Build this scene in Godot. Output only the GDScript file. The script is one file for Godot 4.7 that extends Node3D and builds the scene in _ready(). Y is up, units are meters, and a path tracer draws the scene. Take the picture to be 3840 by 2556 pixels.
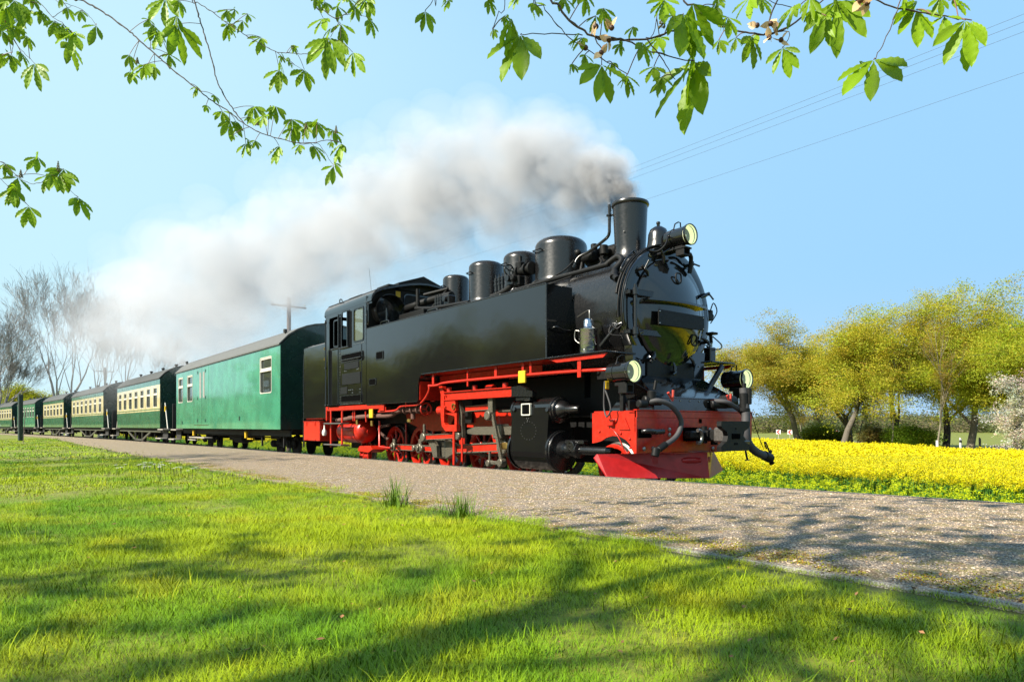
extends Node3D
# A narrow gauge steam train at a country platform in spring.
# World: x runs along the track (the engine faces +x), y = 0 is the rail top, +z is the platform side.

var M := {}
var gid := 1

func lin(r: float, g: float, b: float) -> Color:
	return Color(r, g, b).linear_to_srgb()

# ---------------------------------------------------------------- mesh helpers
func mb() -> SurfaceTool:
	var st := SurfaceTool.new()
	st.begin(Mesh.PRIMITIVE_TRIANGLES)
	return st

func flat(st: SurfaceTool) -> void:
	st.set_smooth_group(-1)

func smooth(st: SurfaceTool) -> void:
	gid += 1
	st.set_smooth_group(gid)

func tri(st: SurfaceTool, a: Vector3, b: Vector3, c: Vector3) -> void:
	st.add_vertex(a); st.add_vertex(c); st.add_vertex(b)

func tri_out(st: SurfaceTool, a: Vector3, b: Vector3, c: Vector3, o: Vector3) -> void:
	if (b - a).cross(c - a).dot((a + b + c) / 3.0 - o) >= 0.0:
		tri(st, a, b, c)
	else:
		tri(st, a, c, b)

func quad_out(st: SurfaceTool, a: Vector3, b: Vector3, c: Vector3, d: Vector3, o: Vector3) -> void:
	tri_out(st, a, b, c, o)
	tri_out(st, a, c, d, o)

func box(st: SurfaceTool, c: Vector3, s: Vector3, bev := 0.0, rot := Basis.IDENTITY) -> void:
	flat(st)
	var h := s * 0.5
	var b := minf(bev, minf(h.x, minf(h.y, h.z)) * 0.9)
	if b <= 0.0:
		var p := []
		for i in 8:
			p.append(c + rot * Vector3(h.x if i & 1 else -h.x, h.y if i & 2 else -h.y, h.z if i & 4 else -h.z))
		for f in [[0, 1, 3, 2], [4, 5, 7, 6], [0, 1, 5, 4], [2, 3, 7, 6], [0, 2, 6, 4], [1, 3, 7, 5]]:
			quad_out(st, p[f[0]], p[f[1]], p[f[2]], p[f[3]], c)
		return
	var v := func(sx: float, sy: float, sz: float, k: int) -> Vector3:
		var q := Vector3(sx * (h.x - (0.0 if k == 0 else b)), sy * (h.y - (0.0 if k == 1 else b)), sz * (h.z - (0.0 if k == 2 else b)))
		return c + rot * q
	for s1 in [-1.0, 1.0]:
		quad_out(st, v.call(s1, -1, -1, 0), v.call(s1, 1, -1, 0), v.call(s1, 1, 1, 0), v.call(s1, -1, 1, 0), c)
		quad_out(st, v.call(-1, s1, -1, 1), v.call(1, s1, -1, 1), v.call(1, s1, 1, 1), v.call(-1, s1, 1, 1), c)
		quad_out(st, v.call(-1, -1, s1, 2), v.call(1, -1, s1, 2), v.call(1, 1, s1, 2), v.call(-1, 1, s1, 2), c)
		for s2 in [-1.0, 1.0]:
			quad_out(st, v.call(s1, s2, -1, 0), v.call(s1, s2, 1, 0), v.call(s1, s2, 1, 1), v.call(s1, s2, -1, 1), c)
			quad_out(st, v.call(s1, -1, s2, 0), v.call(s1, 1, s2, 0), v.call(s1, 1, s2, 2), v.call(s1, -1, s2, 2), c)
			quad_out(st, v.call(-1, s1, s2, 1), v.call(1, s1, s2, 1), v.call(1, s1, s2, 2), v.call(-1, s1, s2, 2), c)
			for s3 in [-1.0, 1.0]:
				tri_out(st, v.call(s1, s2, s3, 0), v.call(s1, s2, s3, 1), v.call(s1, s2, s3, 2), c)

func frame_of(d: Vector3) -> Basis:
	var y := d.normalized()
	var x := y.cross(Vector3.UP if absf(y.y) < 0.9 else Vector3.RIGHT).normalized()
	return Basis(x, y, x.cross(y))

func tube(st: SurfaceTool, pts: Array, r, seg := 8, caps := true) -> void:
	var n := pts.size()
	var rings := []
	var bas := frame_of(pts[1] - pts[0])
	for i in n:
		var d: Vector3 = (pts[mini(i + 1, n - 1)] - pts[maxi(i - 1, 0)]).normalized()
		var x := (bas.x - d * bas.x.dot(d)).normalized()
		bas = Basis(x, d, x.cross(d))
		var rad: float = r[i] if r is Array else r
		var ring := []
		for k in seg:
			var an := TAU * k / seg
			ring.append(pts[i] + (bas.x * cos(an) + bas.z * sin(an)) * rad)
		rings.append(ring)
	smooth(st)
	for i in n - 1:
		var o: Vector3 = (pts[i] + pts[i + 1]) * 0.5
		for k in seg:
			var k2 := (k + 1) % seg
			quad_out(st, rings[i][k], rings[i][k2], rings[i + 1][k2], rings[i + 1][k], o)
	if caps:
		flat(st)
		for k in range(1, seg - 1):
			tri_out(st, rings[0][0], rings[0][k], rings[0][k + 1], pts[1])
			tri_out(st, rings[n - 1][0], rings[n - 1][k], rings[n - 1][k + 1], pts[n - 2])

# profile: Vector2(radius, height along the local y axis), outside walked from low to high
func lathe(st: SurfaceTool, prof: Array, at: Vector3, axis := Vector3.UP, seg := 24) -> void:
	var b := frame_of(axis)
	smooth(st)
	for i in prof.size() - 1:
		var p: Vector2 = prof[i]
		var q: Vector2 = prof[i + 1]
		if i > 0:
			var e: Vector2 = p - prof[i - 1]
			if absf(e.angle_to(q - p)) > 0.7:
				smooth(st)
		for k in seg:
			var a0 := TAU * k / seg
			var a1 := TAU * (k + 1) / seg
			var u0 := b.x * cos(a0) + b.z * sin(a0)
			var u1 := b.x * cos(a1) + b.z * sin(a1)
			var A := at + u0 * p.x + b.y * p.y
			var B := at + u1 * p.x + b.y * p.y
			var C := at + u1 * q.x + b.y * q.y
			var D := at + u0 * q.x + b.y * q.y
			if p.x > 1e-5:
				tri(st, A, C, B)
			if q.x > 1e-5:
				tri(st, A, D, C)

func cyl(st: SurfaceTool, at: Vector3, axis: Vector3, r: float, h: float, seg := 20, bev := 0.0) -> void:
	if bev > 0.0:
		lathe(st, [Vector2(0, 0), Vector2(r - bev, 0), Vector2(r, bev), Vector2(r, h - bev), Vector2(r - bev, h), Vector2(0, h)], at, axis, seg)
	else:
		lathe(st, [Vector2(0, 0), Vector2(r, 0), Vector2(r, h), Vector2(0, h)], at, axis, seg)

func dome_profile(r: float, h: float, edge: float, flare := 0.0) -> Array:
	var p := []
	if flare > 0.0:
		for i in 5:
			var t := i / 4.0
			p.append(Vector2(r + flare * pow(1.0 - t, 2.0), flare * 1.2 * t))
	else:
		p.append(Vector2(r, 0))
	for i in 9:
		var an := PI / 2 * i / 8.0
		p.append(Vector2((r - edge) + edge * cos(an), (h - edge * 0.75) + edge * 0.75 * sin(an)))
	p.append(Vector2((r - edge) * 0.5, h + edge * 0.06))
	p.append(Vector2(0, h + edge * 0.09))
	return p

func ball(st: SurfaceTool, at: Vector3, r: float, seg := 10) -> void:
	var p := []
	for i in 7:
		var an := -PI / 2 + PI * i / 6.0
		p.append(Vector2(maxf(0.0, r * cos(an)), r * sin(an)))
	lathe(st, p, at, Vector3.UP, seg)

func rivet(st: SurfaceTool, at: Vector3, n: Vector3, r: float) -> void:
	lathe(st, [Vector2(r, 0), Vector2(r * 0.75, r * 0.6), Vector2(0, r * 0.85)], at, n, 6)

# prism: polygon in the plane of bx, by; pushed both ways along bz by depth / 2
func prism(st: SurfaceTool, poly: Array, o: Vector3, bx: Vector3, by: Vector3, depth: float) -> void:
	var pv := PackedVector2Array(poly)
	var idx := Geometry2D.triangulate_polygon(pv)
	var bz := bx.cross(by).normalized()
	var h := bz * depth * 0.5
	flat(st)
	var P := func(q: Vector2) -> Vector3: return o + bx * q.x + by * q.y
	for i in range(0, idx.size(), 3):
		var a: Vector3 = P.call(pv[idx[i]])
		var b: Vector3 = P.call(pv[idx[i + 1]])
		var c: Vector3 = P.call(pv[idx[i + 2]])
		tri_out(st, a + h, b + h, c + h, a)
		tri_out(st, a - h, b - h, c - h, a)
	var ccw := not Geometry2D.is_polygon_clockwise(pv)
	for i in pv.size():
		var a: Vector3 = P.call(pv[i])
		var b: Vector3 = P.call(pv[(i + 1) % pv.size()])
		if ccw:
			tri(st, a - h, b - h, b + h); tri(st, a - h, b + h, a + h)
		else:
			tri(st, b - h, a - h, a + h); tri(st, b - h, a + h, b + h)

func round_rect(x0: float, y0: float, x1: float, y1: float, r: float, n := 4) -> Array:
	var p := []
	for c in [[x1 - r, y0 + r, -PI / 2], [x1 - r, y1 - r, 0.0], [x0 + r, y1 - r, PI / 2], [x0 + r, y0 + r, PI]]:
		for i in n + 1:
			var an: float = c[2] + PI / 2 * i / n
			p.append(Vector2(c[0] + r * cos(an), c[1] + r * sin(an)))
	return p

# a ring frame between two polygons with equal point counts
func ring_frame(st: SurfaceTool, outer: Array, inner: Array, o: Vector3, bx: Vector3, by: Vector3, depth: float) -> void:
	flat(st)
	var bz := bx.cross(by).normalized()
	var h := bz * depth * 0.5
	var n := outer.size()
	for i in n:
		var j := (i + 1) % n
		var a: Vector3 = o + bx * outer[i].x + by * outer[i].y
		var b: Vector3 = o + bx * outer[j].x + by * outer[j].y
		var c: Vector3 = o + bx * inner[j].x + by * inner[j].y
		var d: Vector3 = o + bx * inner[i].x + by * inner[i].y
		var m := (a + b + c + d) * 0.25
		quad_out(st, a + h, b + h, c + h, d + h, m)
		quad_out(st, a - h, b - h, c - h, d - h, m)
		quad_out(st, a - h, b - h, b + h, a + h, m)
		quad_out(st, d - h, c - h, c + h, d + h, m)

# a plate in the bx/by plane with rectangular openings [x0, y0, x1, y1]
func plate(st: SurfaceTool, rect: Array, holes: Array, o: Vector3, bx: Vector3, by: Vector3, depth: float) -> void:
	flat(st)
	var xs := [rect[0], rect[2]]
	var ys := [rect[1], rect[3]]
	for q in holes:
		xs.append(q[0]); xs.append(q[2]); ys.append(q[1]); ys.append(q[3])
	xs.sort(); ys.sort()
	var bz := bx.cross(by).normalized()
	var h := bz * depth * 0.5
	var open := func(x: float, y: float) -> bool:
		if x < rect[0] or x > rect[2] or y < rect[1] or y > rect[3]:
			return true
		for q in holes:
			if x > q[0] and x < q[2] and y > q[1] and y < q[3]:
				return true
		return false
	for i in xs.size() - 1:
		if xs[i + 1] - xs[i] < 1e-5: continue
		for j in ys.size() - 1:
			if ys[j + 1] - ys[j] < 1e-5: continue
			var cx: float = (xs[i] + xs[i + 1]) * 0.5
			var cy: float = (ys[j] + ys[j + 1]) * 0.5
			if open.call(cx, cy): continue
			var a: Vector3 = o + bx * xs[i] + by * ys[j]
			var b: Vector3 = o + bx * xs[i + 1] + by * ys[j]
			var c: Vector3 = o + bx * xs[i + 1] + by * ys[j + 1]
			var d: Vector3 = o + bx * xs[i] + by * ys[j + 1]
			var m := (a + c) * 0.5
			quad_out(st, a + h, b + h, c + h, d + h, m)
			quad_out(st, a - h, b - h, c - h, d - h, m)
			var e := 1e-3
			if open.call(xs[i] - e, cy): quad_out(st, a - h, d - h, d + h, a + h, m)
			if open.call(xs[i + 1] + e, cy): quad_out(st, b - h, c - h, c + h, b + h, m)
			if open.call(cx, ys[j] - e): quad_out(st, a - h, b - h, b + h, a + h, m)
			if open.call(cx, ys[j + 1] + e): quad_out(st, d - h, c - h, c + h, d + h, m)

func done(st: SurfaceTool) -> ArrayMesh:
	st.generate_normals()
	return st.commit()

func obj1(called: String, st: SurfaceTool, m: Material, parent: Node = self) -> MeshInstance3D:
	return put(called, done(st), m, parent)

# as obj1, but pieces that do not touch become objects of their own; returns the largest
func obj(called: String, st: SurfaceTool, m: Material, parent: Node = self) -> MeshInstance3D:
	st.generate_normals()
	st.deindex()
	var ar := st.commit_to_arrays()
	var v: PackedVector3Array = ar[Mesh.ARRAY_VERTEX]
	var n: PackedVector3Array = ar[Mesh.ARRAY_NORMAL]
	var ids := {}
	var up := PackedInt32Array()
	var of := PackedInt32Array()
	of.resize(v.size())
	for i in v.size():
		var key := Vector3i((v[i] * 2000.0).round())
		var k: int = ids.get(key, -1)
		if k < 0:
			k = up.size()
			ids[key] = k
			up.append(k)
		of[i] = k
	var find := func(k: int) -> int:
		while up[k] != k:
			up[k] = up[up[k]]
			k = up[k]
		return k
	for i in range(0, v.size(), 3):
		var a: int = find.call(of[i])
		for j in [1, 2]:
			var b: int = find.call(of[i + j])
			if a != b: up[b] = a
	var boxes := {}
	for i in v.size():
		var k: int = find.call(of[i])
		if boxes.has(k): boxes[k] = boxes[k].expand(v[i])
		else: boxes[k] = AABB(v[i], Vector3.ZERO)
	var keys := boxes.keys()
	var group := {}
	for k in keys: group[k] = k
	if keys.size() < 120:
		var changed := true
		while changed:
			changed = false
			for i in keys.size():
				for j in range(i + 1, keys.size()):
					var a = group[keys[i]]
					var b = group[keys[j]]
					if a != b and boxes[keys[i]].grow(0.012).intersects(boxes[keys[j]].grow(0.012)):
						for k in keys:
							if group[k] == b: group[k] = a
						changed = true
	else:
		for k in keys: group[k] = keys[0]
	var parts := {}
	for i in range(0, v.size(), 3):
		var g = group[find.call(of[i])]
		if not parts.has(g): parts[g] = [PackedVector3Array(), PackedVector3Array()]
		for j in 3:
			parts[g][0].append(v[i + j])
			parts[g][1].append(n[i + j])
	var best: MeshInstance3D = null
	var most := -1
	for g in parts:
		var arrays := []
		arrays.resize(Mesh.ARRAY_MAX)
		arrays[Mesh.ARRAY_VERTEX] = parts[g][0]
		arrays[Mesh.ARRAY_NORMAL] = parts[g][1]
		var am := ArrayMesh.new()
		am.add_surface_from_arrays(Mesh.PRIMITIVE_TRIANGLES, arrays)
		var o := put(called, am, m, parent)
		if parts[g][0].size() > most:
			most = parts[g][0].size()
			best = o
	return best

func put(called: String, mesh: Mesh, m: Material, parent: Node = self) -> MeshInstance3D:
	var o := MeshInstance3D.new()
	o.name = numbered(called, parent)
	o.mesh = mesh
	o.material_override = m
	parent.add_child(o, true)
	return o

func numbered(called: String, parent: Node) -> String:
	if not parent.has_node(NodePath(called)):
		return called
	var k: int = parent.get_meta("_n_" + called, 0) + 1
	parent.set_meta("_n_" + called, k)
	return "%s_%03d" % [called, k]

func thing(called: String, label: String, category: String, at := Vector3.ZERO, turn := 0.0, group := "") -> Node3D:
	var o := Node3D.new()
	o.name = numbered(called, self)
	add_child(o, true)
	o.position = at
	o.rotation.y = turn
	tag(o, label, category, group)
	return o

func tag(o: Node, label: String, category: String, group := "") -> void:
	o.set_meta("label", label)
	o.set_meta("category", category)
	if group != "":
		o.set_meta("group", group)

func kind(o: Node, k: String) -> Node:
	o.set_meta("kind", k)
	return o

func multi(called: String, mesh: Mesh, m: Material, where: Array, tints: Array, parent: Node = self) -> MultiMeshInstance3D:
	var mm := MultiMesh.new()
	mm.transform_format = MultiMesh.TRANSFORM_3D
	mm.use_colors = tints.size() > 0
	mm.mesh = mesh
	mm.instance_count = where.size()
	for i in where.size():
		mm.set_instance_transform(i, where[i])
		if tints.size() > 0:
			mm.set_instance_color(i, tints[i])
	var o := MultiMeshInstance3D.new()
	o.name = numbered(called, parent)
	o.multimesh = mm
	o.material_override = m
	parent.add_child(o, true)
	kind(o, "stuff")
	return o

# ---------------------------------------------------------------- materials
func noise_tex(freq: float, seed_: int, ramp: Array, size := 512, type := FastNoiseLite.TYPE_SIMPLEX_SMOOTH, oct := 4, bump := 0.0) -> NoiseTexture2D:
	var n := FastNoiseLite.new()
	n.noise_type = type
	n.seed = seed_
	n.frequency = freq
	n.fractal_octaves = oct
	if type == FastNoiseLite.TYPE_CELLULAR:
		n.cellular_return_type = FastNoiseLite.RETURN_CELL_VALUE
		n.fractal_type = FastNoiseLite.FRACTAL_NONE
	var t := NoiseTexture2D.new()
	t.width = size
	t.height = size
	t.seamless = true
	t.noise = n
	if bump > 0.0:
		t.as_normal_map = true
		t.bump_strength = bump
	elif ramp.size() > 0:
		var g := Gradient.new()
		var off := PackedFloat32Array()
		var col := PackedColorArray()
		for q in ramp:
			off.append(q[0]); col.append(q[1])
		g.offsets = off
		g.colors = col
		t.color_ramp = g
	return t

func mat(called: String, c: Color, rough := 0.6, metal := 0.0) -> StandardMaterial3D:
	var m := StandardMaterial3D.new()
	m.resource_name = called
	var l := c.srgb_to_linear()
	m.albedo_color = Color(l.r * 0.8, l.g * 0.8, l.b * 0.8, l.a).linear_to_srgb()
	m.roughness = rough
	m.metallic = metal
	M[called] = m
	return m

func tri_planar(m: StandardMaterial3D, scale: float, world := false) -> void:
	m.uv1_triplanar = true
	m.uv1_world_triplanar = world
	m.uv1_scale = Vector3.ONE * scale

func two_tint(a: Color, b: Color, lo := 0.3, hi := 0.7) -> Array:
	return [[0.0, a], [lo, a], [hi, b], [1.0, b]]

func materials() -> void:
	var wave := noise_tex(0.012, 3, [], 512, FastNoiseLite.TYPE_SIMPLEX_SMOOTH, 3, 1.2)
	var fine := noise_tex(0.06, 9, [], 512, FastNoiseLite.TYPE_SIMPLEX_SMOOTH, 5, 2.5)
	var mottle := noise_tex(0.015, 17, two_tint(Color(0.9, 0.9, 0.9), Color(1, 1, 1), 0.35, 0.65), 512, FastNoiseLite.TYPE_SIMPLEX_SMOOTH, 5)
	var rough := noise_tex(0.02, 21, two_tint(Color(0.82, 0.82, 0.82), Color(1, 1, 1), 0.3, 0.7), 512, FastNoiseLite.TYPE_SIMPLEX_SMOOTH, 5)
	var m := mat("black_gloss", lin(0.008, 0.008, 0.008), 0.1)     # tank, cab and smokebox paint
	m.metallic_specular = 0.6
	m.normal_enabled = true; m.normal_texture = wave; m.normal_scale = 0.1
	m.roughness_texture = rough
	m.clearcoat_enabled = true; m.clearcoat = 0.2; m.clearcoat_roughness = 0.05
	tri_planar(m, 0.45)
	m = mat("black_satin", lin(0.007, 0.007, 0.0075), 0.3)          # boiler, domes, chimney
	m.metallic_specular = 0.55
	m.normal_enabled = true; m.normal_texture = fine; m.normal_scale = 0.02
	m.roughness_texture = rough
	tri_planar(m, 1.6)
	m = mat("black_dull", lin(0.008, 0.008, 0.008), 0.55)
	m.metallic_specular = 0.32
	m.roughness_texture = rough
	tri_planar(m, 2.0)
	m = mat("black_inside", lin(0.003, 0.003, 0.003), 0.9)  # near-black that paints in the shade of openings and insides
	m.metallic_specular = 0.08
	m = mat("red_paint", lin(0.52, 0.02, 0.007), 0.34)
	m.metallic_specular = 0.5
	m.albedo_texture = mottle
	m.roughness_texture = rough
	m.normal_enabled = true; m.normal_texture = fine; m.normal_scale = 0.02
	tri_planar(m, 1.5)
	m = mat("red_plow", lin(0.42, 0.016, 0.018), 0.38)
	m.metallic_specular = 0.45
	m.albedo_texture = mottle
	m.roughness_texture = rough
	tri_planar(m, 1.5)
	m = mat("steel", lin(0.38, 0.36, 0.33), 0.38, 0.9)
	m.albedo_texture = mottle
	m.roughness_texture = rough
	tri_planar(m, 4.0)
	m = mat("oily_steel", lin(0.3, 0.28, 0.23), 0.42, 0.55)
	m.albedo_texture = noise_tex(0.03, 41, two_tint(Color(0.45, 0.42, 0.35), Color(1, 1, 1), 0.3, 0.7))
	tri_planar(m, 5.0)
	m = mat("bright_steel", lin(0.6, 0.6, 0.6), 0.18, 1.0)
	m = mat("can_metal", lin(0.55, 0.57, 0.6), 0.2, 1.0)
	m.normal_enabled = true; m.normal_texture = noise_tex(0.02, 5, [], 256, FastNoiseLite.TYPE_SIMPLEX_SMOOTH, 2, 6.0); m.normal_scale = 0.8
	tri_planar(m, 4.0)
	m = mat("brass", lin(0.55, 0.36, 0.1), 0.3, 0.9)
	m = mat("yellow_tag", lin(0.7, 0.45, 0.01), 0.5)
	m = mat("wrapped_pipe", lin(0.2, 0.11, 0.085), 0.85)
	m.albedo_texture = noise_tex(0.05, 77, two_tint(Color(0.55, 0.4, 0.35), Color(1, 1, 1), 0.35, 0.65))
	tri_planar(m, 4.0)
	m = mat("rubber", lin(0.05, 0.048, 0.05), 0.7)
	m.normal_enabled = true; m.normal_texture = fine; m.normal_scale = 0.4
	tri_planar(m, 6.0)
	m = mat("red_handle", lin(0.5, 0.05, 0.03), 0.45)
	m = mat("porcelain", lin(0.75, 0.75, 0.7), 0.2)
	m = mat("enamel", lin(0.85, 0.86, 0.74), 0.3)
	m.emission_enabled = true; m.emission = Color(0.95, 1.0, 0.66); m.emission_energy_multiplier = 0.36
	m = mat("lamp_mirror", lin(0.13, 0.125, 0.02), 0.3, 0.2)
	m = mat("glass", Color(0.9, 0.95, 0.95, 0.12), 0.02)
	m.transparency = BaseMaterial3D.TRANSPARENCY_ALPHA
	m = mat("dark_glass", lin(0.02, 0.022, 0.024), 0.06)
	m.metallic_specular = 0.8
	m = mat("olive_reflection_glass", Color(0.35, 0.36, 0.22, 0.55), 0.12)  # olive reflection painted into the pane's colour
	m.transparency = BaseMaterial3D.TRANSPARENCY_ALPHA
	m = mat("wood_grey", lin(0.3, 0.28, 0.26), 0.8)
	m.albedo_texture = mottle
	tri_planar(m, 3.0)
	# coaches
	for q in [["coach_green", 0.05, 0.27, 0.155], ["coach_dark_green", 0.02, 0.14, 0.075], ["coach_end_green", 0.01, 0.04, 0.03], ["cream", 0.78, 0.67, 0.36]]:
		m = mat(q[0], lin(q[1], q[2], q[3]), 0.3)
		m.metallic_specular = 0.55
		m.albedo_texture = mottle
		m.roughness_texture = rough
		m.normal_enabled = true; m.normal_texture = wave; m.normal_scale = 0.05
		m.clearcoat_enabled = true; m.clearcoat = 0.8; m.clearcoat_roughness = 0.04
		tri_planar(m, 0.16)
	m = mat("roof_grey", lin(0.11, 0.115, 0.112), 0.75)
	m.albedo_texture = mottle
	tri_planar(m, 1.0)
	m = mat("roof_dark", lin(0.05, 0.054, 0.052), 0.75)
	m.albedo_texture = mottle
	tri_planar(m, 1.0)
	m = mat("window_frame", lin(0.6, 0.58, 0.5), 0.4)
	m = mat("underframe", lin(0.014, 0.013, 0.012), 0.75)
	m = mat("step_wood", lin(0.3, 0.27, 0.23), 0.85)
	# ground
	var soil := mat("soil_grass", lin(0.2, 0.21, 0.02), 0.95)
	soil.albedo_texture = noise_tex(0.02, 61, [[0.0, Color(0.55, 0.5, 0.4)], [0.4, Color(0.8, 0.85, 0.6)], [0.6, Color(1, 1, 0.8)], [1.0, Color(0.8, 0.95, 0.6)]], 1024, FastNoiseLite.TYPE_SIMPLEX_SMOOTH, 6)
	tri_planar(soil, 0.7, true)
	gravel_material("gravel")
	m = mat("kerb", lin(0.34, 0.32, 0.29), 0.9)
	m.albedo_texture = noise_tex(0.05, 71, two_tint(Color(0.6, 0.58, 0.52), Color(1, 1, 1), 0.3, 0.65), 512, FastNoiseLite.TYPE_SIMPLEX_SMOOTH, 6)
	m.normal_enabled = true; m.normal_texture = fine; m.normal_scale = 0.7
	tri_planar(m, 5.0, true)
	m = mat("pebble", Color.WHITE, 0.8)
	m.vertex_color_use_as_albedo = true
	m = mat("ballast", lin(0.16, 0.14, 0.12), 0.95)
	m.albedo_texture = noise_tex(0.06, 13, two_tint(Color(0.45, 0.42, 0.4), Color(1, 1, 1), 0.2, 0.8), 512, FastNoiseLite.TYPE_CELLULAR, 1)
	tri_planar(m, 0.8, true)
	m = mat("asphalt", lin(0.11, 0.11, 0.115), 0.9)
	m = mat("rail_steel", lin(0.25, 0.2, 0.17), 0.4, 0.8)
	# plants
	for q in [["grass_blade", 0.5, 0.35], ["leaf", 0.42, 1.0], ["rape", 0.55, 0.4], ["tree_leaf", 0.6, 1.0]]:
		m = mat(q[0], Color.WHITE, q[1])
		m.vertex_color_use_as_albedo = true
		m.backlight_enabled = true
		m.backlight = Color(q[2], q[2], q[2] * 0.9)
		m.metallic_specular = 0.35
	M.leaf.normal_enabled = false
	m = mat("twig_bark", lin(0.13, 0.095, 0.075), 0.8)
	m.albedo_texture = noise_tex(0.04, 31, two_tint(Color(0.55, 0.5, 0.48), Color(1, 1, 1), 0.3, 0.7))
	tri_planar(m, 9.0)
	m = mat("petiole", lin(0.2, 0.09, 0.05), 0.6)
	m = mat("bud_scale", lin(0.85, 0.55, 0.28), 0.6)
	m.backlight_enabled = true; m.backlight = Color(0.4, 0.4, 0.4)
	m = mat("bud_core", lin(0.09, 0.03, 0.015), 0.5)
	m = mat("flower_spike", lin(0.16, 0.14, 0.05), 0.8)
	m = mat("bark_grey", lin(0.36, 0.34, 0.32), 0.9)
	m.albedo_texture = mottle
	tri_planar(m, 1.0)
	m = mat("bark_dull", lin(0.15, 0.13, 0.105), 0.9)
	m.albedo_texture = mottle
	tri_planar(m, 1.0)
	m = mat("bark_pale", lin(0.24, 0.21, 0.15), 0.9)
	m.albedo_texture = mottle
	tri_planar(m, 1.0)
	m = mat("bark_dark", lin(0.06, 0.05, 0.04), 0.9)
	m = mat("pole_wood", lin(0.13, 0.095, 0.08), 0.9)
	m.albedo_texture = mottle
	tri_planar(m, 2.0)
	m = mat("post_green", lin(0.02, 0.055, 0.045), 0.7)
	m.albedo_texture = noise_tex(0.03, 51, two_tint(Color(0.5, 0.55, 0.55), Color(1, 1, 1), 0.3, 0.7))
	tri_planar(m, 3.0)
	m = mat("insulator", lin(0.5, 0.5, 0.48), 0.3)
	m = mat("wire", lin(0.05, 0.05, 0.055), 0.6)
	m = mat("sign_white", lin(0.75, 0.75, 0.75), 0.5)
	m = mat("sign_red", lin(0.6, 0.02, 0.02), 0.5)
	m = mat("sign_black", lin(0.02, 0.02, 0.02), 0.6)
	m = mat("daisy_white", lin(0.8, 0.8, 0.78), 0.7)
	m = mat("dandelion_yellow", lin(0.75, 0.5, 0.01), 0.7)
	m = mat("hill_green", lin(0.12, 0.16, 0.06), 0.95)
	m.albedo_texture = mottle
	tri_planar(m, 0.02, true)

func gravel_material(called: String) -> void:
	# fine round gravel: a computed picture of some thousand small stones, each with its own tone
	var rng := RandomNumberGenerator.new()
	rng.seed = 4
	var n := 768
	var img := Image.create(n, n, false, Image.FORMAT_RGB8)
	var hgt := Image.create(n, n, false, Image.FORMAT_L8)
	img.fill(lin(0.1, 0.075, 0.055))
	hgt.fill(Color(0.25, 0.25, 0.25))
	for i in 15000:
		var r := rng.randf_range(2.0, 4.6)
		var c: Color = [Color(0.6, 0.455, 0.31), Color(0.51, 0.4, 0.28), Color(0.69, 0.53, 0.375), Color(0.42, 0.31, 0.205), Color(0.58, 0.47, 0.36), Color(0.88, 0.7, 0.52)][rng.randi() % 6]
		c = (c * rng.randf_range(0.46, 0.8)).linear_to_srgb()
		var cx := rng.randf() * n
		var cy := rng.randf() * n
		var ex := rng.randf_range(0.65, 1.0)
		var up := rng.randf_range(0.55, 1.0)
		for y in range(int(cy - r), int(cy + r) + 1):
			for x in range(int(cx - r), int(cx + r) + 1):
				var d := Vector2((x - cx) / ex, y - cy).length() / r
				if d < 1.0:
					var xx := posmod(x, n)
					var yy := posmod(y, n)
					img.set_pixel(xx, yy, c)
					var hh := up * (0.4 + 0.6 * sqrt(1.0 - d * d))
					hgt.set_pixel(xx, yy, Color(hh, hh, hh))
	var m := mat(called, Color(1, 1, 1), 0.9)
	m.albedo_texture = ImageTexture.create_from_image(img)
	m.heightmap_enabled = true
	m.heightmap_scale = 0.35
	m.heightmap_texture = ImageTexture.create_from_image(hgt)
	tri_planar(m, 1.5, true)
	m.detail_enabled = true
	m.detail_blend_mode = BaseMaterial3D.BLEND_MODE_MIX
	m.detail_uv_layer = BaseMaterial3D.DETAIL_UV_2
	m.detail_albedo = noise_tex(0.02, 15, [[0.0, Color(0.5, 0.46, 0.12, 0.0)], [0.5, Color(0.5, 0.46, 0.12, 0.0)], [0.6, Color(0.5, 0.46, 0.1, 0.45)], [0.72, Color(0.42, 0.31, 0.12, 0.5)], [1.0, Color(0.36, 0.25, 0.12, 0.65)]], 1024, FastNoiseLite.TYPE_SIMPLEX_SMOOTH, 7)
	m.uv2_triplanar = true
	m.uv2_world_triplanar = true
	m.uv2_scale = Vector3.ONE * 0.3

# ---------------------------------------------------------------- lie of the land
func zc(x: float) -> float:      # the track's centre line: straight under the engine, bending towards +z behind it
	var s := maxf(0.0, -x - 8.0)
	return 0.00105 * s * s if s < 110.0 else 0.00105 * 12100.0 + (s - 110.0) * 0.231

func zc_turn(x: float) -> float:
	var s := clampf(-x - 8.0, 0.0, 110.0)
	return atan(0.0021 * s)

func py(x: float) -> float:      # platform height
	var k := [[-100.0, 0.02], [-40.0, 0.09], [-22.0, 0.15], [-14.0, 0.19], [-5.0, 0.235], [-1.0, 0.255], [2.0, 0.29], [5.0, 0.335], [12.0, 0.38]]
	if x <= k[0][0]: return k[0][1]
	for i in k.size() - 1:
		if x < k[i + 1][0]:
			return lerpf(k[i][1], k[i + 1][1], (x - k[i][0]) / (k[i + 1][0] - k[i][0]))
	return 0.38

func zfar(x: float) -> float: return zc(x) + 1.62
func znear(x: float) -> float: return maxf(4.42, zc(x) + 3.1)

var lumps := FastNoiseLite.new()

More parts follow.
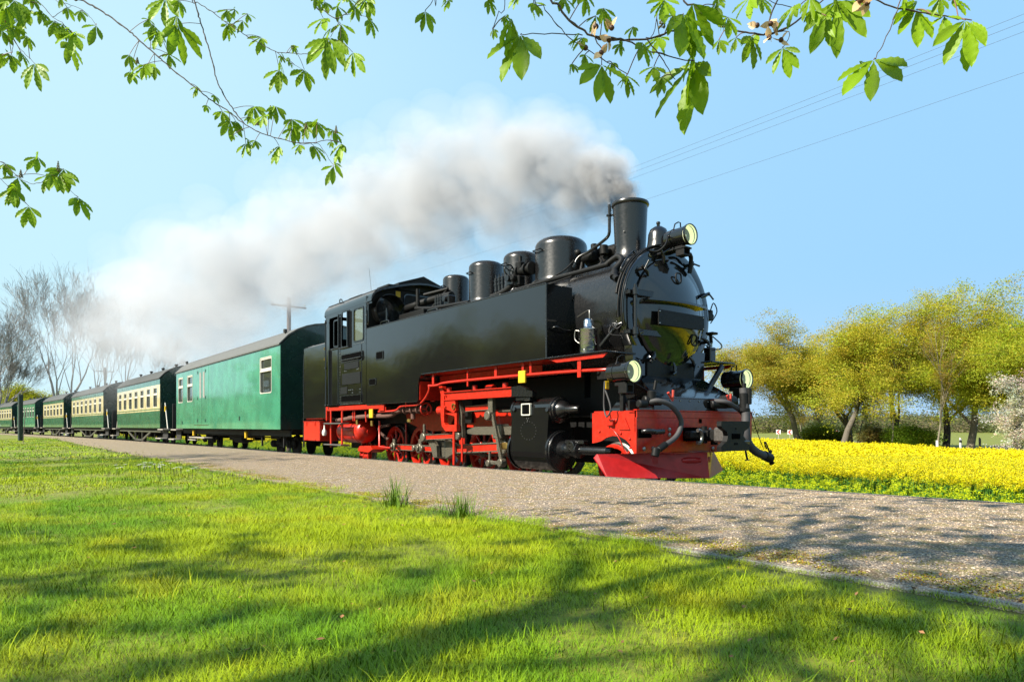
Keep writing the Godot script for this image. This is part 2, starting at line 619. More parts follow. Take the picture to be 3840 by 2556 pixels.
func gy(x: float, z: float) -> float:
	var zz := z - zc(x)
	var y := 0.0
	if z > znear(x) - 0.02:
		y = py(x) - 0.016 + 0.05 * lumps.get_noise_2d(x * 4.0, z * 4.0) * smoothstep(0.0, 1.0, z - znear(x))
	elif zz > 1.5:
		y = py(x) - 0.25
	elif zz > -1.7:
		y = -0.3
	else:
		y = lerpf(-0.3, -1.2, smoothstep(-1.7, -6.5, zz)) + 0.06 * lumps.get_noise_2d(x, z)
	var r := Vector2(x, z).length()
	if r > 110.0:
		var left := smoothstep(0.55, 0.98, -x / r)
		y += smoothstep(110.0, 380.0, r) * (3.2 + 9.0 * left + (2.0 + 4.0 * left) * lumps.get_noise_2d(x * 0.35, z * 0.35))
	return y

func build_land() -> void:
	lumps.seed = 8
	lumps.frequency = 0.06
	lumps.fractal_octaves = 3
	var xs := [-900, -760, -640, -540, -460, -390, -330, -280, -235, -195, -160, -130, -110, -95, -82, -70, -60, -52, -45, -39, -34]
	for i in 54: xs.append(-30 + i * 1.0)
	xs.append_array([26, 30, 36, 44, 55, 70, 90, 120, 160, 220, 300, 420, 600])
	var zs := [-700, -560, -440, -350, -280, -220, -170, -135, -110, -90, -75, -62, -52, -44, -37, -31, -26, -22, -18, -14.5, -12, -10, -8.5, -7.2, -6.4, -5.7, -5, -4.3, -3.6, -2.9, -2.3, -1.75, -1.65, 1.45, 1.55]
	var far_rows: int = zs.size()
	var near_rows := [-0.01, 0.0, 0.3, 0.7, 1.2, 1.8, 2.4, 3.0, 3.8, 4.8, 6.0, 8.0, 11.0, 15.0, 20.0, 28.0, 40.0, 60.0, 90.0, 140.0, 220.0, 350.0, 600.0]
	var rows: int = far_rows + near_rows.size()
	var st := mb()
	smooth(st)
	for i in xs.size():
		for j in rows:
			var x: float = xs[i]
			var z: float
			if j < far_rows:
				z = zs[j] + zc(x)
			elif j == far_rows:
				z = znear(x) - 0.05
			else:
				z = znear(x) + near_rows[j - far_rows]
			st.add_vertex(Vector3(x, gy(x, z), z))
	for i in xs.size() - 1:
		for j in rows - 1:
			var a := i * rows + j
			st.add_index(a); st.add_index(a + rows); st.add_index(a + rows + 1)
			st.add_index(a); st.add_index(a + rows + 1); st.add_index(a + 1)
	kind(obj1("ground", st, M.soil_grass), "structure")

	# platform: gravel sheet, concrete face towards the track, kerb stones towards the grass
	var pf := mb()
	smooth(pf)
	var px := []
	for i in 25: px.append(-100.0 + i * 3.0)
	for i in 80: px.append(-25.0 + i * 0.5)
	px.append_array([16.0, 20.0, 26.0])
	var cross := [0.0, 0.06, 0.25, 0.5, 0.75, 1.0]
	for i in px.size() - 1:
		for j in cross.size() - 1:
			var q := []
			for c in [[i, j], [i + 1, j], [i + 1, j + 1], [i, j + 1]]:
				var x: float = px[c[0]]
				var t: float = cross[c[1]]
				var z := lerpf(zfar(x), znear(x), t)
				q.append(Vector3(x, py(x) + 0.012 * sin(t * PI), z))
			quad_out(pf, q[0], q[1], q[2], q[3], q[0] - Vector3.UP)
	flat(pf)
	for i in px.size() - 1:
		var A := Vector3(px[i], py(px[i]), znear(px[i]))
		var B := Vector3(px[i + 1], py(px[i + 1]), znear(px[i + 1]))
		quad_out(pf, A, B, B + Vector3(0, -0.3, 0), A + Vector3(0, -0.3, 0), A - Vector3(0, 0, 1))
	var platform := obj1("platform", pf, M.gravel)
	kind(platform, "structure")
	var ed := mb()
	flat(ed)
	for i in px.size() - 1:
		var x0: float = px[i]
		var x1: float = px[i + 1]
		var A := Vector3(x0, py(x0) - 0.004, zfar(x0) - 0.0)
		var B := Vector3(x1, py(x1) - 0.004, zfar(x1) - 0.0)
		quad_out(ed, A, B, B + Vector3(0, -0.6, 0.02), A + Vector3(0, -0.6, 0.02), A + Vector3(0, 0, 1))
		quad_out(ed, A + Vector3(0, 0.006, 0), B + Vector3(0, 0.006, 0), B + Vector3(0, 0.009, 0.07), A + Vector3(0, 0.009, 0.07), A - Vector3.UP)
	obj1("edge_wall", ed, M.kerb, platform)
	var rng := RandomNumberGenerator.new()
	rng.seed = 77
	var kerbs := []
	for v in 4:
		var ks := mb()
		box(ks, Vector3.ZERO, Vector3(0.994, 0.22, 0.036 + 0.003 * v), 0.008)
		kerbs.append(done(ks))
	for i in 6:
		var x := 4.1 + i + 0.5
		var o := put("kerb_stone", kerbs[i % 4], M.kerb, platform)
		var z := znear(x) + rng.randf_range(-0.006, 0.006)
		o.position = Vector3(x, py(x) - 0.107 + rng.randf_range(-0.006, 0.004), z)
		o.rotation = Vector3(rng.randf_range(-0.02, 0.02), rng.randf_range(-0.006, 0.006), atan((py(x + 0.5) - py(x - 0.5))))

	# track
	var bl := mb()
	smooth(bl)
	for i in px.size() - 1:
		var prof := [[-1.9, -0.32], [-1.25, -0.16], [1.25, -0.16], [1.6, -0.3]]
		for j in 3:
			var q := []
			for c in [[i, j], [i + 1, j], [i + 1, j + 1], [i, j + 1]]:
				var x: float = px[c[0]]
				q.append(Vector3(x, prof[c[1]][1], zc(x) + prof[c[1]][0]))
			quad_out(bl, q[0], q[1], q[2], q[3], q[0] - Vector3.UP * 9.0)
	var bed := obj1("track_bed", bl, M.ballast)
	kind(bed, "structure")
	var sl := mb()
	for i in 190:
		var x := -100.0 + i * 0.66
		box(sl, Vector3(x, -0.19, zc(x)), Vector3(0.22, 0.12, 1.5), 0.01, Basis(Vector3.UP, zc_turn(x)))
	kind(obj1("sleeper", sl, M.pole_wood, bed), "stuff")
	for s in [-1.0, 1.0]:
		var rl := mb()
		flat(rl)
		for i in px.size() - 1:
			var x0: float = px[i]
			var x1: float = px[i + 1]
			var A := Vector3(x0, 0, zc(x0) + s * 0.405)
			var B := Vector3(x1, 0, zc(x1) + s * 0.405)
			for w in [[0.027, 0.0, -0.035], [0.008, -0.035, -0.1], [0.05, -0.1, -0.125]]:
				var o: Vector3 = (A + B) * 0.5 + Vector3(0, (w[1] + w[2]) * 0.5, 0)
				var h := Vector3(0, 0, w[0])
				var t := Vector3(0, w[1], 0)
				var b := Vector3(0, w[2], 0)
				quad_out(rl, A + h + t, B + h + t, B - h + t, A - h + t, o)
				quad_out(rl, A + h + t, B + h + t, B + h + b, A + h + b, o)
				quad_out(rl, A - h + t, B - h + t, B - h + b, A - h + b, o)
		obj1("rail", rl, M.rail_steel, bed)

	# road behind the field
	var rd := mb()
	smooth(rd)
	var rp := [Vector2(-190, -135), Vector2(-110, -112), Vector2(-62, -93), Vector2(-44, -84.5), Vector2(-34, -76), Vector2(-26, -66), Vector2(-18, -57.5), Vector2(-8, -50), Vector2(10, -41), Vector2(40, -30), Vector2(90, -14)]
	for i in rp.size() - 1:
		var d: Vector2 = (rp[i + 1] - rp[i]).normalized()
		var d0: Vector2 = (rp[i + 1] - rp[maxi(i - 1, 0)]).normalized()
		var d1: Vector2 = (rp[mini(i + 2, rp.size() - 1)] - rp[i]).normalized()
		var n0 := Vector2(-d0.y, d0.x) * 2.6
		var n1 := Vector2(-d1.y, d1.x) * 2.6
		var y := -1.12
		quad_out(rd, Vector3(rp[i].x + n0.x, y, rp[i].y + n0.y), Vector3(rp[i + 1].x + n1.x, y, rp[i + 1].y + n1.y), Vector3(rp[i + 1].x - n1.x, y, rp[i + 1].y - n1.y), Vector3(rp[i].x - n0.x, y, rp[i].y - n0.y), Vector3(rp[i].x, -9, rp[i].y))
	kind(obj1("road", rd, M.asphalt), "structure")

# ---------------------------------------------------------------- grass, stones
func blade(st: SurfaceTool, at: Vector3, h: float, w: float, yaw: float, lean: float, curl: float, tint: Color, segs := 3) -> void:
	var side := Vector3(cos(yaw), 0, sin(yaw))
	var fwd := Vector3(-sin(yaw), 0, cos(yaw))
	var p := at
	var an := lean
	var prev := [at - side * w * 0.5, at + side * w * 0.5]
	for i in segs:
		an += curl / segs
		var d := Vector3.UP * cos(an) + fwd * sin(an)
		p += d * h / segs
		var nn := (fwd * -cos(an) + Vector3.UP * sin(an)).lerp(Vector3.UP, 0.65).normalized()
		st.set_color(tint)
		st.set_normal(nn)
		if i == segs - 1:
			st.add_vertex(prev[0]); st.add_vertex(prev[1]); st.add_vertex(p)
		else:
			var ww := w * (1.0 - 0.28 * (i + 1))
			var a := p - side * ww * 0.5
			var b := p + side * ww * 0.5
			st.add_vertex(prev[0]); st.add_vertex(prev[1]); st.add_vertex(b)
			st.add_vertex(prev[0]); st.add_vertex(b); st.add_vertex(a)
			prev = [a, b]

func grass_clump(seed_: int, n: int, spread: float, h0: float, h1: float, w: float, segs := 3) -> ArrayMesh:
	var rng := RandomNumberGenerator.new()
	rng.seed = seed_
	var st := mb()
	for i in n:
		var at := Vector3(rng.randfn() * spread * 0.5, -0.006, rng.randfn() * spread * 0.5)
		var g := rng.randf()
		var tint := Color(0.85 + 0.3 * g, 0.92 + 0.16 * g, 0.7 + 0.4 * g)
		if rng.randf() < 0.07:
			tint = Color(2.0, 1.35, 2.6)
		blade(st, at, rng.randf_range(h0, h1), w * rng.randf_range(0.6, 1.2), rng.randf() * TAU, rng.randf_range(0.05, 0.75), rng.randf_range(0.1, 1.3), tint, segs)
	return st.commit()

func scatter_grass() -> void:
	var rng := RandomNumberGenerator.new()
	rng.seed = 21
	var patch := FastNoiseLite.new()
	patch.seed = 5
	patch.frequency = 0.55
	patch.fractal_octaves = 3
	var patch2 := FastNoiseLite.new()
	patch2.seed = 15
	patch2.frequency = 2.2
	var eye := Vector2(5.89, 6.5)
	var fwd := Vector2(-0.792, -0.61)
	var near_m := [grass_clump(1, 26, 0.05, 0.016, 0.046, 0.0026), grass_clump(2, 22, 0.06, 0.02, 0.066, 0.0029), grass_clump(3, 30, 0.045, 0.012, 0.036, 0.0023)]
	var mid_m := [grass_clump(4, 34, 0.12, 0.02, 0.055, 0.0055, 2), grass_clump(5, 30, 0.13, 0.022, 0.07, 0.006, 2)]
	var far_m := [grass_clump(6, 30, 0.34, 0.04, 0.1, 0.02, 2)]
	var where := [[[], [], []], [[], []], [[]]]
	var tints := [[[], [], []], [[], []], [[]]]
	var bands := [[0, 0.55, 3.4, 42000], [0, 3.4, 6.5, 46000], [1, 6.3, 14.0, 24000], [2, 13.0, 45.0, 16000]]
	for b in bands:
		for i in int(b[3]):
			var r := sqrt(lerpf(b[1] * b[1], b[2] * b[2], rng.randf()))
			var an := rng.randf_range(-0.86, 0.86)
			var p: Vector2 = eye + fwd.rotated(an) * r
			var zn := znear(p.x)
			var d := p.y - zn + 0.02 + 0.05 * patch2.get_noise_2d(p.x * 1.2, 3.0) * (2.5 if p.x < 3.6 else 0.5)
			if p.x < 4.2: d += 0.09 + 0.3 * patch.get_noise_1d(p.x * 1.6) + 0.2 * patch2.get_noise_1d(p.x * 1.4 + p.y)
			if d < (0.04 if p.x > 3.7 else 0.03): continue
			var n := patch.get_noise_2d(p.x, p.y)
			var n2 := patch2.get_noise_2d(p.x, p.y)
			var lime := Color(0.34, 0.425, 0.004)
			var deep := Color(0.15, 0.3, 0.006)
			var dry := Color(0.56, 0.46, 0.02)
			var c := deep.lerp(lime, clampf(0.6 + n * 1.5 + n2 * 0.55, 0.0, 1.0)).lerp(dry, clampf(n2 * 1.0 - 0.2, 0.0, 0.5))
			c = c * rng.randf_range(0.8, 1.2)
			var s := rng.randf_range(0.48, 0.9) * (0.94 + 0.3 * n2)
			if rng.randf() < 0.04: s *= 1.8
			if p.x > 3.7 and d < 0.22: s *= 0.55
			var k: int = rng.randi() % where[b[0]].size()
			var y := gy(p.x, p.y)
			if p.y < zn + 0.06: y = py(p.x) - 0.004
			where[b[0]][k].append(Transform3D(Basis(Vector3.UP, rng.randf() * TAU).scaled(Vector3(s, s * (0.75 if d < 0.2 and p.x < 3.0 else 1.0), s)), Vector3(p.x, y, p.y)))
			tints[b[0]][k].append(Color(c.r, c.g, c.b))
	var names := ["lawn_grass", "lawn_grass", "lawn_grass"]
	var meshes := [near_m, mid_m, far_m]
	var lawn := Node3D.new()
	lawn.name = "grass"
	add_child(lawn)
	tag(lawn, "short sunlit lawn grass covering the whole foreground beside the gravel platform", "grass")
	kind(lawn, "stuff")
	for b in 3:
		for k in meshes[b].size():
			multi(names[b], meshes[b][k], M.grass_blade, where[b][k], tints[b][k], lawn)
	# rough grass on the bank beyond the track
	var bw := []
	var bt := []
	for i in 9000:
		var x := rng.randf_range(-60.0, 22.0)
		var zz := -1.9 - pow(rng.randf(), 0.8) * 9.0
		var z := zc(x) + zz
		var s := rng.randf_range(1.6, 3.4)
		bw.append(Transform3D(Basis(Vector3.UP, rng.randf() * TAU).scaled(Vector3(s * 1.2, s, s * 1.2)), Vector3(x, gy(x, z), z)))
		bt.append(Color(0.1, 0.2, 0.02) * rng.randf_range(0.7, 1.3))
	var bank := multi("bank_grass", far_m[0], M.grass_blade, bw, bt)
	tag(bank, "rough green grass on the bank between the track and the rapeseed", "grass")

	# the two taller tufts at the platform's edge
	for t in [[Vector3(2.05, 0, 4.5), 0.27, "tall grass tuft at the platform edge, left of the two", 0], [Vector3(2.78, 0, 4.47), 0.22, "tall grass tuft at the platform edge, right of the two", 1]]:
		var st := mb()
		for i in 150:
			var an := rng.randf() * TAU
			var rr := absf(rng.randfn()) * 0.055
			var g := rng.randf()
			blade(st, Vector3(cos(an) * rr * 1.6, -0.02, sin(an) * rr), rng.randf_range(0.45, 1.0) * t[1], 0.0055, rng.randf() * TAU, rng.randf_range(0.02, 0.4), rng.randf_range(0.0, 0.7), Color(0.09 + 0.07 * g, 0.19 + 0.07 * g, 0.016), 3)
		var at: Vector3 = t[0]
		at.y = py(at.x) - 0.02
		var o := put("grass_tuft", st.commit(), M.grass_blade)
		o.position = at
		tag(o, t[2], "grass tuft", "tall grass tufts at the platform edge")

	# loose stones on the platform
	var stones := []
	for v in 3:
		var st := mb()
		var pr := [Vector2(0, -0.4), Vector2(0.7, -0.35), Vector2(1.0, 0.0), Vector2(0.75, 0.4), Vector2(0, 0.55)]
		lathe(st, pr, Vector3.ZERO, Vector3(0.1 * v, 1, 0.1), 6)
		stones.append(done(st))
	var sw := [[], [], []]
	var sc := [[], [], []]
	for i in 60000:
		var x := 5.9 - pow(rng.randf(), 1.5) * 13.0 + rng.randf() * 1.0
		var z := lerpf(zfar(x) + 0.08, znear(x) - 0.03, rng.randf())
		var r := rng.randf_range(0.002, 0.0042) * (1.0 if rng.randf() > 0.02 else 1.9)
		var c: Color = [Color(0.62, 0.45, 0.29), Color(0.53, 0.4, 0.27), Color(0.74, 0.55, 0.38), Color(0.42, 0.29, 0.18), Color(0.9, 0.72, 0.54)][rng.randi() % 5]
		var k := rng.randi() % 3
		sw[k].append(Transform3D(Basis.from_euler(Vector3(rng.randf() * 0.6, rng.randf() * TAU, rng.randf() * 0.6)).scaled(Vector3(r * rng.randf_range(1.0, 1.5), r * 0.8, r)), Vector3(x, py(x) + 0.012 * sin((z - zfar(x)) / (znear(x) - zfar(x)) * PI) + r * 0.1, z)))
		sc[k].append(c * rng.randf_range(0.5, 0.9))
	var gravel := Node3D.new()
	gravel.name = "loose_gravel"
	add_child(gravel)
	tag(gravel, "loose pale pebbles lying all over the gravel platform", "gravel")
	kind(gravel, "stuff")
	for k in 3: multi("pebble", stones[k], M.pebble, sw[k], sc[k], gravel)

	var mm := []
	var mc := []
	for i in 16000:
		var x := 6.3 - pow(rng.randf(), 1.3) * 12.0
		var back := absf(rng.randfn()) * 0.42 if x > 1.0 else absf(rng.randfn()) * 0.7
		var z := znear(x) - 0.03 - back
		if z < zfar(x) + 0.1 or patch.get_noise_2d(x * 2.2, z * 5.0) < -0.02: continue
		var s := rng.randf_range(0.5, 1.3)
		var g := rng.randf()
		mm.append(Transform3D(Basis(Vector3.UP, rng.randf() * TAU).scaled(Vector3(s, s * 0.8, s)), Vector3(x, py(x) + 0.006, z)))
		mc.append(Color(0.42, 0.38, 0.02).lerp(Color(0.4, 0.22, 0.03), 1.0 if g < 0.35 else 0.0) * rng.randf_range(0.55, 1.1))
	var moss := multi("moss", grass_clump(55, 16, 0.035, 0.003, 0.01, 0.006, 2), M.grass_blade, mm, mc)
	tag(moss, "yellow and brown moss creeping over the gravel along the lawn", "moss")
	# moss and weeds growing through the gravel near the lawn, brown scales fallen from the buds
	var lw := []
	var lc := []
	for i in 900:
		var x := rng.randf_range(-3.5, 6.2)
		var z := rng.randf_range(2.0, 6.4)
		if Vector2(x, z).distance_to(eye) > 7.5: continue
		var y := py(x) + 0.016 if z < znear(x) else gy(x, z) + rng.randf_range(0.01, 0.045)
		var s := rng.randf_range(0.003, 0.0075)
		lw.append(Transform3D(Basis.from_euler(Vector3(rng.randf_range(-0.6, 0.6), rng.randf() * TAU, rng.randf_range(-0.6, 0.6))).scaled(Vector3(s, s, s * 1.9)), Vector3(x, y, z)))
		lc.append(Color(0.34, 0.16, 0.06) * rng.randf_range(0.5, 1.5))
	var sm := mb()
	smooth(sm)
	tri(sm, Vector3(0, 0, -1), Vector3(0.6, 0.2, 0), Vector3(0, -0.1, 0)); tri(sm, Vector3(0, 0, -1), Vector3(0, -0.1, 0), Vector3(-0.6, 0.2, 0))
	tri(sm, Vector3(0, 0.1, 1), Vector3(0, -0.1, 0), Vector3(0.6, 0.2, 0)); tri(sm, Vector3(0, 0.1, 1), Vector3(-0.6, 0.2, 0), Vector3(0, -0.1, 0))
	var fall := multi("fallen_bud_scale", done(sm), M.pebble, lw, lc)
	tag(fall, "small brown bud scales fallen on the lawn and the gravel", "litter")

	# white daisies in the lawn, and dandelions
	for d in 3:
		var st := mb()
		var stem := mb()
		var core: Vector2 = [Vector2(-3.0, 5.15), Vector2(-2.3, 4.95), Vector2(-2.65, 5.35)][d]
		for i in [16, 9, 6][d]:
			var p := core + Vector2(rng.randfn() * 0.3, rng.randfn() * 0.1)
			var y := gy(p.x, p.y)
			var top := Vector3(p.x + 0.01, y + rng.randf_range(0.07, 0.12), p.y + 0.01)
			tube(stem, [Vector3(p.x, y, p.y), top], 0.002, 4, false)
			for k in 9:
				var an := TAU * k / 9.0
				var e := Vector3(cos(an), 0.15, sin(an)) * 0.021
				var s2 := Vector3(-sin(an), 0, cos(an)) * 0.006
				flat(st)
				tri(st, top, top + e - s2, top + e + s2)
			box(st, top + Vector3.UP * 0.002, Vector3(0.008, 0.005, 0.008))
		var t := thing("daisy_patch", ["white daisies in the lawn, largest patch, left of the others", "white daisies in the lawn, patch nearest the platform edge", "sparse white daisies in the lawn between two denser patches"][d], "daisies", Vector3.ZERO, 0.0, "daisy patches in the lawn")
		kind(obj1("blossom", st, M.daisy_white, t), "stuff")
		kind(obj1("stem", stem, M.post_green, t), "stuff")

# ---------------------------------------------------------------- locomotive
func wheel_meshes(r: float, spokes: int) -> Array:
	# axis along +z, face at z = 0; tyre behind it
	var tyre := mb()
	lathe(tyre, [Vector2(r * 0.82, -0.1), Vector2(r * 1.07, -0.1), Vector2(r * 1.07, -0.075), Vector2(r * 1.0, -0.06), Vector2(r * 0.985, 0.0)], Vector3.ZERO, Vector3(0, 0, 1), 40)
	var body := mb()
	lathe(body, [Vector2(r * 0.985, 0.0), Vector2(r * 0.93, 0.006), Vector2(r * 0.8, 0.0), Vector2(r * 0.78, -0.02), Vector2(r * 0.78, -0.09)], Vector3.ZERO, Vector3(0, 0, 1), 40)
	lathe(body, [Vector2(r * 0.3, -0.09), Vector2(r * 0.3, 0.01), Vector2(r * 0.26, 0.025), Vector2(r * 0.14, 0.03), Vector2(0, 0.032)], Vector3.ZERO, Vector3(0, 0, 1), 24)
	for k in spokes:
		var an := TAU * k / spokes + 0.2
		var d := Vector3(cos(an), sin(an), 0)
		tube(body, [d * r * 0.24 + Vector3(0, 0, -0.03), d * r * 0.55 + Vector3(0, 0, -0.035), d * r * 0.82 + Vector3(0, 0, -0.035)], [0.034 * r / 0.4, 0.024 * r / 0.4, 0.03 * r / 0.4], 8, false)
	return [done(body), done(tyre)]

func rod(parent: Node, called: String, a: Vector3, b: Vector3, h: float, w: float, core: Material) -> void:
	var d := b - a
	var bas := Basis(d.normalized(), d.normalized().cross(Vector3(0, 0, -1)).normalized(), Vector3(0, 0, 1))
	bas.y = Vector3(0, 0, 1).cross(bas.x).normalized()
	var st := mb()
	var mid := (a + b) * 0.5
	box(st, mid + bas.y * h * 0.42, Vector3(d.length(), h * 0.16, w), 0.004, bas)
	box(st, mid - bas.y * h * 0.42, Vector3(d.length(), h * 0.16, w), 0.004, bas)
	var o := obj(called, st, M.oily_steel, parent)
	var cs := mb()
	box(cs, mid, Vector3(d.length(), h * 0.68, w * 0.5), 0.0, bas)
	obj("fluting", cs, core, o)

func lamp(called: String, label: String, lens: Vector3, loco: Node) -> void:
	# a drum headlamp facing +x; lens centre given
	var t := Node3D.new()
	t.name = numbered(called, loco)
	loco.add_child(t)
	t.position = lens
	t.set_meta("label", label)
	var st := mb()
	lathe(st, [Vector2(0, -0.35), Vector2(0.09, -0.35), Vector2(0.112, -0.33), Vector2(0.112, -0.06), Vector2(0.118, -0.055), Vector2(0.118, -0.045), Vector2(0.112, -0.04), Vector2(0.112, -0.03), Vector2(0.128, -0.025), Vector2(0.128, 0.0), Vector2(0.122, 0.006), Vector2(0.116, 0.0), Vector2(0.114, -0.02)], Vector3.ZERO, Vector3.RIGHT, 40)
	lathe(st, [Vector2(0.1135, -0.25), Vector2(0.117, -0.25), Vector2(0.117, -0.235), Vector2(0.1135, -0.235)], Vector3.ZERO, Vector3.RIGHT, 32)
	obj("lamp_body", st, M.black_gloss, t)
	var e := mb()
	lathe(e, [Vector2(0.114, -0.008), Vector2(0.112, -0.04), Vector2(0.104, -0.075), Vector2(0.088, -0.092)], Vector3.ZERO, Vector3.RIGHT, 40)
	obj("lamp_reflector", e, M.enamel, t)
	var mi := mb()
	lathe(mi, [Vector2(0.092, -0.088), Vector2(0.06, -0.095), Vector2(0.03, -0.1), Vector2(0, -0.101)], Vector3.ZERO, Vector3.RIGHT, 28)
	obj("lamp_mirror", mi, M.lamp_mirror, t)
	var b := mb()
	ball(b, Vector3(-0.08, 0, 0), 0.014, 10)
	obj("bulb", b, M.porcelain, t)
	var h := mb()
	tube(h, [Vector3(-0.2, 0.08, 0.08), Vector3(-0.2, 0.16, 0.05), Vector3(-0.19, 0.19, 0.0), Vector3(-0.19, 0.19, -0.04), Vector3(-0.2, 0.11, -0.06)], 0.008, 6)
	obj("handle", h, M.black_dull, t)
	var g := mb()
	box(g, Vector3(-0.17, -0.135, 0), Vector3(0.16, 0.04, 0.1), 0.005)
	ring_frame(g, round_rect(-0.06, -0.24, 0.06, -0.13, 0.005, 1), round_rect(-0.042, -0.222, 0.042, -0.15, 0.004, 1), Vector3(-0.12, 0, 0), Vector3(0, 0, -1), Vector3.UP, 0.12)
	obj("bracket", g, M.black_dull, t)
	var c := mb()
	lathe(c, [Vector2(0, 0.003), Vector2(0.115, 0.001)], Vector3.ZERO, Vector3.RIGHT, 32)
	obj("lens", c, M.glass, t)

func hose(st: SurfaceTool, ctl: Array, r: float, seg := 10) -> void:
	var cv := Curve3D.new()
	cv.bake_interval = 0.03
	for i in ctl.size():
		var t: Vector3 = (ctl[mini(i + 1, ctl.size() - 1)] - ctl[maxi(i - 1, 0)]) * 0.17
		cv.add_point(ctl[i], -t, t)
	tube(st, Array(cv.get_baked_points()), r, seg)

func curve(ctl: Array, step := 0.05) -> Array:
	var cv := Curve3D.new()
	cv.bake_interval = step
	for i in ctl.size():
		var t: Vector3 = (ctl[mini(i + 1, ctl.size() - 1)] - ctl[maxi(i - 1, 0)]) * 0.17
		cv.add_point(ctl[i], -t, t)
	return Array(cv.get_baked_points())

func build_loco() -> void:
	var L := thing("steam_locomotive", "black steam locomotive with red wheels and frame heading the green train", "locomotive")
	var X := Vector3.RIGHT
	var Y := Vector3.UP
	var Z := Vector3(0, 0, 1)
	var st := mb()
	# ---- boiler and smokebox
	lathe(st, [Vector2(0.7, -5.4), Vector2(0.72, -5.3), Vector2(0.72, -0.62), Vector2(0.735, -0.62), Vector2(0.735, -0.56), Vector2(0.72, -0.56)], Vector3(0, 2.19, 0), X, 48)
	for bx in [-4.6, -3.7, -2.8, -1.85]:
		lathe(st, [Vector2(0.722, bx), Vector2(0.73, bx), Vector2(0.73, bx + 0.06), Vector2(0.722, bx + 0.06)], Vector3(0, 2.19, 0), X, 48)
	var boiler := obj("boiler", st, M.black_satin, L)
	st = mb()
	lathe(st, [Vector2(0.7, -0.55), Vector2(0.782, -0.55), Vector2(0.782, 0.56), Vector2(0.6, 0.57)], Vector3(0, 2.19, 0), X, 56)
	var smokebox := obj("smokebox", st, M.black_satin, L)
	st = mb()
	lathe(st, [Vector2(0.78, 0.5), Vector2(0.8, 0.5), Vector2(0.818, 0.515), Vector2(0.822, 0.6), Vector2(0.81, 0.635), Vector2(0.78, 0.65), Vector2(0.69, 0.655), Vector2(0.66, 0.65), Vector2(0.65, 0.6)], Vector3(0, 2.19, 0), X, 72)
	obj("front_ring", st, M.black_gloss, smokebox)
	st = mb()
	for k in 30:
		var an := TAU * k / 30.0
		rivet(st, Vector3(0.5, 2.19 + 0.79 * sin(an), 0.79 * cos(an)), Vector3(0, sin(an), cos(an)), 0.012)
		rivet(st, Vector3(-0.48, 2.19 + 0.783 * sin(an), 0.783 * cos(an)), Vector3(0, sin(an), cos(an)), 0.012)
	kind(obj1("rivet", st, M.black_satin, smokebox), "stuff")
	# ---- door
	st = mb()
	var dp := [Vector2(0.655, 0.64), Vector2(0.655, 0.675), Vector2(0.645, 0.685), Vector2(0.6, 0.69)]
	for i in range(1, 13):
		var t := i / 12.0
		dp.append(Vector2(0.6 * (1.0 - t), 0.69 + 0.15 * (1.0 - (1.0 - t) * (1.0 - t))))
	lathe(st, dp, Vector3(0, 2.19, 0), X, 72)
	var door := obj("smokebox_door", st, M.black_gloss, L)
	st = mb()
	var shelf := []
	for i in 17:
		var t := i / 16.0
		shelf.append(Vector2(lerpf(-0.52, 0.58, t), 0.035 + 0.085 * sin(PI * t)))
	shelf.append(Vector2(0.58, -0.16)); shelf.append(Vector2(-0.52, -0.16))
	prism(st, shelf, Vector3(0.795, 2.285, 0), Vector3(0, 0, 1), X, 0.028)
	obj("step_ledge", st, M.black_gloss, door)
	st = mb()
	box(st, Vector3(0.845, 2.08, 0.015), Vector3(0.014, 0.18, 0.87), 0.004)
	var plate_o := obj("number_plate", st, M.black_dull, door)
	st = mb()
	for y in [2.01, 2.15]:
		for z in [-0.4, 0.43]: rivet(st, Vector3(0.853, y, z), X, 0.008)
	obj("bolt", st, M.bright_steel, plate_o)
	for h in [[2.6, 0.02, 0.05], [1.87, -0.3, 0.055]]:
		st = mb()
		var rp := round_rect(-h[2], -h[2] * 1.2, h[2], h[2] * 1.2, h[2] * 0.7, 5)
		var loop := []
		var rr := Vector2(h[0] - 2.19, h[1]).length() / 0.6
		var px := 0.69 + 0.15 * (1.0 - rr * rr) + 0.03
		for q in rp: loop.append(Vector3(px, h[0] + q.y, h[1] - q.x))
		loop.append(loop[0])
		tube(st, loop, 0.011, 6)
		obj("pull_ring", st, M.black_dull, door)
	st = mb()
	cyl(st, Vector3(0.75, 1.82, 0.74), Y, 0.02, 0.62, 12)
	for y in [1.9, 2.36]:
		cyl(st, Vector3(0.75, y - 0.045, 0.74), Y, 0.034, 0.09, 12, 0.006)
		box(st, Vector3(0.735, y, 0.5), Vector3(0.02, 0.075, 0.44), 0.006, Basis(Y, -0.08))
		box(st, Vector3(0.66, y, 0.76), Vector3(0.1, 0.05, 0.06), 0.006)
	obj("hinge", st, M.black_satin, door)
	for an_d in [40, 72, 118, 155, 205, 238, 270, 305, 335, 4]:
		var an := deg_to_rad(an_d)
		var d := Vector3(0, sin(an), cos(an))
		if an_d == 4: continue
		st = mb()
		var c0 := Vector3(0.67, 2.19, 0) + d * 0.73
		tube(st, [c0 + X * -0.02, c0 + X * 0.075], 0.022, 8)
		tube(st, [c0 + X * 0.05 + d * 0.04, c0 + X * 0.06 - d * 0.06, c0 + X * 0.035 - d * 0.12], [0.02, 0.024, 0.012], 8)
		var side := d.cross(X)
		tube(st, [c0 + X * 0.07 - side * 0.02, c0 + X * 0.1 + side * 0.09 + d * 0.03], 0.011, 6)
		obj("clamp", st, M.black_satin, door)
	# ---- cables and rails round the ring
	st = mb()
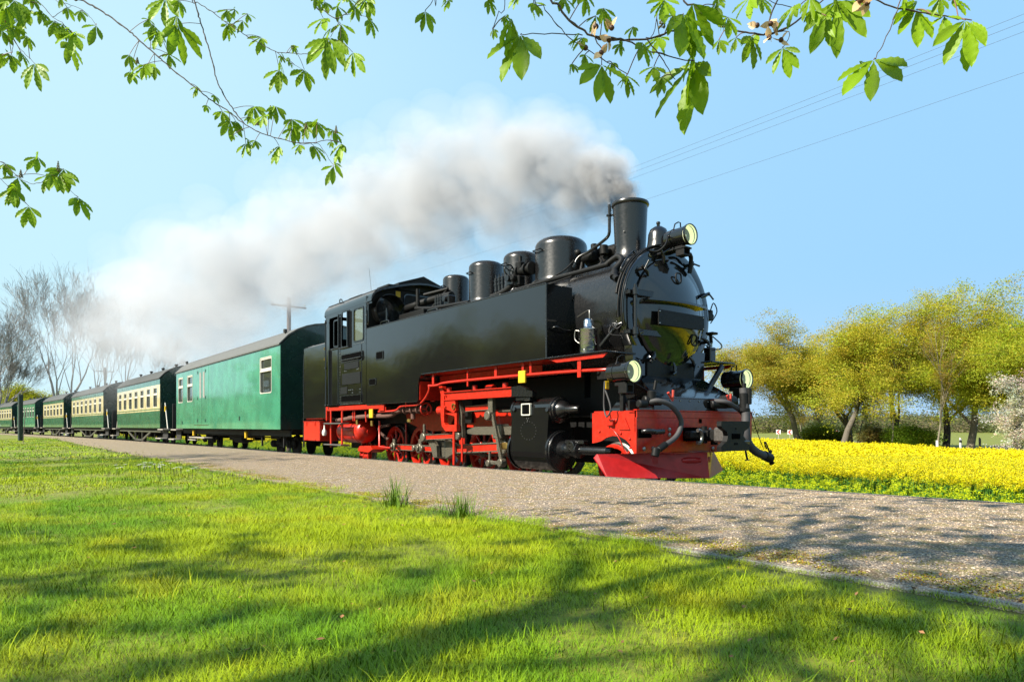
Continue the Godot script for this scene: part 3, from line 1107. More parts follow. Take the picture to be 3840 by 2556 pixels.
	for q in [[0.57, 0.84, 0.012, 88, -8], [0.63, 0.845, 0.009, 80, -14], [0.52, 0.835, 0.016, 96, 12]]:
		var arc := []
		for i in 24:
			var an := deg_to_rad(lerpf(q[3], q[4], i / 23.0))
			arc.append(Vector3(q[0], 2.19 + q[1] * sin(an), q[1] * cos(an)))
		tube(st, arc, q[2], 6)
	tube(st, curve([Vector3(0.63, 2.0, 0.82), Vector3(0.6, 1.93, 0.88), Vector3(0.5, 1.98, 0.88), Vector3(0.5, 1.88, 0.9), Vector3(0.62, 1.85, 0.82)]), 0.009, 6)
	tube(st, curve([Vector3(0.64, 2.15, -0.845), Vector3(0.7, 2.3, -0.9), Vector3(0.66, 2.42, -0.88), Vector3(0.62, 2.3, -0.86)]), 0.008, 6)
	tube(st, curve([Vector3(0.66, 1.98, -0.86), Vector3(0.72, 1.86, -0.98), Vector3(0.62, 1.82, -1.0), Vector3(0.5, 1.9, -0.84)]), 0.008, 6)
	obj("cable", st, M.black_dull, smokebox)
	st = mb()
	for z in [-1.0, 1.0]:
		for q in [[52.0, 30.0]]:
			var arc := []
			for i in 8:
				var an := deg_to_rad(lerpf(q[0], q[1], i / 7.0))
				arc.append(Vector3(0.55, 2.19 + 0.9 * sin(an), z * 0.9 * cos(an)))
			arc.push_front(Vector3(0.55, 2.19 + 0.8 * sin(deg_to_rad(q[0])), z * 0.8 * cos(deg_to_rad(q[0]))))
			arc.append(Vector3(0.55, 2.19 + 0.8 * sin(deg_to_rad(q[1])), z * 0.8 * cos(deg_to_rad(q[1]))))
			tube(st, arc, 0.012, 6)
	obj("grab_rail", st, M.black_satin, smokebox)
	st = mb()
	box(st, Vector3(0.55, 2.27, -0.9), Vector3(0.12, 0.14, 0.1), 0.01)
	tube(st, [Vector3(0.55, 2.27, -0.85), Vector3(0.55, 2.27, -1.0)], 0.035, 8)
	box(st, Vector3(0.58, 2.02, -0.88), Vector3(0.22, 0.03, 0.12), 0.005)
	tube(st, [Vector3(0.6, 2.02, -0.9), Vector3(0.6, 1.9, -0.92)], 0.022, 8)
	obj("side_valve", st, M.black_dull, smokebox)
	# ---- chimney
	st = mb()
	lathe(st, [Vector2(0.4, 0.0), Vector2(0.33, 0.05), Vector2(0.27, 0.09), Vector2(0.225, 0.16), Vector2(0.206, 0.24), Vector2(0.203, 0.3), Vector2(0.226, 0.83), Vector2(0.24, 0.84), Vector2(0.248, 0.86), Vector2(0.24, 0.885), Vector2(0.222, 0.885), Vector2(0.215, 0.86), Vector2(0.195, 0.3)], Vector3(0.0, 2.84, 0), Y, 40)
	for y in [3.3]:
		rivet(st, Vector3(0.08, y, 0.2), Vector3(0.4, 0, 1), 0.012)
	obj("chimney", st, M.black_satin, L)
	st = mb()
	tube(st, curve([Vector3(-0.82, 3.0, 0.25), Vector3(-0.78, 3.14, 0.2), Vector3(-0.62, 3.2, 0.15), Vector3(-0.36, 3.28, 0.15), Vector3(-0.245, 3.34, 0.15), Vector3(-0.232, 3.45, 0.15), Vector3(-0.232, 3.74, 0.15)]), 0.021, 10)
	tube(st, [Vector3(-0.232, 3.6, 0.15), Vector3(-0.16, 3.6, 0.1)], 0.012, 6)
	box(st, Vector3(-0.235, 3.6, 0.15), Vector3(0.06, 0.03, 0.06), 0.006)
	obj("steam_pipe", st, M.black_satin, L)
	# ---- domes
	for d in [[-1.36, 0.385, 3.55, 0.17, "sand_dome"], [-2.3, 0.29, 3.545, 0.14, "steam_dome"], [-3.27, 0.3, 3.585, 0.13, "sand_dome"], [-4.23, 0.235, 3.53, 0.09, "steam_dome"]]:
		st = mb()
		lathe(st, dome_profile(d[1], d[2] - 2.8, d[3], 0.13), Vector3(d[0], 2.8, 0), Y, 40)
		cyl(st, Vector3(d[0] - 0.02, d[2] + 0.003, 0), Y, d[1] * 0.35, 0.02, 20, 0.006)
		rivet(st, Vector3(d[0] + d[1] * 0.55, d[2] - 0.01, 0.05), Y, 0.02)
		var dm := obj(d[4], st, M.black_satin, L)
		st = mb()
		tube(st, [Vector3(d[0] + d[1] * 0.1, d[2] - 0.22, d[1] + 0.0), Vector3(d[0] + d[1] * 0.1, d[2] - 0.2, d[1] + 0.05), Vector3(d[0] - d[1] * 0.4, d[2] - 0.2, d[1] + 0.03), Vector3(d[0] - d[1] * 0.4, d[2] - 0.22, d[1] - 0.05)], 0.01, 6)
		obj("handrail", st, M.black_dull, dm)
	# ---- gear between and beside the domes
	st = mb()
	cyl(st, Vector3(-1.0, 3.22, -0.22), X, 0.115, 0.62, 20, 0.012)
	cyl(st, Vector3(-0.72, 3.22, -0.22), X, 0.13, 0.05, 20)
	box(st, Vector3(-0.68, 3.06, -0.18), Vector3(0.4, 0.22, 0.26), 0.02)
	cyl(st, Vector3(-0.85, 3.17, 0.03), X, 0.07, 0.22, 14, 0.01)
	cyl(st, Vector3(-0.72, 3.2, -0.05), Y, 0.05, 0.16, 12, 0.01)
	cyl(st, Vector3(-0.5, 3.16, -0.02), Y, 0.06, 0.13, 12, 0.01)
	ball(st, Vector3(-0.86, 3.24, 0.13), 0.05)
	tube(st, [Vector3(-0.55, 3.0, -0.1), Vector3(-0.55, 2.9, 0.0)], 0.05, 8)
	tube(st, curve([Vector3(-0.5, 3.1, 0.05), Vector3(-0.42, 3.0, 0.12), Vector3(-0.55, 2.94, 0.2)]), 0.02, 6)
	tube(st, [Vector3(-0.9, 3.12, 0.0), Vector3(-0.86, 2.9, 0.1)], 0.03, 8)
	obj("turbo_generator", st, M.black_dull, L)
	st = mb()
	cyl(st, Vector3(-2.02, 3.13, 0.36), X, 0.06, 0.42, 14, 0.01)
	for x in [-1.92, -1.74, -1.62]: cyl(st, Vector3(x, 3.13, 0.36), X, 0.095, 0.035, 14)
	box(st, Vector3(-1.88, 3.2, 0.36), Vector3(0.12, 0.16, 0.12), 0.02)
	cyl(st, Vector3(-1.88, 3.27, 0.36), Y, 0.03, 0.09, 10)
	tube(st, curve([Vector3(-1.95, 3.1, 0.38), Vector3(-2.0, 2.95, 0.42), Vector3(-2.2, 2.85, 0.46), Vector3(-2.45, 2.82, 0.48)]), 0.045, 10)
	box(st, Vector3(-1.9, 2.98, 0.38), Vector3(0.18, 0.16, 0.14), 0.02)
	cyl(st, Vector3(-1.88, 3.02, 0.43), Z, 0.045, 0.1, 10, 0.01)
	var sv := obj("steam_valve", st, M.black_dull, L)
	st = mb()
	var ring := []
	for k in 21: ring.append(Vector3(-2.04 + 0.01, 3.16 + 0.085 * sin(TAU * k / 20), 0.47 + 0.085 * cos(TAU * k / 20)) + X * 0.02)
	tube(st, ring, 0.012, 6, false)
	for k in 3:
		var an := TAU * k / 3 + 0.4
		tube(st, [Vector3(-2.01, 3.16, 0.47), Vector3(-2.01, 3.16 + 0.085 * sin(an), 0.47 + 0.085 * cos(an))], 0.009, 5)
	tube(st, [Vector3(-2.03, 3.16, 0.47), Vector3(-1.94, 3.14, 0.4)], 0.014, 6)
	obj("handwheel", st, M.black_gloss, sv)
	for g in [[-2.36, 0.46, 2.88], [-4.2, 0.44, 2.86]]:
		st = mb()
		for k in 3:
			var x: float = g[0] + k * 0.085
			cyl(st, Vector3(x, g[2], g[1]), Y, 0.026, 0.22, 10, 0.006)
			cyl(st, Vector3(x, g[2] + 0.1, g[1]), Y, 0.034, 0.03, 10)
			cyl(st, Vector3(x, g[2] + 0.16, g[1]), Y, 0.034, 0.02, 10)
			tube(st, curve([Vector3(x, g[2], g[1]), Vector3(x - 0.03, g[2] - 0.08, g[1] + 0.05), Vector3(x - 0.1, g[2] - 0.13, g[1] + 0.1)]), 0.012, 6)
			tube(st, [Vector3(x, g[2] + 0.22, g[1]), Vector3(x, g[2] + 0.27, g[1])], 0.01, 5)
		box(st, Vector3(g[0] + 0.36, g[2] + 0.13, g[1] - 0.06), Vector3(0.16, 0.17, 0.16), 0.015)
		cyl(st, Vector3(g[0] + 0.36, g[2] + 0.15, g[1] + 0.01), Z, 0.05, 0.06, 12)
		obj("sander_valve", st, M.black_satin, L)
	# ---- pipes on top
	st = mb()
	tube(st, curve([Vector3(-1.75, 2.78, 0.6), Vector3(-1.0, 2.81, 0.57), Vector3(0.15, 2.82, 0.55)]), 0.032, 10)
	tube(st, curve([Vector3(0.1, 2.82, 0.55), Vector3(0.26, 2.89, 0.52), Vector3(0.36, 2.82, 0.55), Vector3(0.33, 2.7, 0.64), Vector3(0.4, 2.6, 0.71), Vector3(0.47, 2.55, 0.74)]), 0.038, 10)
	cyl(st, Vector3(0.36, 2.66, 0.67), Vector3(0.3, -0.8, 0.5), 0.05, 0.09, 12)
	tube(st, curve([Vector3(-1.6, 2.6, 0.72), Vector3(-1.35, 2.8, 0.6), Vector3(-1.25, 2.85, 0.56), Vector3(-1.0, 2.82, 0.58), Vector3(-0.85, 2.95, 0.4), Vector3(-0.8, 3.1, 0.26)]), 0.012, 6)
	tube(st, curve([Vector3(-1.3, 2.6, 0.74), Vector3(-1.0, 2.72, 0.64), Vector3(-0.5, 2.78, 0.58)]), 0.01, 6)
	tube(st, curve([Vector3(0.2, 2.86, 0.5), Vector3(0.4, 2.9, 0.42), Vector3(0.45, 2.98, 0.2)]), 0.01, 6)
	tube(st, [Vector3(-4.64, 2.94, 0.6), Vector3(-4.1, 2.86, 0.6), Vector3(-2.9, 2.79, 0.6)], 0.036, 10)
	tube(st, [Vector3(-4.9, 2.86, 0.62), Vector3(-4.1, 2.78, 0.62), Vector3(-3.2, 2.74, 0.6)], 0.03, 10)
	tube(st, [Vector3(-4.57, 2.95, 0.6), Vector3(-4.57, 3.28, 0.6)], 0.035, 10)
	cyl(st, Vector3(-4.57, 3.0, 0.6), Y, 0.045, 0.05, 12)
	tube(st, curve([Vector3(-5.3, 2.8, 0.55), Vector3(-5.2, 3.0, 0.5), Vector3(-4.9, 3.03, 0.5), Vector3(-4.4, 3.1, 0.35), Vector3(-3.9, 3.1, 0.3)]), 0.07, 10)
	tube(st, [Vector3(-4.6, 3.2, 0.45), Vector3(-4.1, 3.25, 0.25)], 0.03, 8)
	tube(st, [Vector3(-4.1, 3.25, 0.25), Vector3(-4.4, 2.95, 0.4)], 0.02, 8)
	box(st, Vector3(-4.6, 2.78, 0.68), Vector3(0.9, 0.16, 0.1), 0.01)
	obj("top_pipework", st, M.black_dull, boiler)
	st = mb()
	for q in [[-5.15, 2.6, 1.05], [-3.55, 2.59, 1.0]]:
		tube(st, [Vector3(q[0], q[1], q[2]), Vector3(q[0], q[1] + 0.08, q[2]), Vector3(q[0] + 0.03, q[1] + 0.11, q[2]), Vector3(q[0] + 0.3, q[1] + 0.11, q[2]), Vector3(q[0] + 0.33, q[1] + 0.08, q[2]), Vector3(q[0] + 0.33, q[1], q[2])], 0.014, 8)
	obj("tank_handle", st, M.black_gloss, L)
	# ---- bell
	st = mb()
	lathe(st, [Vector2(0.15, 0.0), Vector2(0.152, 0.02), Vector2(0.14, 0.05), Vector2(0.132, 0.1), Vector2(0.125, 0.19), Vector2(0.1, 0.25), Vector2(0.05, 0.285), Vector2(0.02, 0.295), Vector2(0.02, 0.32), Vector2(0.028, 0.33), Vector2(0.02, 0.35), Vector2(0, 0.355)], Vector3(0.47, 3.02, 0), Y, 32)
	var bell := obj("bell", st, M.black_satin, L)
	st = mb()
	box(st, Vector3(0.47, 2.98, 0), Vector3(0.16, 0.08, 0.22), 0.02)
	obj("bell_stand", st, M.black_dull, bell)
	lamp("headlamp", "upper headlamp beside the bell on top of the smokebox", Vector3(0.97, 3.1, 0.0), L)
	lamp("headlamp", "lower headlamp at the near end of the red buffer beam", Vector3(1.03, 1.4, 1.07), L)
	lamp("headlamp", "lower headlamp at the far end of the red buffer beam", Vector3(1.03, 1.41, -1.09), L)
	st = mb()
	box(st, Vector3(0.76, 2.95, 0.0), Vector3(0.34, 0.02, 0.14), 0.004)
	tube(st, curve([Vector3(0.72, 3.12, 0.12), Vector3(0.76, 2.98, 0.22), Vector3(0.7, 2.9, 0.3), Vector3(0.62, 2.92, 0.38)]), 0.012, 6)
	tube(st, curve([Vector3(0.74, 2.9, -0.1), Vector3(0.76, 2.94, -0.25), Vector3(0.74, 2.86, -0.3), Vector3(0.72, 2.72, -0.3)]), 0.028, 8)
	for z in [-1.09, 1.07]:
		box(st, Vector3(0.86, 1.06, z), Vector3(0.05, 0.22, 0.05), 0.004)
		box(st, Vector3(0.95, 1.02, z * 0.93), Vector3(0.03, 0.13, 0.16), 0.004)
		tube(st, [Vector3(0.9, 0.99, z * 0.93), Vector3(0.85, 1.18, z)], 0.018, 6)
	tube(st, [Vector3(0.92, 1.3, 1.0), Vector3(1.02, 1.18, 0.8)], 0.008, 5)
	obj("lamp_support", st, M.black_dull, L)
	st = mb()
	tube(st, curve([Vector3(0.7, 1.3, 1.19), Vector3(0.7, 1.18, 1.2), Vector3(0.68, 1.0, 1.18), Vector3(0.74, 0.9, 1.2), Vector3(0.8, 1.0, 1.2), Vector3(0.72, 1.2, 1.2)]), 0.01, 6)
	obj("lamp_cable", st, M.rubber, L)
	st = mb()
	box(st, Vector3(0.68, 1.26, 1.14), Vector3(0.03, 0.09, 0.06), 0.006)
	obj("yellow_tag", st, M.yellow_tag, L)

	# ---- side tanks
	for s in [1.0, -1.0]:
		st = mb()
		prism(st, [Vector2(-5.43, 1.205), Vector2(-3.52, 1.205), Vector2(-3.5, 1.22), Vector2(-3.49, 1.48), Vector2(-3.47, 1.56), Vector2(-3.43, 1.61), Vector2(-3.36, 1.635), Vector2(-0.3, 1.635), Vector2(-0.3, 2.57), Vector2(-5.43, 2.61)], Vector3(0, 0, s * 0.98), X, Y, 0.44)
		var tank := obj("side_tank", st, M.black_gloss, L)
		st = mb()
		tube(st, [Vector3(-0.3, 1.64, s * 1.195), Vector3(-0.3, 2.568, s * 1.195)], 0.012, 8)
		tube(st, [Vector3(-5.4, 2.61, s * 1.192), Vector3(-0.3, 2.57, s * 1.192)], 0.012, 8)
		box(st, Vector3(-4.46, 1.2, s * 1.09), Vector3(1.94, 0.012, 0.26), 0.0)
		obj("edge_strip", st, M.black_satin, tank)
		if s > 0:
			for h in [[-5.02, 1.99, -4.73, 2.14], [-5.31, 1.54, -5.02, 1.67]]:
				st = mb()
				var inner := round_rect(h[0] + 0.02, h[1] + 0.015, h[2] - 0.02, h[3] - 0.015, 0.02)
				ring_frame(st, round_rect(h[0], h[1], h[2], h[3], 0.03), inner, Vector3(0, 0, 1.203), X, Y, 0.018)
				var f := obj("foot_recess", st, M.black_satin, tank)
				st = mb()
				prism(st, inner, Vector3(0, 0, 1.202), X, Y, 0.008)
				obj("recess_shade", st, M.black_inside, f)  # black plate set proud, its colour standing in for the hole's shade
			st = mb()
			tube(st, curve([Vector3(-0.27, 2.02, 1.12), Vector3(-0.22, 2.03, 1.1), Vector3(-0.22, 2.0, 0.98), Vector3(-0.22, 2.0, 0.86), Vector3(-0.28, 2.0, 0.84)]), 0.013, 6)
			obj("grab_handle", st, M.black_satin, tank)
		st = mb()
		box(st, Vector3(-3.484, 1.415, s * 0.975), Vector3(0.012, 0.38, 0.4))
		box(st, Vector3(-1.9, 1.629, s * 0.96), Vector3(3.1, 0.008, 0.38))
		box(st, Vector3(-2.1, 1.55, s * 0.84), Vector3(2.6, 0.13, 0.012))
		box(st, Vector3(-0.9, 1.5, s * 0.82), Vector3(1.3, 0.06, 0.012))
		obj("red_underside", st, M.red_paint, tank)
		st = mb()
		box(st, Vector3(0.23, 1.635, s * 0.98), Vector3(1.05, 0.02, 0.5), 0.006)
		box(st, Vector3(-1.83, 1.633, s * 1.214), Vector3(3.05, 0.018, 0.024), 0.004)
		var rb := obj("running_board", st, M.black_satin, L)
		st = mb()
		prism(st, [Vector2(-0.25, 1.618), Vector2(0.74, 1.618), Vector2(0.68, 1.572), Vector2(-0.1, 1.572)], Vector3(0, 0, s * 1.19), X, Y, 0.016)
		box(st, Vector3(0.27, 1.49, s * 1.175), Vector3(0.06, 0.24, 0.012), 0.003)
		obj("red_valance", st, M.red_paint, rb)
	# pipe rail under the near running board
	st = mb()
	tube(st, curve([Vector3(-3.24, 1.445, 1.15), Vector3(-3.0, 1.44, 1.15), Vector3(-2.6, 1.47, 1.15), Vector3(-0.81, 1.465, 1.15), Vector3(0.2, 1.45, 1.15), Vector3(0.55, 1.44, 1.15), Vector3(0.74, 1.44, 1.08)]), 0.02, 8)
	tube(st, curve([Vector3(-5.03, 1.06, 1.15), Vector3(-4.4, 1.07, 1.15), Vector3(-4.15, 1.14, 1.15), Vector3(-3.62, 1.15, 1.15), Vector3(-3.4, 1.22, 1.15), Vector3(-3.24, 1.36, 1.15), Vector3(-3.24, 1.46, 1.15)], 0.04), 0.019, 8)
	for q in [[-3.1, 1.46, 1.63, 0.028], [-2.12, 1.38, 1.63, 0.016], [-1.42, 1.46, 1.63, 0.028], [-0.82, 1.47, 1.63, 0.02], [-0.66, 1.47, 1.63, 0.02], [-4.0, 1.12, 1.22, 0.02], [-4.75, 1.06, 1.14, 0.02]]:
		box(st, Vector3(q[0], (q[1] + q[2]) * 0.5, 1.15), Vector3(q[3] * 2.0, q[2] - q[1], 0.02), 0.003)
	obj("pipe_rail", st, M.red_paint, L)
	for p in [Vector3(-0.8, 1.44, 1.18), Vector3(-5.27, 1.03, 1.18)]:
		st = mb()
		box(st, p, Vector3(0.14, 0.16, 0.03), 0.006)
		obj("yellow_tag", st, M.yellow_tag, L)

	# ---- cab
	var cab := Node3D.new()
	cab.name = "cab"
	L.add_child(cab)
	var holes := [[-7.2, 2.38, -6.64, 3.02], [-6.56, 2.36, -6.18, 3.06], [-5.98, 2.42, -5.56, 3.04]]
	for s in [1.0, -1.0]:
		st = mb()
		plate(st, [-7.4, 1.21, -5.44, 3.12], holes, Vector3(0, 0, s * 1.19), X, Y, 0.024)
		obj("cab_side", st, M.black_gloss, cab)
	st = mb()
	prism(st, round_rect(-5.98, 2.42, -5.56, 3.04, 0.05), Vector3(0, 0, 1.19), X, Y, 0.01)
	obj("window_pane", st, M.olive_reflection_glass, cab)
	st = mb()
	ring_frame(st, round_rect(-6.0, 2.4, -5.54, 3.06, 0.06), round_rect(-5.97, 2.43, -5.57, 3.03, 0.05), Vector3(0, 0, 1.205), X, Y, 0.014)
	ring_frame(st, round_rect(-6.58, 2.34, -6.16, 3.08, 0.07), round_rect(-6.55, 2.37, -6.19, 3.05, 0.06), Vector3(0, 0, 1.205), X, Y, 0.014)
	ring_frame(st, round_rect(-6.98, 2.4, -6.7, 2.96, 0.05), round_rect(-6.95, 2.43, -6.73, 2.93, 0.04), Vector3(0, 0, 1.19), X, Y, 0.03)
	box(st, Vector3(-6.2, 2.7, 1.23), Vector3(0.03, 0.7, 0.05), 0.006)
	box(st, Vector3(-6.66, 2.7, 1.225), Vector3(0.03, 0.66, 0.04), 0.006)
	box(st, Vector3(-6.38, 2.345, 1.23), Vector3(0.46, 0.03, 0.06), 0.006)
	box(st, Vector3(-6.86, 2.37, 1.22), Vector3(0.4, 0.025, 0.04), 0.006)
	obj("window_frame", st, M.black_satin, cab)
	st = mb()
	var arc := [Vector2(1.205, 3.1), Vector2(1.2, 3.17), Vector2(1.175, 3.235), Vector2(1.12, 3.3), Vector2(1.0, 3.36), Vector2(0.85, 3.405), Vector2(0.65, 3.46), Vector2(0.4, 3.52), Vector2(0.2, 3.555), Vector2(0.0, 3.567)]
	var full := arc.duplicate()
	for i in range(8, -1, -1): full.append(Vector2(-arc[i].x, arc[i].y))
	smooth(st)
	for i in full.size() - 1:
		var A := Vector3(-7.46, full[i].y, full[i].x)
		var B := Vector3(-5.22, full[i].y, full[i].x)
		var C := Vector3(-5.22, full[i + 1].y, full[i + 1].x)
		var D := Vector3(-7.46, full[i + 1].y, full[i + 1].x)
		quad_out(st, A, B, C, D, Vector3(-6.4, 2.4, 0))
	flat(st)
	for i in full.size() - 1:
		var A := Vector3(0, full[i].y - 0.035, full[i].x * 0.985)
		var C := Vector3(0, full[i + 1].y - 0.035, full[i + 1].x * 0.985)
		quad_out(st, A + X * -7.46, A + X * -5.22, C + X * -5.22, C + X * -7.46, Vector3(-6.4, 9, 0))
		for x in [-7.46, -5.22]:
			quad_out(st, Vector3(x, full[i].y, full[i].x), A + X * x, C + X * x, Vector3(x, full[i + 1].y, full[i + 1].x), Vector3(-6.4, 3, 0))
	var roof := obj("cab_roof", st, M.black_gloss, cab)
	st = mb()
	tube(st, [Vector3(-7.46, 3.31, 1.1), Vector3(-5.22, 3.31, 1.1)], 0.014, 6)
	# ventilator hatches with low gables
	prism(st, [Vector2(-0.55, 3.42), Vector2(0.55, 3.42), Vector2(0.55, 3.55), Vector2(0, 3.74), Vector2(-0.55, 3.55)], Vector3(-5.95, 0, 0), Vector3(0, 0, 1), Y, 1.1)
	box(st, Vector3(-5.75, 3.5, 0.62), Vector3(0.5, 0.05, 0.2), 0.01)
	prism(st, [Vector2(-0.4, 3.3), Vector2(0.4, 3.3), Vector2(0.4, 3.5), Vector2(0, 3.62), Vector2(-0.4, 3.5)], Vector3(-6.95, 0, 0.35), Vector3(0, 0, 1), Y, 0.6)
	tube(st, curve([Vector3(-6.9, 3.3, 1.1), Vector3(-6.9, 3.38, 1.1), Vector3(-6.82, 3.38, 1.1), Vector3(-6.78, 3.34, 1.1)]), 0.012, 6)
	obj("roof_vent", st, M.black_dull, roof)
	st = mb()
	tube(st, [Vector3(-5.75, 3.4, 0.95), Vector3(-5.85, 3.85, 0.95)], 0.003, 4)
	obj("antenna", st, M.black_dull, roof)
	# front wall of the cab, follows the roof; back wall; floor; inside
	st = mb()
	var wall := [Vector2(-1.17, 2.3), Vector2(1.17, 2.3)]
	for i in range(0, full.size()): wall.append(Vector2(full[i].x * 0.965, full[i].y - 0.04))
	prism(st, wall, Vector3(-5.46, 0, 0), Vector3(0, 0, 1), Y, 0.03)
	obj("cab_front", st, M.black_dull, cab)
	st = mb()
	for s in [1.0, -1.0]:
		lathe(st, [Vector2(0.3, -0.02), Vector2(0.305, 0.1), Vector2(0.31, 0.22), Vector2(0.3, 0.22), Vector2(0.29, 0.1), Vector2(0.285, 0.0)], Vector3(-5.44, 2.96, s * 0.8), X, 32)
	obj("spectacle_hood", st, M.black_gloss, cab)
	st = mb()
	for s in [1.0, -1.0]:
		lathe(st, [Vector2(0.284, 0.012), Vector2(0, 0.012)], Vector3(-5.44, 2.96, s * 0.8), X, 28)
	obj("spectacle_glass", st, M.dark_glass, cab)
	st = mb()
	ring_frame(st, round_rect(-0.42, 3.1, 0.42, 3.36, 0.08), round_rect(-0.4, 3.12, 0.4, 3.34, 0.07), Vector3(-5.44, 0, 0), Vector3(0, 0, 1), Y, 0.02)
	box(st, Vector3(-5.43, 3.32, 0.56), Vector3(0.012, 0.12, 0.1))
	var fr := obj("front_panel", st, M.yellow_tag if false else M.black_gloss, cab)
	st = mb()
	box(st, Vector3(-5.42, 3.33, 0.55), Vector3(0.012, 0.11, 0.1), 0.003)
	obj("yellow_tag", st, M.yellow_tag, cab)
	st = mb()
	plate(st, [-1.18, 1.2, 1.18, 3.12], [[0.25, 2.65, 0.85, 3.05], [-0.85, 2.65, -0.25, 3.05]], Vector3(-7.41, 0, 0), Vector3(0, 0, 1), Y, 0.03)
	box(st, Vector3(-6.45, 1.22, 0), Vector3(1.9, 0.04, 2.3))
	cyl(st, Vector3(-5.9, 2.15, 0), X, 0.55, 0.5, 24)
	box(st, Vector3(-6.0, 1.6, 0), Vector3(0.6, 0.8, 1.3))
	obj("cab_inside", st, M.black_inside, cab)
	# sheet joints, door and fittings on the near side
	st = mb()
	box(st, Vector3(-6.12, 1.8, 1.206), Vector3(0.98, 1.1, 0.01), 0.003)
	var cd := obj("cab_door", st, M.black_gloss, cab)
	st = mb()
	box(st, Vector3(-6.07, 1.975, 1.216), Vector3(0.66, 0.14, 0.012), 0.003)
	box(st, Vector3(-6.08, 1.72, 1.217), Vector3(0.84, 0.22, 0.014), 0.004)
	box(st, Vector3(-6.43, 1.5, 1.215), Vector3(0.32, 0.14, 0.01), 0.003)
	obj("plate", st, M.black_dull, cd)
	st = mb()
	ring_frame(st, round_rect(-6.55, 2.04, -5.57, 2.22, 0.04), round_rect(-6.53, 2.06, -5.59, 2.2, 0.03), Vector3(0, 0, 1.214), X, Y, 0.02)
	ring_frame(st, round_rect(-6.55, 1.26, -5.62, 1.41, 0.02), round_rect(-6.53, 1.28, -5.64, 1.39, 0.015), Vector3(0, 0, 1.214), X, Y, 0.02)
	tube(st, [Vector3(-6.52, 2.1, 1.235), Vector3(-5.6, 2.1, 1.235)], 0.014, 6)
	tube(st, [Vector3(-6.5, 2.06, 1.23), Vector3(-5.7, 2.06, 1.23)], 0.01, 6)
	obj("slot_frame", st, M.black_satin, cd)
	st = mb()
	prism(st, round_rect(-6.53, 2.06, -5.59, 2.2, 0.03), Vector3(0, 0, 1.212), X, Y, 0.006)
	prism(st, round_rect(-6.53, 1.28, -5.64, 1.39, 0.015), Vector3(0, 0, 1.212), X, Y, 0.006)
	obj("slot_shade", st, M.black_inside, cd)  # black strips paint in the darkness of the two slots
	st = mb()
	for i in 19: rivet(st, Vector3(-6.66, 1.27 + i * 0.055, 1.207), Z, 0.009)
	for i in 16: rivet(st, Vector3(-6.6 + i * 0.064, 1.232, 1.207), Z, 0.009)
	for i in 8: rivet(st, Vector3(-5.97 + i * 0.06, 2.375, 1.207), Z, 0.009)
	for i in 10: rivet(st, Vector3(-5.47, 2.35 + i * 0.085, 1.207), Z, 0.009)
	for i in 12: rivet(st, Vector3(-7.385, 1.8 + i * 0.11, 1.207), Z, 0.01)
	for q in [[-6.2, 1.5], [-6.12, 1.5], [-6.03, 1.5], [-6.03, 1.44], [-6.03, 1.39], [-5.7, 1.5], [-5.7, 1.44], [-6.4, 1.88], [-6.34, 1.88], [-5.82, 1.88], [-5.78, 1.88], [-6.3, 2.03], [-5.75, 2.03]]:
		rivet(st, Vector3(q[0], q[1], 1.212), Z, 0.012)
	kind(obj1("rivet", st, M.bright_steel, cab), "stuff")
	st = mb()
	tube(st, [Vector3(-7.28, 1.2, 1.25), Vector3(-7.28, 3.0, 1.25)], 0.017, 8)
	tube(st, [Vector3(-7.16, 1.22, 1.23), Vector3(-7.16, 2.36, 1.23)], 0.014, 8)
	tube(st, [Vector3(-6.69, 1.25, 1.225), Vector3(-6.69, 3.05, 1.225)], 0.011, 8)
	for y in [1.22, 2.0, 2.95]: ball(st, Vector3(-7.28, y, 1.25), 0.028, 8)
	tube(st, curve([Vector3(-5.4, 2.68, 1.17), Vector3(-5.37, 2.72, 1.19), Vector3(-5.37, 3.05, 1.19), Vector3(-5.42, 3.1, 1.17)]), 0.014, 6)
	tube(st, [Vector3(-5.4, 2.95, 1.19), Vector3(-5.43, 3.22, 1.2)], 0.012, 6)
	box(st, Vector3(-6.98, 1.225, 1.21), Vector3(0.5, 0.03, 0.06), 0.006)
	tube(st, [Vector3(-5.0, 2.6, 1.0), Vector3(-5.0, 2.95, 1.0)], 0.02, 8)
	obj("handrail", st, M.black_gloss, cab)
	for y in [2.2, 2.42]:
		st = mb()
		lathe(st, [Vector2(0.028, 0), Vector2(0.028, 0.02), Vector2(0.014, 0.02), Vector2(0.014, 0)], Vector3(-7.42, y, 1.2), Vector3(0.2, 0, 1), 12)
		obj("socket", st, M.brass, cab)

	# ---- coal bunker
	st = mb()
	box(st, Vector3(-8.05, 1.75, 0), Vector3(1.3, 1.62, 2.4), 0.03)
	var bunker := obj("coal_bunker", st, M.black_gloss, L)
	st = mb()
	tube(st, curve([Vector3(-8.7, 1.0, 1.14), Vector3(-8.76, 1.05, 1.17), Vector3(-8.76, 2.3, 1.17), Vector3(-8.7, 2.38, 1.15)]), 0.014, 6)
	tube(st, [Vector3(-8.74, 0.32, 1.18), Vector3(-8.74, 1.0, 1.18)], 0.02, 6)
	for x in [-8.3, -7.6]: rivet(st, Vector3(x, 2.56, 1.12), Y, 0.03)
	obj("grab_rail", st, M.black_satin, bunker)
	st = mb()
	box(st, Vector3(-7.4, 1.06, 1.16), Vector3(0.05, 0.3, 0.06), 0.004)
	box(st, Vector3(-7.56, 1.1, 1.17), Vector3(0.36, 0.28, 0.02), 0.004)
	box(st, Vector3(-6.1, 1.155, 1.17), Vector3(2.6, 0.085, 0.05), 0.006)
	box(st, Vector3(-6.1, 1.115, 1.1), Vector3(2.6, 0.012, 0.16), 0.0)
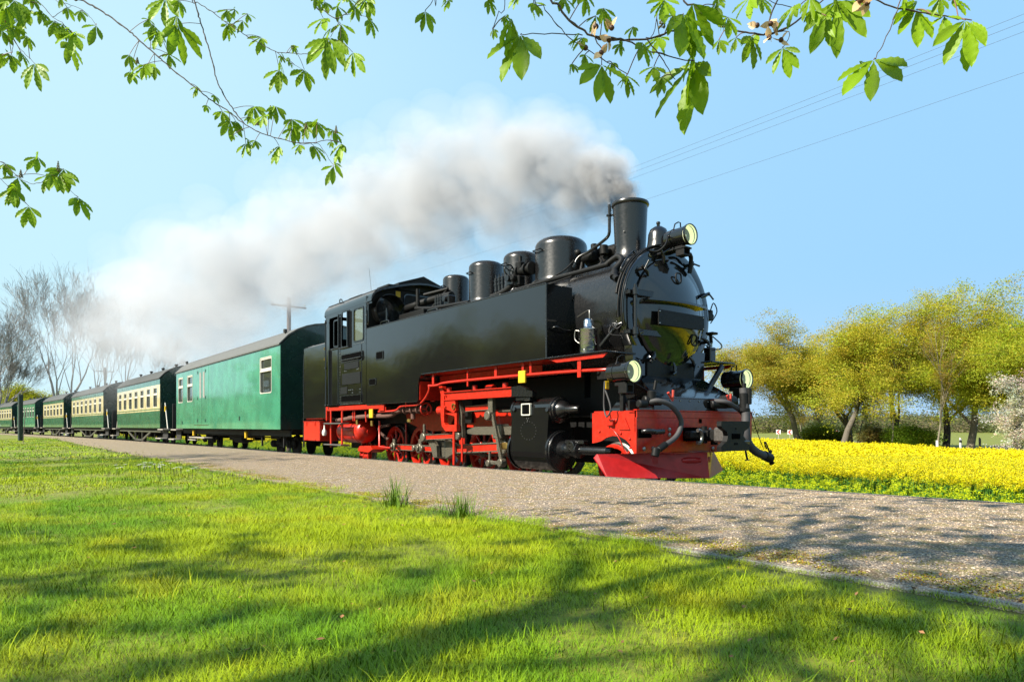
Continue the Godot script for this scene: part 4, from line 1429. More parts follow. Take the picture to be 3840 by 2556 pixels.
	box(st, Vector3(-4.85, 1.13, 1.17), Vector3(0.2, 0.12, 0.04), 0.006)
	obj("floor_beam", st, M.red_paint, L)
	st = mb()
	box(st, Vector3(-8.22, 0.69, 0.9), Vector3(0.94, 0.43, 0.6), 0.012)
	box(st, Vector3(-8.22, 0.9, 0.9), Vector3(0.96, 0.012, 0.62), 0.003)
	var tb := obj("tool_box", st, M.red_paint, L)
	st = mb()
	for x in [-8.5, -8.0]:
		box(st, Vector3(x, 0.85, 1.206), Vector3(0.03, 0.1, 0.012), 0.003)
		box(st, Vector3(x, 0.5, 1.206), Vector3(0.05, 0.03, 0.012), 0.003)
	obj("hasp", st, M.red_paint, tb)
	st = mb()
	lathe(st, [Vector2(0, -0.09), Vector2(0.04, -0.08), Vector2(0.055, -0.03), Vector2(0.045, 0.02), Vector2(0.02, 0.06), Vector2(0.015, 0.14), Vector2(0, 0.14)], Vector3(-7.62, 0.68, 1.14), Y, 14)
	obj("porcelain_insulator", st, M.porcelain, tb)  # bulb-shaped white porcelain insulator, gives no light
	# frames, ash pan, dark innards
	st = mb()
	for s in [1.0, -1.0]:
		box(st, Vector3(-3.7, 0.62, s * 0.3), Vector3(8.8, 0.62, 0.03))
	box(st, Vector3(-4.6, 1.2, 0), Vector3(3.4, 0.7, 1.1))
	box(st, Vector3(-1.6, 1.05, 0), Vector3(2.6, 0.25, 0.8))
	box(st, Vector3(0.2, 1.25, 0), Vector3(0.96, 0.7, 0.9))
	box(st, Vector3(-1.6, 1.3, 0), Vector3(2.2, 0.4, 0.7))
	box(st, Vector3(-7.9, 0.75, 0), Vector3(1.5, 0.5, 1.6))
	for x in [-5.2, -4.2, -3.2, -2.2]:
		box(st, Vector3(x, 0.4, 0.42), Vector3(0.06, 0.5, 0.08))
		box(st, Vector3(x, 0.4, -0.42), Vector3(0.06, 0.5, 0.08))
	cyl(st, Vector3(-1.0, 0.95, -1.15), X, 0.2, 0.8, 16)
	cyl(st, Vector3(-1.0, 0.5, -1.1), X, 0.27, 0.7, 16)
	obj("main_frame", st, M.black_dull, L)
	st = mb()
	prism(st, [Vector2(-5.1, 1.06), Vector2(-5.0, 0.87), Vector2(-4.59, 0.77), Vector2(-4.11, 0.71), Vector2(-3.6, 0.72), Vector2(-3.3, 1.06)], Vector3(0, 0, 0.56), X, Y, 0.02)
	prism(st, [Vector2(-3.1, 1.05), Vector2(-3.1, 0.78), Vector2(-1.7, 0.78), Vector2(-1.7, 1.05)], Vector3(0, 0, 0.5), X, Y, 0.02)
	for x in [-5.2, -4.2, -3.2, -2.2]:
		tube(st, curve([Vector3(x - 0.02, 0.98, 0.5), Vector3(x, 0.8, 0.5), Vector3(x + 0.02, 0.2, 0.5)]), 0.022, 6)
	obj("ash_pan", st, M.red_paint, L)
	# wheels
	var wm := wheel_meshes(0.4, 9)
	var lead := wheel_meshes(0.29, 8)
	for s in [1.0, -1.0]:
		for x in [-5.7, -4.7, -3.7, -2.7, -1.7]:
			var w := put("driving_wheel", wm[0], M.red_paint, L)
			w.position = Vector3(x, 0.4, s * 0.47)
			if s < 0: w.rotation.y = PI
			put("tyre", wm[1], M.steel, w)
		for x in [0.16, -7.0]:
			var w := put("carrying_wheel", lead[0], M.red_paint, L)
			w.position = Vector3(x, 0.29, s * 0.47)
			if s < 0: w.rotation.y = PI
			put("tyre", lead[1], M.steel, w)
	# coupling rod with bosses and oil cups
	rod(L, "coupling_rod", Vector3(-5.48, 0.4, 0.6), Vector3(-1.48, 0.4, 0.6), 0.115, 0.05, M.red_paint)
	st = mb()
	for x in [-5.48, -4.48, -3.48, -2.48, -1.48]:
		cyl(st, Vector3(x, 0.4, 0.55), Z, 0.088, 0.1, 20, 0.01)
		cyl(st, Vector3(x, 0.4, 0.65), Z, 0.045, 0.03, 14, 0.006)
		box(st, Vector3(x + 0.02, 0.51, 0.6), Vector3(0.09, 0.12, 0.06), 0.012)
	for x in [-4.62, -4.34]:
		cyl(st, Vector3(x, 0.4, 0.58), Z, 0.05, 0.1, 16, 0.01)
	obj("crank_boss", st, M.oily_steel, L)
	# main rod
	rod(L, "main_rod", Vector3(-3.2, 0.42, 0.82), Vector3(-1.68, 0.5, 0.82), 0.145, 0.06, M.red_paint)
	st = mb()
	box(st, Vector3(-3.38, 0.42, 0.82), Vector3(0.36, 0.3, 0.1), 0.03)
	box(st, Vector3(-3.38, 0.6, 0.82), Vector3(0.3, 0.1, 0.09), 0.015)
	prism(st, [Vector2(-3.2, 0.57), Vector2(-3.2, 0.27), Vector2(-3.05, 0.33), Vector2(-2.9, 0.37), Vector2(-2.9, 0.5)], Vector3(0, 0, 0.82), X, Y, 0.09)
	cyl(st, Vector3(-1.66, 0.5, 0.76), Z, 0.12, 0.13, 24, 0.015)
	prism(st, [Vector2(-3.72, 0.66), Vector2(-3.6, 0.68), Vector2(-3.32, 0.48), Vector2(-3.3, 0.3), Vector2(-3.42, 0.28), Vector2(-3.5, 0.44)], Vector3(0, 0, 0.93), X, Y, 0.06)
	obj("big_end", st, M.oily_steel, L)
	rod(L, "eccentric_rod", Vector3(-3.62, 0.61, 1.0), Vector3(-2.6, 0.65, 1.0), 0.09, 0.045, M.red_paint)
	st = mb()
	cyl(st, Vector3(-3.64, 0.61, 0.95), Z, 0.075, 0.1, 18, 0.012)
	cyl(st, Vector3(-3.64, 0.69, 1.0), Y, 0.025, 0.14, 10, 0.006)
	cyl(st, Vector3(-2.58, 0.65, 0.95), Z, 0.065, 0.1, 18, 0.012)
	prism(st, [Vector2(-2.74, 1.2), Vector2(-2.62, 1.2), Vector2(-2.52, 1.0), Vector2(-2.52, 0.85), Vector2(-2.5, 0.62), Vector2(-2.64, 0.6), Vector2(-2.66, 0.8), Vector2(-2.68, 1.0)], Vector3(0, 0, 0.96), X, Y, 0.06)
	obj("expansion_link", st, M.oily_steel, L)
	rod(L, "radius_rod", Vector3(-2.5, 1.06, 0.93), Vector3(-1.75, 1.08, 0.93), 0.09, 0.04, M.red_paint)
	st = mb()
	prism(st, [Vector2(-1.78, 1.24), Vector2(-1.7, 1.26), Vector2(-1.67, 1.2), Vector2(-1.67, 0.95), Vector2(-1.74, 0.92), Vector2(-1.78, 1.0)], Vector3(0, 0, 1.0), X, Y, 0.06)
	prism(st, [Vector2(-1.68, 0.98), Vector2(-1.62, 0.96), Vector2(-1.44, 0.42), Vector2(-1.39, 0.28), Vector2(-1.45, 0.26), Vector2(-1.52, 0.5)], Vector3(0, 0, 1.04), X, Y, 0.035)
	cyl(st, Vector3(-1.72, 0.95, 0.98), Z, 0.07, 0.12, 16, 0.01)
	cyl(st, Vector3(-1.42, 0.29, 1.0), Z, 0.06, 0.1, 16, 0.01)
	cyl(st, Vector3(-1.72, 0.27, 1.0), Z, 0.05, 0.09, 16, 0.01)
	cyl(st, Vector3(-1.72, 0.3, 1.04), Y, 0.02, 0.14, 10)
	box(st, Vector3(-1.57, 0.28, 1.04), Vector3(0.3, 0.055, 0.04), 0.01)
	obj("combination_lever", st, M.oily_steel, L)
	st = mb()
	prism(st, [Vector2(-2.55, 0.73), Vector2(-2.3, 0.79), Vector2(-1.2, 0.8), Vector2(-1.2, 0.68), Vector2(-2.3, 0.67), Vector2(-2.55, 0.69)], Vector3(0, 0, 0.85), X, Y, 0.11)
	box(st, Vector3(-1.68, 0.72, 0.87), Vector3(0.2, 0.22, 0.18), 0.02)
	box(st, Vector3(-1.68, 0.54, 0.82), Vector3(0.18, 0.2, 0.12), 0.02)
	tube(st, [Vector3(-1.6, 0.5, 0.82), Vector3(-1.1, 0.5, 0.82)], 0.04, 12)
	tube(st, [Vector3(-1.75, 1.02, 0.85), Vector3(-1.1, 1.02, 0.85)], 0.03, 12)
	obj("slide_bar", st, M.oily_steel, L)
	st = mb()
	box(st, Vector3(-1.46, 0.52, 0.95), Vector3(0.16, 0.1, 0.1), 0.02)
	cyl(st, Vector3(-1.3, 0.52, 0.9), X, 0.06, 0.1, 14, 0.01)
	obj("gland", st, M.brass, L)
	# red motion bracket, beam and straps
	st = mb()
	prism(st, [Vector2(-3.06, 1.43), Vector2(-2.96, 1.43), Vector2(-2.9, 1.32), Vector2(-2.9, 0.86), Vector2(-2.86, 0.82), Vector2(-2.54, 0.82), Vector2(-2.54, 0.72), Vector2(-2.86, 0.72), Vector2(-2.97, 0.8), Vector2(-3.0, 0.95), Vector2(-3.0, 1.3)], Vector3(0, 0, 1.04), X, Y, 0.07)
	prism(st, [Vector2(-2.91, 1.2), Vector2(-2.6, 1.2), Vector2(-2.57, 1.05), Vector2(-2.64, 1.0), Vector2(-2.91, 1.08)], Vector3(0, 0, 1.04), X, Y, 0.05)
	prism(st, [Vector2(-2.91, 1.0), Vector2(-2.62, 0.95), Vector2(-2.62, 0.8), Vector2(-2.56, 0.8), Vector2(-2.56, 1.0)], Vector3(0, 0, 1.04), X, Y, 0.04)
	box(st, Vector3(-2.04, 1.265, 1.04), Vector3(1.74, 0.12, 0.03), 0.004)
	for y in [1.325, 1.205]: box(st, Vector3(-2.04, y, 1.04), Vector3(1.74, 0.014, 0.09), 0.003)
	for x in [-2.8, -2.1, -1.35]: cyl(st, Vector3(x, 1.33, 1.04), Y, 0.04, 0.07, 12, 0.006)
	cyl(st, Vector3(-1.9, 1.34, 0.95), X, 0.06, 0.16, 12, 0.01)
	box(st, Vector3(-2.64, 0.46, 1.06), Vector3(0.05, 0.52, 0.02), 0.004)
	box(st, Vector3(-2.5, 0.42, 1.0), Vector3(0.04, 0.4, 0.02), 0.004)
	for q in [Vector3(-2.86, 1.28, 1.08), Vector3(-2.86, 1.1, 1.08)]: rivet(st, q, Z, 0.02)
	cyl(st, Vector3(-3.2, 1.05, 0.98), X, 0.07, 0.2, 14, 0.01)
	obj("motion_bracket", st, M.red_paint, L)
	st = mb()
	lathe(st, [Vector2(0.03, 0), Vector2(0.05, 0), Vector2(0.05, 0.02), Vector2(0.03, 0.02)], Vector3(-2.63, 1.1, 1.06), Z, 16)
	obj("brass_bush", st, M.brass, L)
	st = mb()
	for x in [-2.61, -2.45]: tube(st, [Vector3(x, 0.22, 1.05), Vector3(x, 0.26, 1.05)], 0.02, 6)
	prism(st, [Vector2(-1.17, 1.33), Vector2(-0.98, 1.34), Vector2(-0.72, 1.25), Vector2(-0.72, 1.18), Vector2(-1.17, 1.2)], Vector3(0, 0, 1.04), X, Y, 0.07)
	box(st, Vector3(-0.95, 1.16, 1.0), Vector3(0.3, 0.05, 0.12), 0.01)
	obj("beam_end", st, M.black_satin, L)

	# ---- cylinder block: valve chest above, cylinder below, flat cladding between
	var hull := []
	for i in 13:
		var an := deg_to_rad(lerpf(0.0, 180.0, i / 12.0) - 4.0)
		hull.append(Vector2(0.87 + 0.165 * cos(an), 1.01 + 0.165 * sin(an)))
	for i in 13:
		var an := deg_to_rad(lerpf(180.0, 356.0, i / 12.0))
		hull.append(Vector2(0.83 + 0.245 * cos(an), 0.48 + 0.265 * sin(an)))
	st = mb()
	prism(st, hull, Vector3(-0.82, 0, 0), Vector3(0, 0, 1), Y, 0.76)
	var cb := obj("cylinder_block", st, M.black_gloss, L)
	st = mb()
	for q in [[1.01, 0.87, 0.16], [0.48, 0.83, 0.26]]:
		for e in [[-0.44, 1.0], [-1.2, -1.0]]:
			var r: float = q[2]
			lathe(st, [Vector2(r + 0.012, 0.0), Vector2(r + 0.012, 0.035), Vector2(r - 0.005, 0.04), Vector2(r - 0.01, 0.06), Vector2(r * 0.6, 0.075), Vector2(r * 0.35, 0.1), Vector2(0, 0.11)], Vector3(e[0], q[0], q[1]), X * e[1], 32)
	lathe(st, [Vector2(0.12, 0), Vector2(0.1, 0.05), Vector2(0.055, 0.1), Vector2(0.05, 0.28), Vector2(0.03, 0.31), Vector2(0, 0.31)], Vector3(-0.36, 1.01, 0.87), X, 20)
	lathe(st, [Vector2(0.11, 0), Vector2(0.11, 0.1), Vector2(0.085, 0.12), Vector2(0.085, 0.26), Vector2(0.1, 0.27), Vector2(0.1, 0.33), Vector2(0.055, 0.35), Vector2(0.052, 0.86), Vector2(0.045, 0.88), Vector2(0, 0.88)], Vector3(-0.36, 0.5, 0.87), X, 24)
	cyl(st, Vector3(-0.12, 0.55, 0.93), Z, 0.07, 0.04, 20, 0.006)
	box(st, Vector3(-0.1, 0.6, 0.87), Vector3(0.34, 0.05, 0.1), 0.01)
	cyl(st, Vector3(-0.45, 1.0, 1.0), Vector3(0, 0.2, 1), 0.03, 0.06, 10)
	cyl(st, Vector3(-1.14, 1.02, 1.0), Vector3(0, 0.2, 1), 0.03, 0.06, 10)
	obj("cylinder_cover", st, M.black_satin, cb)
	st = mb()
	for q in [[1.01, 0.87, 0.14, 8], [0.48, 0.83, 0.235, 14]]:
		for k in int(q[3]):
			var an: float = TAU * k / q[3]
			cyl(st, Vector3(-0.41, q[0] + q[2] * sin(an), q[1] + q[2] * cos(an)), X, 0.014, 0.03, 6)
	for k in 6: cyl(st, Vector3(-0.12, 0.55 + 0.05 * sin(TAU * k / 6), 0.97 + 0.0), Z, 0.008, 0.012, 6)
	kind(obj1("bolt", st, M.steel, cb), "stuff")
	st = mb()
	ring_frame(st, round_rect(-0.97, 0.94, -0.78, 1.1, 0.01, 1), round_rect(-0.955, 0.955, -0.795, 1.085, 0.008, 1), Vector3(0, 0, 1.05), X, Y, 0.03)
	obj("sight_frame", st, M.window_frame, cb)
	st = mb()
	box(st, Vector3(-0.875, 1.02, 1.045), Vector3(0.16, 0.13, 0.01))
	obj("sight_glass", st, M.black_inside, cb)
	st = mb()
	for k in 18:
		var an := TAU * k / 18
		rivet(st, Vector3(-0.82 + 0.16 * cos(an), 0.74 + 0.12 * sin(an), 1.062), Z, 0.005)
	for q in [[-0.86, 0.9], [-0.82, 0.9], [-0.84, 0.88], [-0.84, 0.86]]: rivet(st, Vector3(q[0], q[1], 1.055), Z, 0.008)
	kind(obj1("cladding_screw", st, M.steel, cb), "stuff")
	# red air reservoir, lagged pipe, handwheel, steps
	st = mb()
	lathe(st, [Vector2(0, -0.08), Vector2(0.1, -0.07), Vector2(0.19, -0.03), Vector2(0.225, 0.04), Vector2(0.23, 0.1), Vector2(0.23, 0.95), Vector2(0.225, 1.01), Vector2(0.19, 1.08), Vector2(0.1, 1.12), Vector2(0.05, 1.125), Vector2(0.05, 1.15), Vector2(0, 1.15)], Vector3(-7.25, 0.69, 0.82), X, 32)
	var at_o := obj("air_reservoir", st, M.red_paint, L)
	st = mb()
	for x in [-6.95, -6.4]: lathe(st, [Vector2(0.232, 0), Vector2(0.238, 0), Vector2(0.238, 0.04), Vector2(0.232, 0.04)], Vector3(x, 0.69, 0.82), X, 32)
	tube(st, curve([Vector3(-6.9, 0.92, 0.82), Vector3(-6.75, 1.05, 0.9), Vector3(-6.5, 1.05, 1.0)]), 0.02, 6)
	obj("strap", st, M.red_paint, at_o)
	st = mb()
	tube(st, curve([Vector3(-6.5, 0.96, 1.08), Vector3(-5.6, 0.985, 1.08), Vector3(-4.75, 0.99, 1.08), Vector3(-4.5, 1.05, 1.06), Vector3(-4.3, 1.1, 1.0)]), 0.042, 10)
	tube(st, [Vector3(-7.15, 0.92, 1.05), Vector3(-6.55, 0.95, 1.05)], 0.04, 10)
	tube(st, curve([Vector3(-5.1, 0.82, 0.9), Vector3(-5.35, 0.78, 0.95), Vector3(-5.4, 0.7, 0.95), Vector3(-5.25, 0.55, 0.85)]), 0.028, 8)
	obj("lagged_pipe", st, M.wrapped_pipe, L)
	st = mb()
	tube(st, [Vector3(-4.25, 1.08, 1.04), Vector3(-3.6, 1.08, 1.04)], 0.05, 10)
	for x in [-4.2, -3.95, -3.75]: cyl(st, Vector3(x, 1.08, 1.04), X, 0.08, 0.035, 12)
	cyl(st, Vector3(-3.95, 0.92, 1.04), Y, 0.04, 0.12, 10)
	var vb := obj("blow_down_valve", st, M.wrapped_pipe, L)
	st = mb()
	ring = []
	for k in 21: ring.append(Vector3(-3.52, 1.08 + 0.1 * sin(TAU * k / 20), 1.04 + 0.1 * cos(TAU * k / 20)))
	tube(st, ring, 0.016, 6, false)
	for k in 3: tube(st, [Vector3(-3.52, 1.08, 1.04), Vector3(-3.52, 1.08 + 0.1 * sin(TAU * k / 3), 1.04 + 0.1 * cos(TAU * k / 3))], 0.011, 5)
	obj("handwheel", st, M.red_paint, vb)
	st = mb()
	for q in [[-7.12, 1.12, 0.36], [-6.55, 1.1, 0.4]]:
		box(st, Vector3(q[0], (q[1] + q[2]) * 0.5, 1.2), Vector3(0.055, q[1] - q[2], 0.03), 0.008)
	box(st, Vector3(-5.62, 0.98, 1.12), Vector3(0.03, 0.22, 0.03), 0.005, Basis(Z, 0.15))
	for x in [-6.2, -6.12]: tube(st, [Vector3(x, 1.1, 1.12), Vector3(x, 0.9, 1.12)], 0.016, 6)
	tube(st, [Vector3(-5.3, 0.9, 1.0), Vector3(-5.3, 0.42, 1.0), Vector3(-4.85, 0.4, 1.0)], 0.022, 6)
	obj("ladder_post", st, M.red_paint, L)
	for y in [0.85, 0.42]:
		st = mb()
		box(st, Vector3(-6.8, y, 1.22), Vector3(0.86, 0.03, 0.2), 0.008)
		obj("step_tread", st, M.steel, L)
	st = mb()
	for q in [[-6.1, 0.9], [-5.45, 0.88]]: cyl(st, Vector3(q[0], q[1] - 0.08, 1.08), Y, 0.03, 0.1, 10, 0.006)
	cyl(st, Vector3(-4.0, 0.86, 1.08), Y, 0.045, 0.06, 12, 0.01)
	obj("drain_cock", st, M.brass, L)
	st = mb()
	prism(st, [Vector2(-6.5, 0.3), Vector2(-6.4, 0.4), Vector2(-5.9, 0.42), Vector2(-5.8, 0.35), Vector2(-6.0, 0.28)], Vector3(0, 0, 0.75), X, Y, 0.3)
	cyl(st, Vector3(-6.45, 0.2, 0.8), X, 0.06, 0.3, 12, 0.01)
	for x in [-6.45, -6.3, -6.1]: cyl(st, Vector3(x, 0.08, 0.85), Y, 0.02, 0.3, 8)
	obj("brake_cylinder", st, M.red_paint, L)

	# ---- front: saddle apron, buffer beam, plow
	st = mb()
	flat(st)
	var c := Vector3(0.3, 0.9, 0)
	for s in [1.0, -1.0]:
		quad_out(st, Vector3(1.08, 0.98, s * 0.8), Vector3(1.08, 1.13, s * 0.8), Vector3(0.68, 1.4, s * 0.62), Vector3(0.4, 0.98, s * 0.8), c)
	quad_out(st, Vector3(1.08, 0.98, -0.8), Vector3(1.08, 0.98, 0.8), Vector3(1.08, 1.13, 0.8), Vector3(1.08, 1.13, -0.8), c)
	quad_out(st, Vector3(1.08, 1.13, -0.8), Vector3(1.08, 1.13, 0.8), Vector3(0.68, 1.4, 0.62), Vector3(0.68, 1.4, -0.62), c)
	box(st, Vector3(1.075, 1.125, 0), Vector3(0.03, 0.016, 1.6), 0.004)
	prism(st, [Vector2(-0.62, 1.2), Vector2(0.62, 1.2), Vector2(0.7, 1.75), Vector2(-0.7, 1.75)], Vector3(0.6, 0, 0), Vector3(0, 0, 1), Y, 0.12)
	var ap := obj("saddle_apron", st, M.black_gloss, L)
	st = mb()
	for i in 9: rivet(st, Vector3(1.083, 1.09, -0.7 + i * 0.175), X, 0.01)
	for i in 6:
		var an := deg_to_rad(-90.0 - 42.0 + i * 17.0)
		rivet(st, Vector3(0.662, 2.19 + 0.84 * sin(an), 0.84 * cos(an)), X, 0.012)
	kind(obj1("rivet", st, M.steel, ap), "stuff")
	st = mb()
	var side := [Vector2(0.41, 0.95), Vector2(0.41, 0.6), Vector2(0.48, 0.61), Vector2(0.56, 0.63), Vector2(0.64, 0.67), Vector2(0.73, 0.69), Vector2(0.84, 0.685), Vector2(0.93, 0.65), Vector2(0.99, 0.6), Vector2(1.03, 0.54), Vector2(1.05, 0.5), Vector2(1.07, 0.5), Vector2(1.07, 0.97)]
	for s in [1.0, -1.0]:
		prism(st, side, Vector3(0, 0, s * 1.09), X, Y, 0.02)
		if s > 0:
			prism(st, [Vector2(0.84, 0.76), Vector2(1.0, 0.76), Vector2(0.93, 0.89)], Vector3(0, 0, 1.108), X, Y, 0.014)
			box(st, Vector3(0.72, 0.84, 1.12), Vector3(0.1, 0.08, 0.05), 0.01)
			tube(st, curve([Vector3(0.72, 0.78, 1.12), Vector3(0.8, 0.74, 1.14), Vector3(0.88, 0.65, 1.14), Vector3(0.93, 0.52, 1.12)]), 0.008, 5)
			for q in [[0.53, 0.74], [0.86, 0.72], [0.99, 0.66], [1.0, 0.56], [0.98, 0.51]]: rivet(st, Vector3(q[0], q[1], 1.102), Z, 0.018)
	box(st, Vector3(1.07, 0.735, 0), Vector3(0.03, 0.47, 2.2), 0.005)
	box(st, Vector3(1.075, 0.93, 0), Vector3(0.035, 0.075, 2.2), 0.004)
	box(st, Vector3(1.075, 0.975, 0), Vector3(0.05, 0.014, 2.22), 0.003)
	box(st, Vector3(0.74, 0.962, 0), Vector3(0.64, 0.016, 2.16), 0.0)
	tube(st, [Vector3(0.98, 0.962, 1.12), Vector3(1.06, 0.962, 1.12)], 0.006, 4)
	var beam := obj("buffer_beam", st, M.red_paint, L)
	st = mb()
	for q in [[0.55, 0.98], [0.55, 0.83], [0.76, 0.55], [0.7, 0.55], [0.76, -0.2], [0.7, -0.2], [0.53, -0.26], [0.55, -0.83], [0.55, -0.98]]:
		lathe(st, [Vector2(0.026, 0), Vector2(0.024, 0.012), Vector2(0.012, 0.02), Vector2(0, 0.021)], Vector3(1.085, q[0], q[1]), X, 10)
	kind(obj1("bolt", st, M.steel, beam), "stuff")
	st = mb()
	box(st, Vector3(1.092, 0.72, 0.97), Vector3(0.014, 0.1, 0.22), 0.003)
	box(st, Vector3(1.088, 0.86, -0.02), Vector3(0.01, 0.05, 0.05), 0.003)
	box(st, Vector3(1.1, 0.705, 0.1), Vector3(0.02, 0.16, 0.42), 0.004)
	obj("beam_slot_shade", st, M.black_inside, beam)  # slot shade drawn as black boxes on the beam face
	st = mb()
	tube(st, curve([Vector3(1.08, 0.735, 1.02), Vector3(1.16, 0.75, 1.0), Vector3(1.17, 0.74, 0.9)]), [0.03, 0.03, 0.026, 0.024, 0.024, 0.024, 0.024, 0.024, 0.024, 0.024] if false else 0.028, 8)
	tube(st, [Vector3(1.15, 0.735, 0.92), Vector3(1.16, 0.74, 0.74)], 0.03, 8)
	obj("tow_hook", st, M.black_satin, L)
	# centre buffer coupler
	st = mb()
	box(st, Vector3(1.24, 0.69, 0.0), Vector3(0.34, 0.12, 0.2), 0.015)
	box(st, Vector3(1.2, 0.7, 0.22), Vector3(0.12, 0.09, 0.3), 0.02)
	box(st, Vector3(1.2, 0.69, -0.12), Vector3(0.16, 0.14, 0.1), 0.01)
	cyl(st, Vector3(1.2, 0.6, 0.06), Y, 0.035, 0.2, 12)
	cyl(st, Vector3(1.26, 0.58, -0.05), Y, 0.04, 0.06, 12)
	var cp := obj("coupler", st, M.black_dull, L)
	st = mb()
	var hook := []
	for i in 9:
		var an := deg_to_rad(lerpf(110.0, -120.0, i / 8.0))
		hook.append(Vector3(1.25 + 0.03, 0.68 + 0.075 * sin(an), 0.27 - 0.06 * cos(an)))
	tube(st, hook, 0.022, 8)
	box(st, Vector3(1.46, 0.7, 0.05), Vector3(0.16, 0.17, 0.2), 0.02)
	obj("coupler_shank", st, M.steel, cp)
	st = mb()
	var face := []
	var half := [Vector2(0.27, 0.855), Vector2(0.275, 0.8), Vector2(0.25, 0.775), Vector2(0.17, 0.74), Vector2(0.15, 0.69), Vector2(0.17, 0.63), Vector2(0.25, 0.59), Vector2(0.275, 0.57), Vector2(0.27, 0.52)]
	for q in half: face.append(q)
	for i in range(8, -1, -1): face.append(Vector2(-half[i].x, half[i].y))
	var hole := [Vector2(0.075, 0.72), Vector2(0.075, 0.65), Vector2(-0.075, 0.65), Vector2(-0.075, 0.72)]
	prism(st, face, Vector3(1.55, 0, 0), Vector3(0, 0, 1), Y, 0.06)
	var bface := obj("coupler_face", st, M.black_dull, cp)
	st = mb()
	box(st, Vector3(1.583, 0.685, 0), Vector3(0.008, 0.06, 0.15))
	for y in [0.77, 0.6]: box(st, Vector3(1.582, y, 0), Vector3(0.005, 0.022, 0.006))
	for z in [-0.025, 0.025]: box(st, Vector3(1.582, 0.6, z), Vector3(0.005, 0.022, 0.006))
	obj("pin_slot_shade", st, M.black_inside, bface)  # dark of the pin holes painted as thin black boxes
	# hoses
	st = mb()
	hose(st, [Vector3(1.1, 1.06, 0.95), Vector3(1.2, 1.075, 0.88), Vector3(1.25, 1.03, 0.74), Vector3(1.26, 0.92, 0.6), Vector3(1.26, 0.81, 0.56), Vector3(1.25, 0.68, 0.64), Vector3(1.24, 0.58, 0.84), Vector3(1.22, 0.53, 0.93)], 0.029, 12)
	obj("brake_hose", st, M.rubber, L)
	st = mb()
	hose(st, [Vector3(1.12, 1.1, -0.25), Vector3(1.22, 1.09, -0.32), Vector3(1.25, 1.05, -0.43), Vector3(1.26, 0.96, -0.62), Vector3(1.26, 0.83, -0.72), Vector3(1.25, 0.71, -0.7), Vector3(1.25, 0.66, -0.64)], 0.029, 12)
	obj("brake_hose", st, M.rubber, L)
	st = mb()
	cyl(st, Vector3(1.22, 0.47, 0.96), Vector3(0.1, 1, -0.25), 0.045, 0.1, 12, 0.01)
	tube(st, [Vector3(1.24, 0.6, 0.8), Vector3(1.23, 0.55, 0.9)], 0.038, 10)
	cyl(st, Vector3(1.08, 1.08, 0.98), Vector3(0.4, 0.0, -1), 0.055, 0.22, 14, 0.012)
	cyl(st, Vector3(1.13, 1.03, 0.9), Y, 0.05, 0.16, 14, 0.012)
	cyl(st, Vector3(1.12, 1.04, 0.98), Vector3(-0.1, 0, 1), 0.045, 0.12, 14, 0.012)
	tube(st, [Vector3(1.13, 1.2, 0.86), Vector3(1.14, 1.3, 0.84)], 0.018, 8)
	cyl(st, Vector3(1.1, 1.06, -0.2), Vector3(0.3, 0, -1), 0.05, 0.24, 14, 0.012)
	cyl(st, Vector3(1.08, 1.1, -0.7), Vector3(0, 0, 1), 0.08, 0.24, 14, 0.015)
	obj("air_cock", st, M.black_dull, L)
	st = mb()
	for q in [[Vector3(1.2, 1.08, 0.63), Vector3(1.2, 1.2, 0.62), Vector3(1.2, 1.17, 0.71)], [Vector3(1.2, 1.07, -0.46), Vector3(1.2, 1.19, -0.47), Vector3(1.2, 1.17, -0.39)]]:
		tube(st, [q[0], q[1]], [0.011, 0.016], 8)
		tube(st, [q[0], q[2]], [0.01, 0.015], 8)
	obj("cock_handle", st, M.red_handle, L)
	st = mb()
	hose(st, [Vector3(1.3, 1.26, -0.58), Vector3(1.33, 0.96, -0.58), Vector3(1.35, 0.74, -0.55), Vector3(1.35, 0.6, -0.6), Vector3(1.35, 0.49, -0.76), Vector3(1.35, 0.42, -1.0)], 0.05, 14)
	var sh := obj("heating_hose", st, M.rubber, L)
	st = mb()
	cyl(st, Vector3(1.31, 1.0, -0.58), Y, 0.058, 0.2, 14, 0.01)
	cyl(st, Vector3(1.31, 0.97, -0.58), Y, 0.07, 0.05, 14, 0.01)
	cyl(st, Vector3(1.31, 1.2, -0.58), Y, 0.025, 0.12, 10, 0.005)
	cyl(st, Vector3(1.35, 0.44, -0.94), Vector3(0, -0.3, -1), 0.06, 0.16, 14, 0.012)
	tube(st, [Vector3(1.35, 0.39, -1.08), Vector3(1.35, 0.33, -1.14), Vector3(1.35, 0.33, -1.1)], 0.025, 8)
	tube(st, [Vector3(1.35, 0.41, -1.04), Vector3(1.35, 0.49, -1.1)], 0.02, 8)
	tube(st, curve([Vector3(1.35, 0.52, -1.0), Vector3(1.35, 0.6, -0.95), Vector3(1.35, 0.58, -1.0), Vector3(1.35, 0.48, -1.06)]), 0.01, 6)
	tube(st, [Vector3(1.35, 0.97, -0.66), Vector3(1.35, 0.73, -0.79), Vector3(1.35, 0.51, -0.94)], 0.005, 5)
	box(st, Vector3(1.34, 1.16, -0.6), Vector3(0.1, 0.2, 0.05), 0.01)
	obj("hose_coupling", st, M.black_dull, sh)
	st = mb()
	tube(st, [Vector3(1.45, 0.71, -0.26), Vector3(1.45, 0.56, -0.37), Vector3(1.45, 0.4, -0.43)], 0.013, 6)
	box(st, Vector3(1.45, 0.4, -0.43), Vector3(0.02, 0.012, 0.08), 0.003)
	tube(st, curve([Vector3(1.4, 0.76, -0.3), Vector3(1.4, 0.66, -0.42), Vector3(1.4, 0.58, -0.52)]), 0.02, 6)
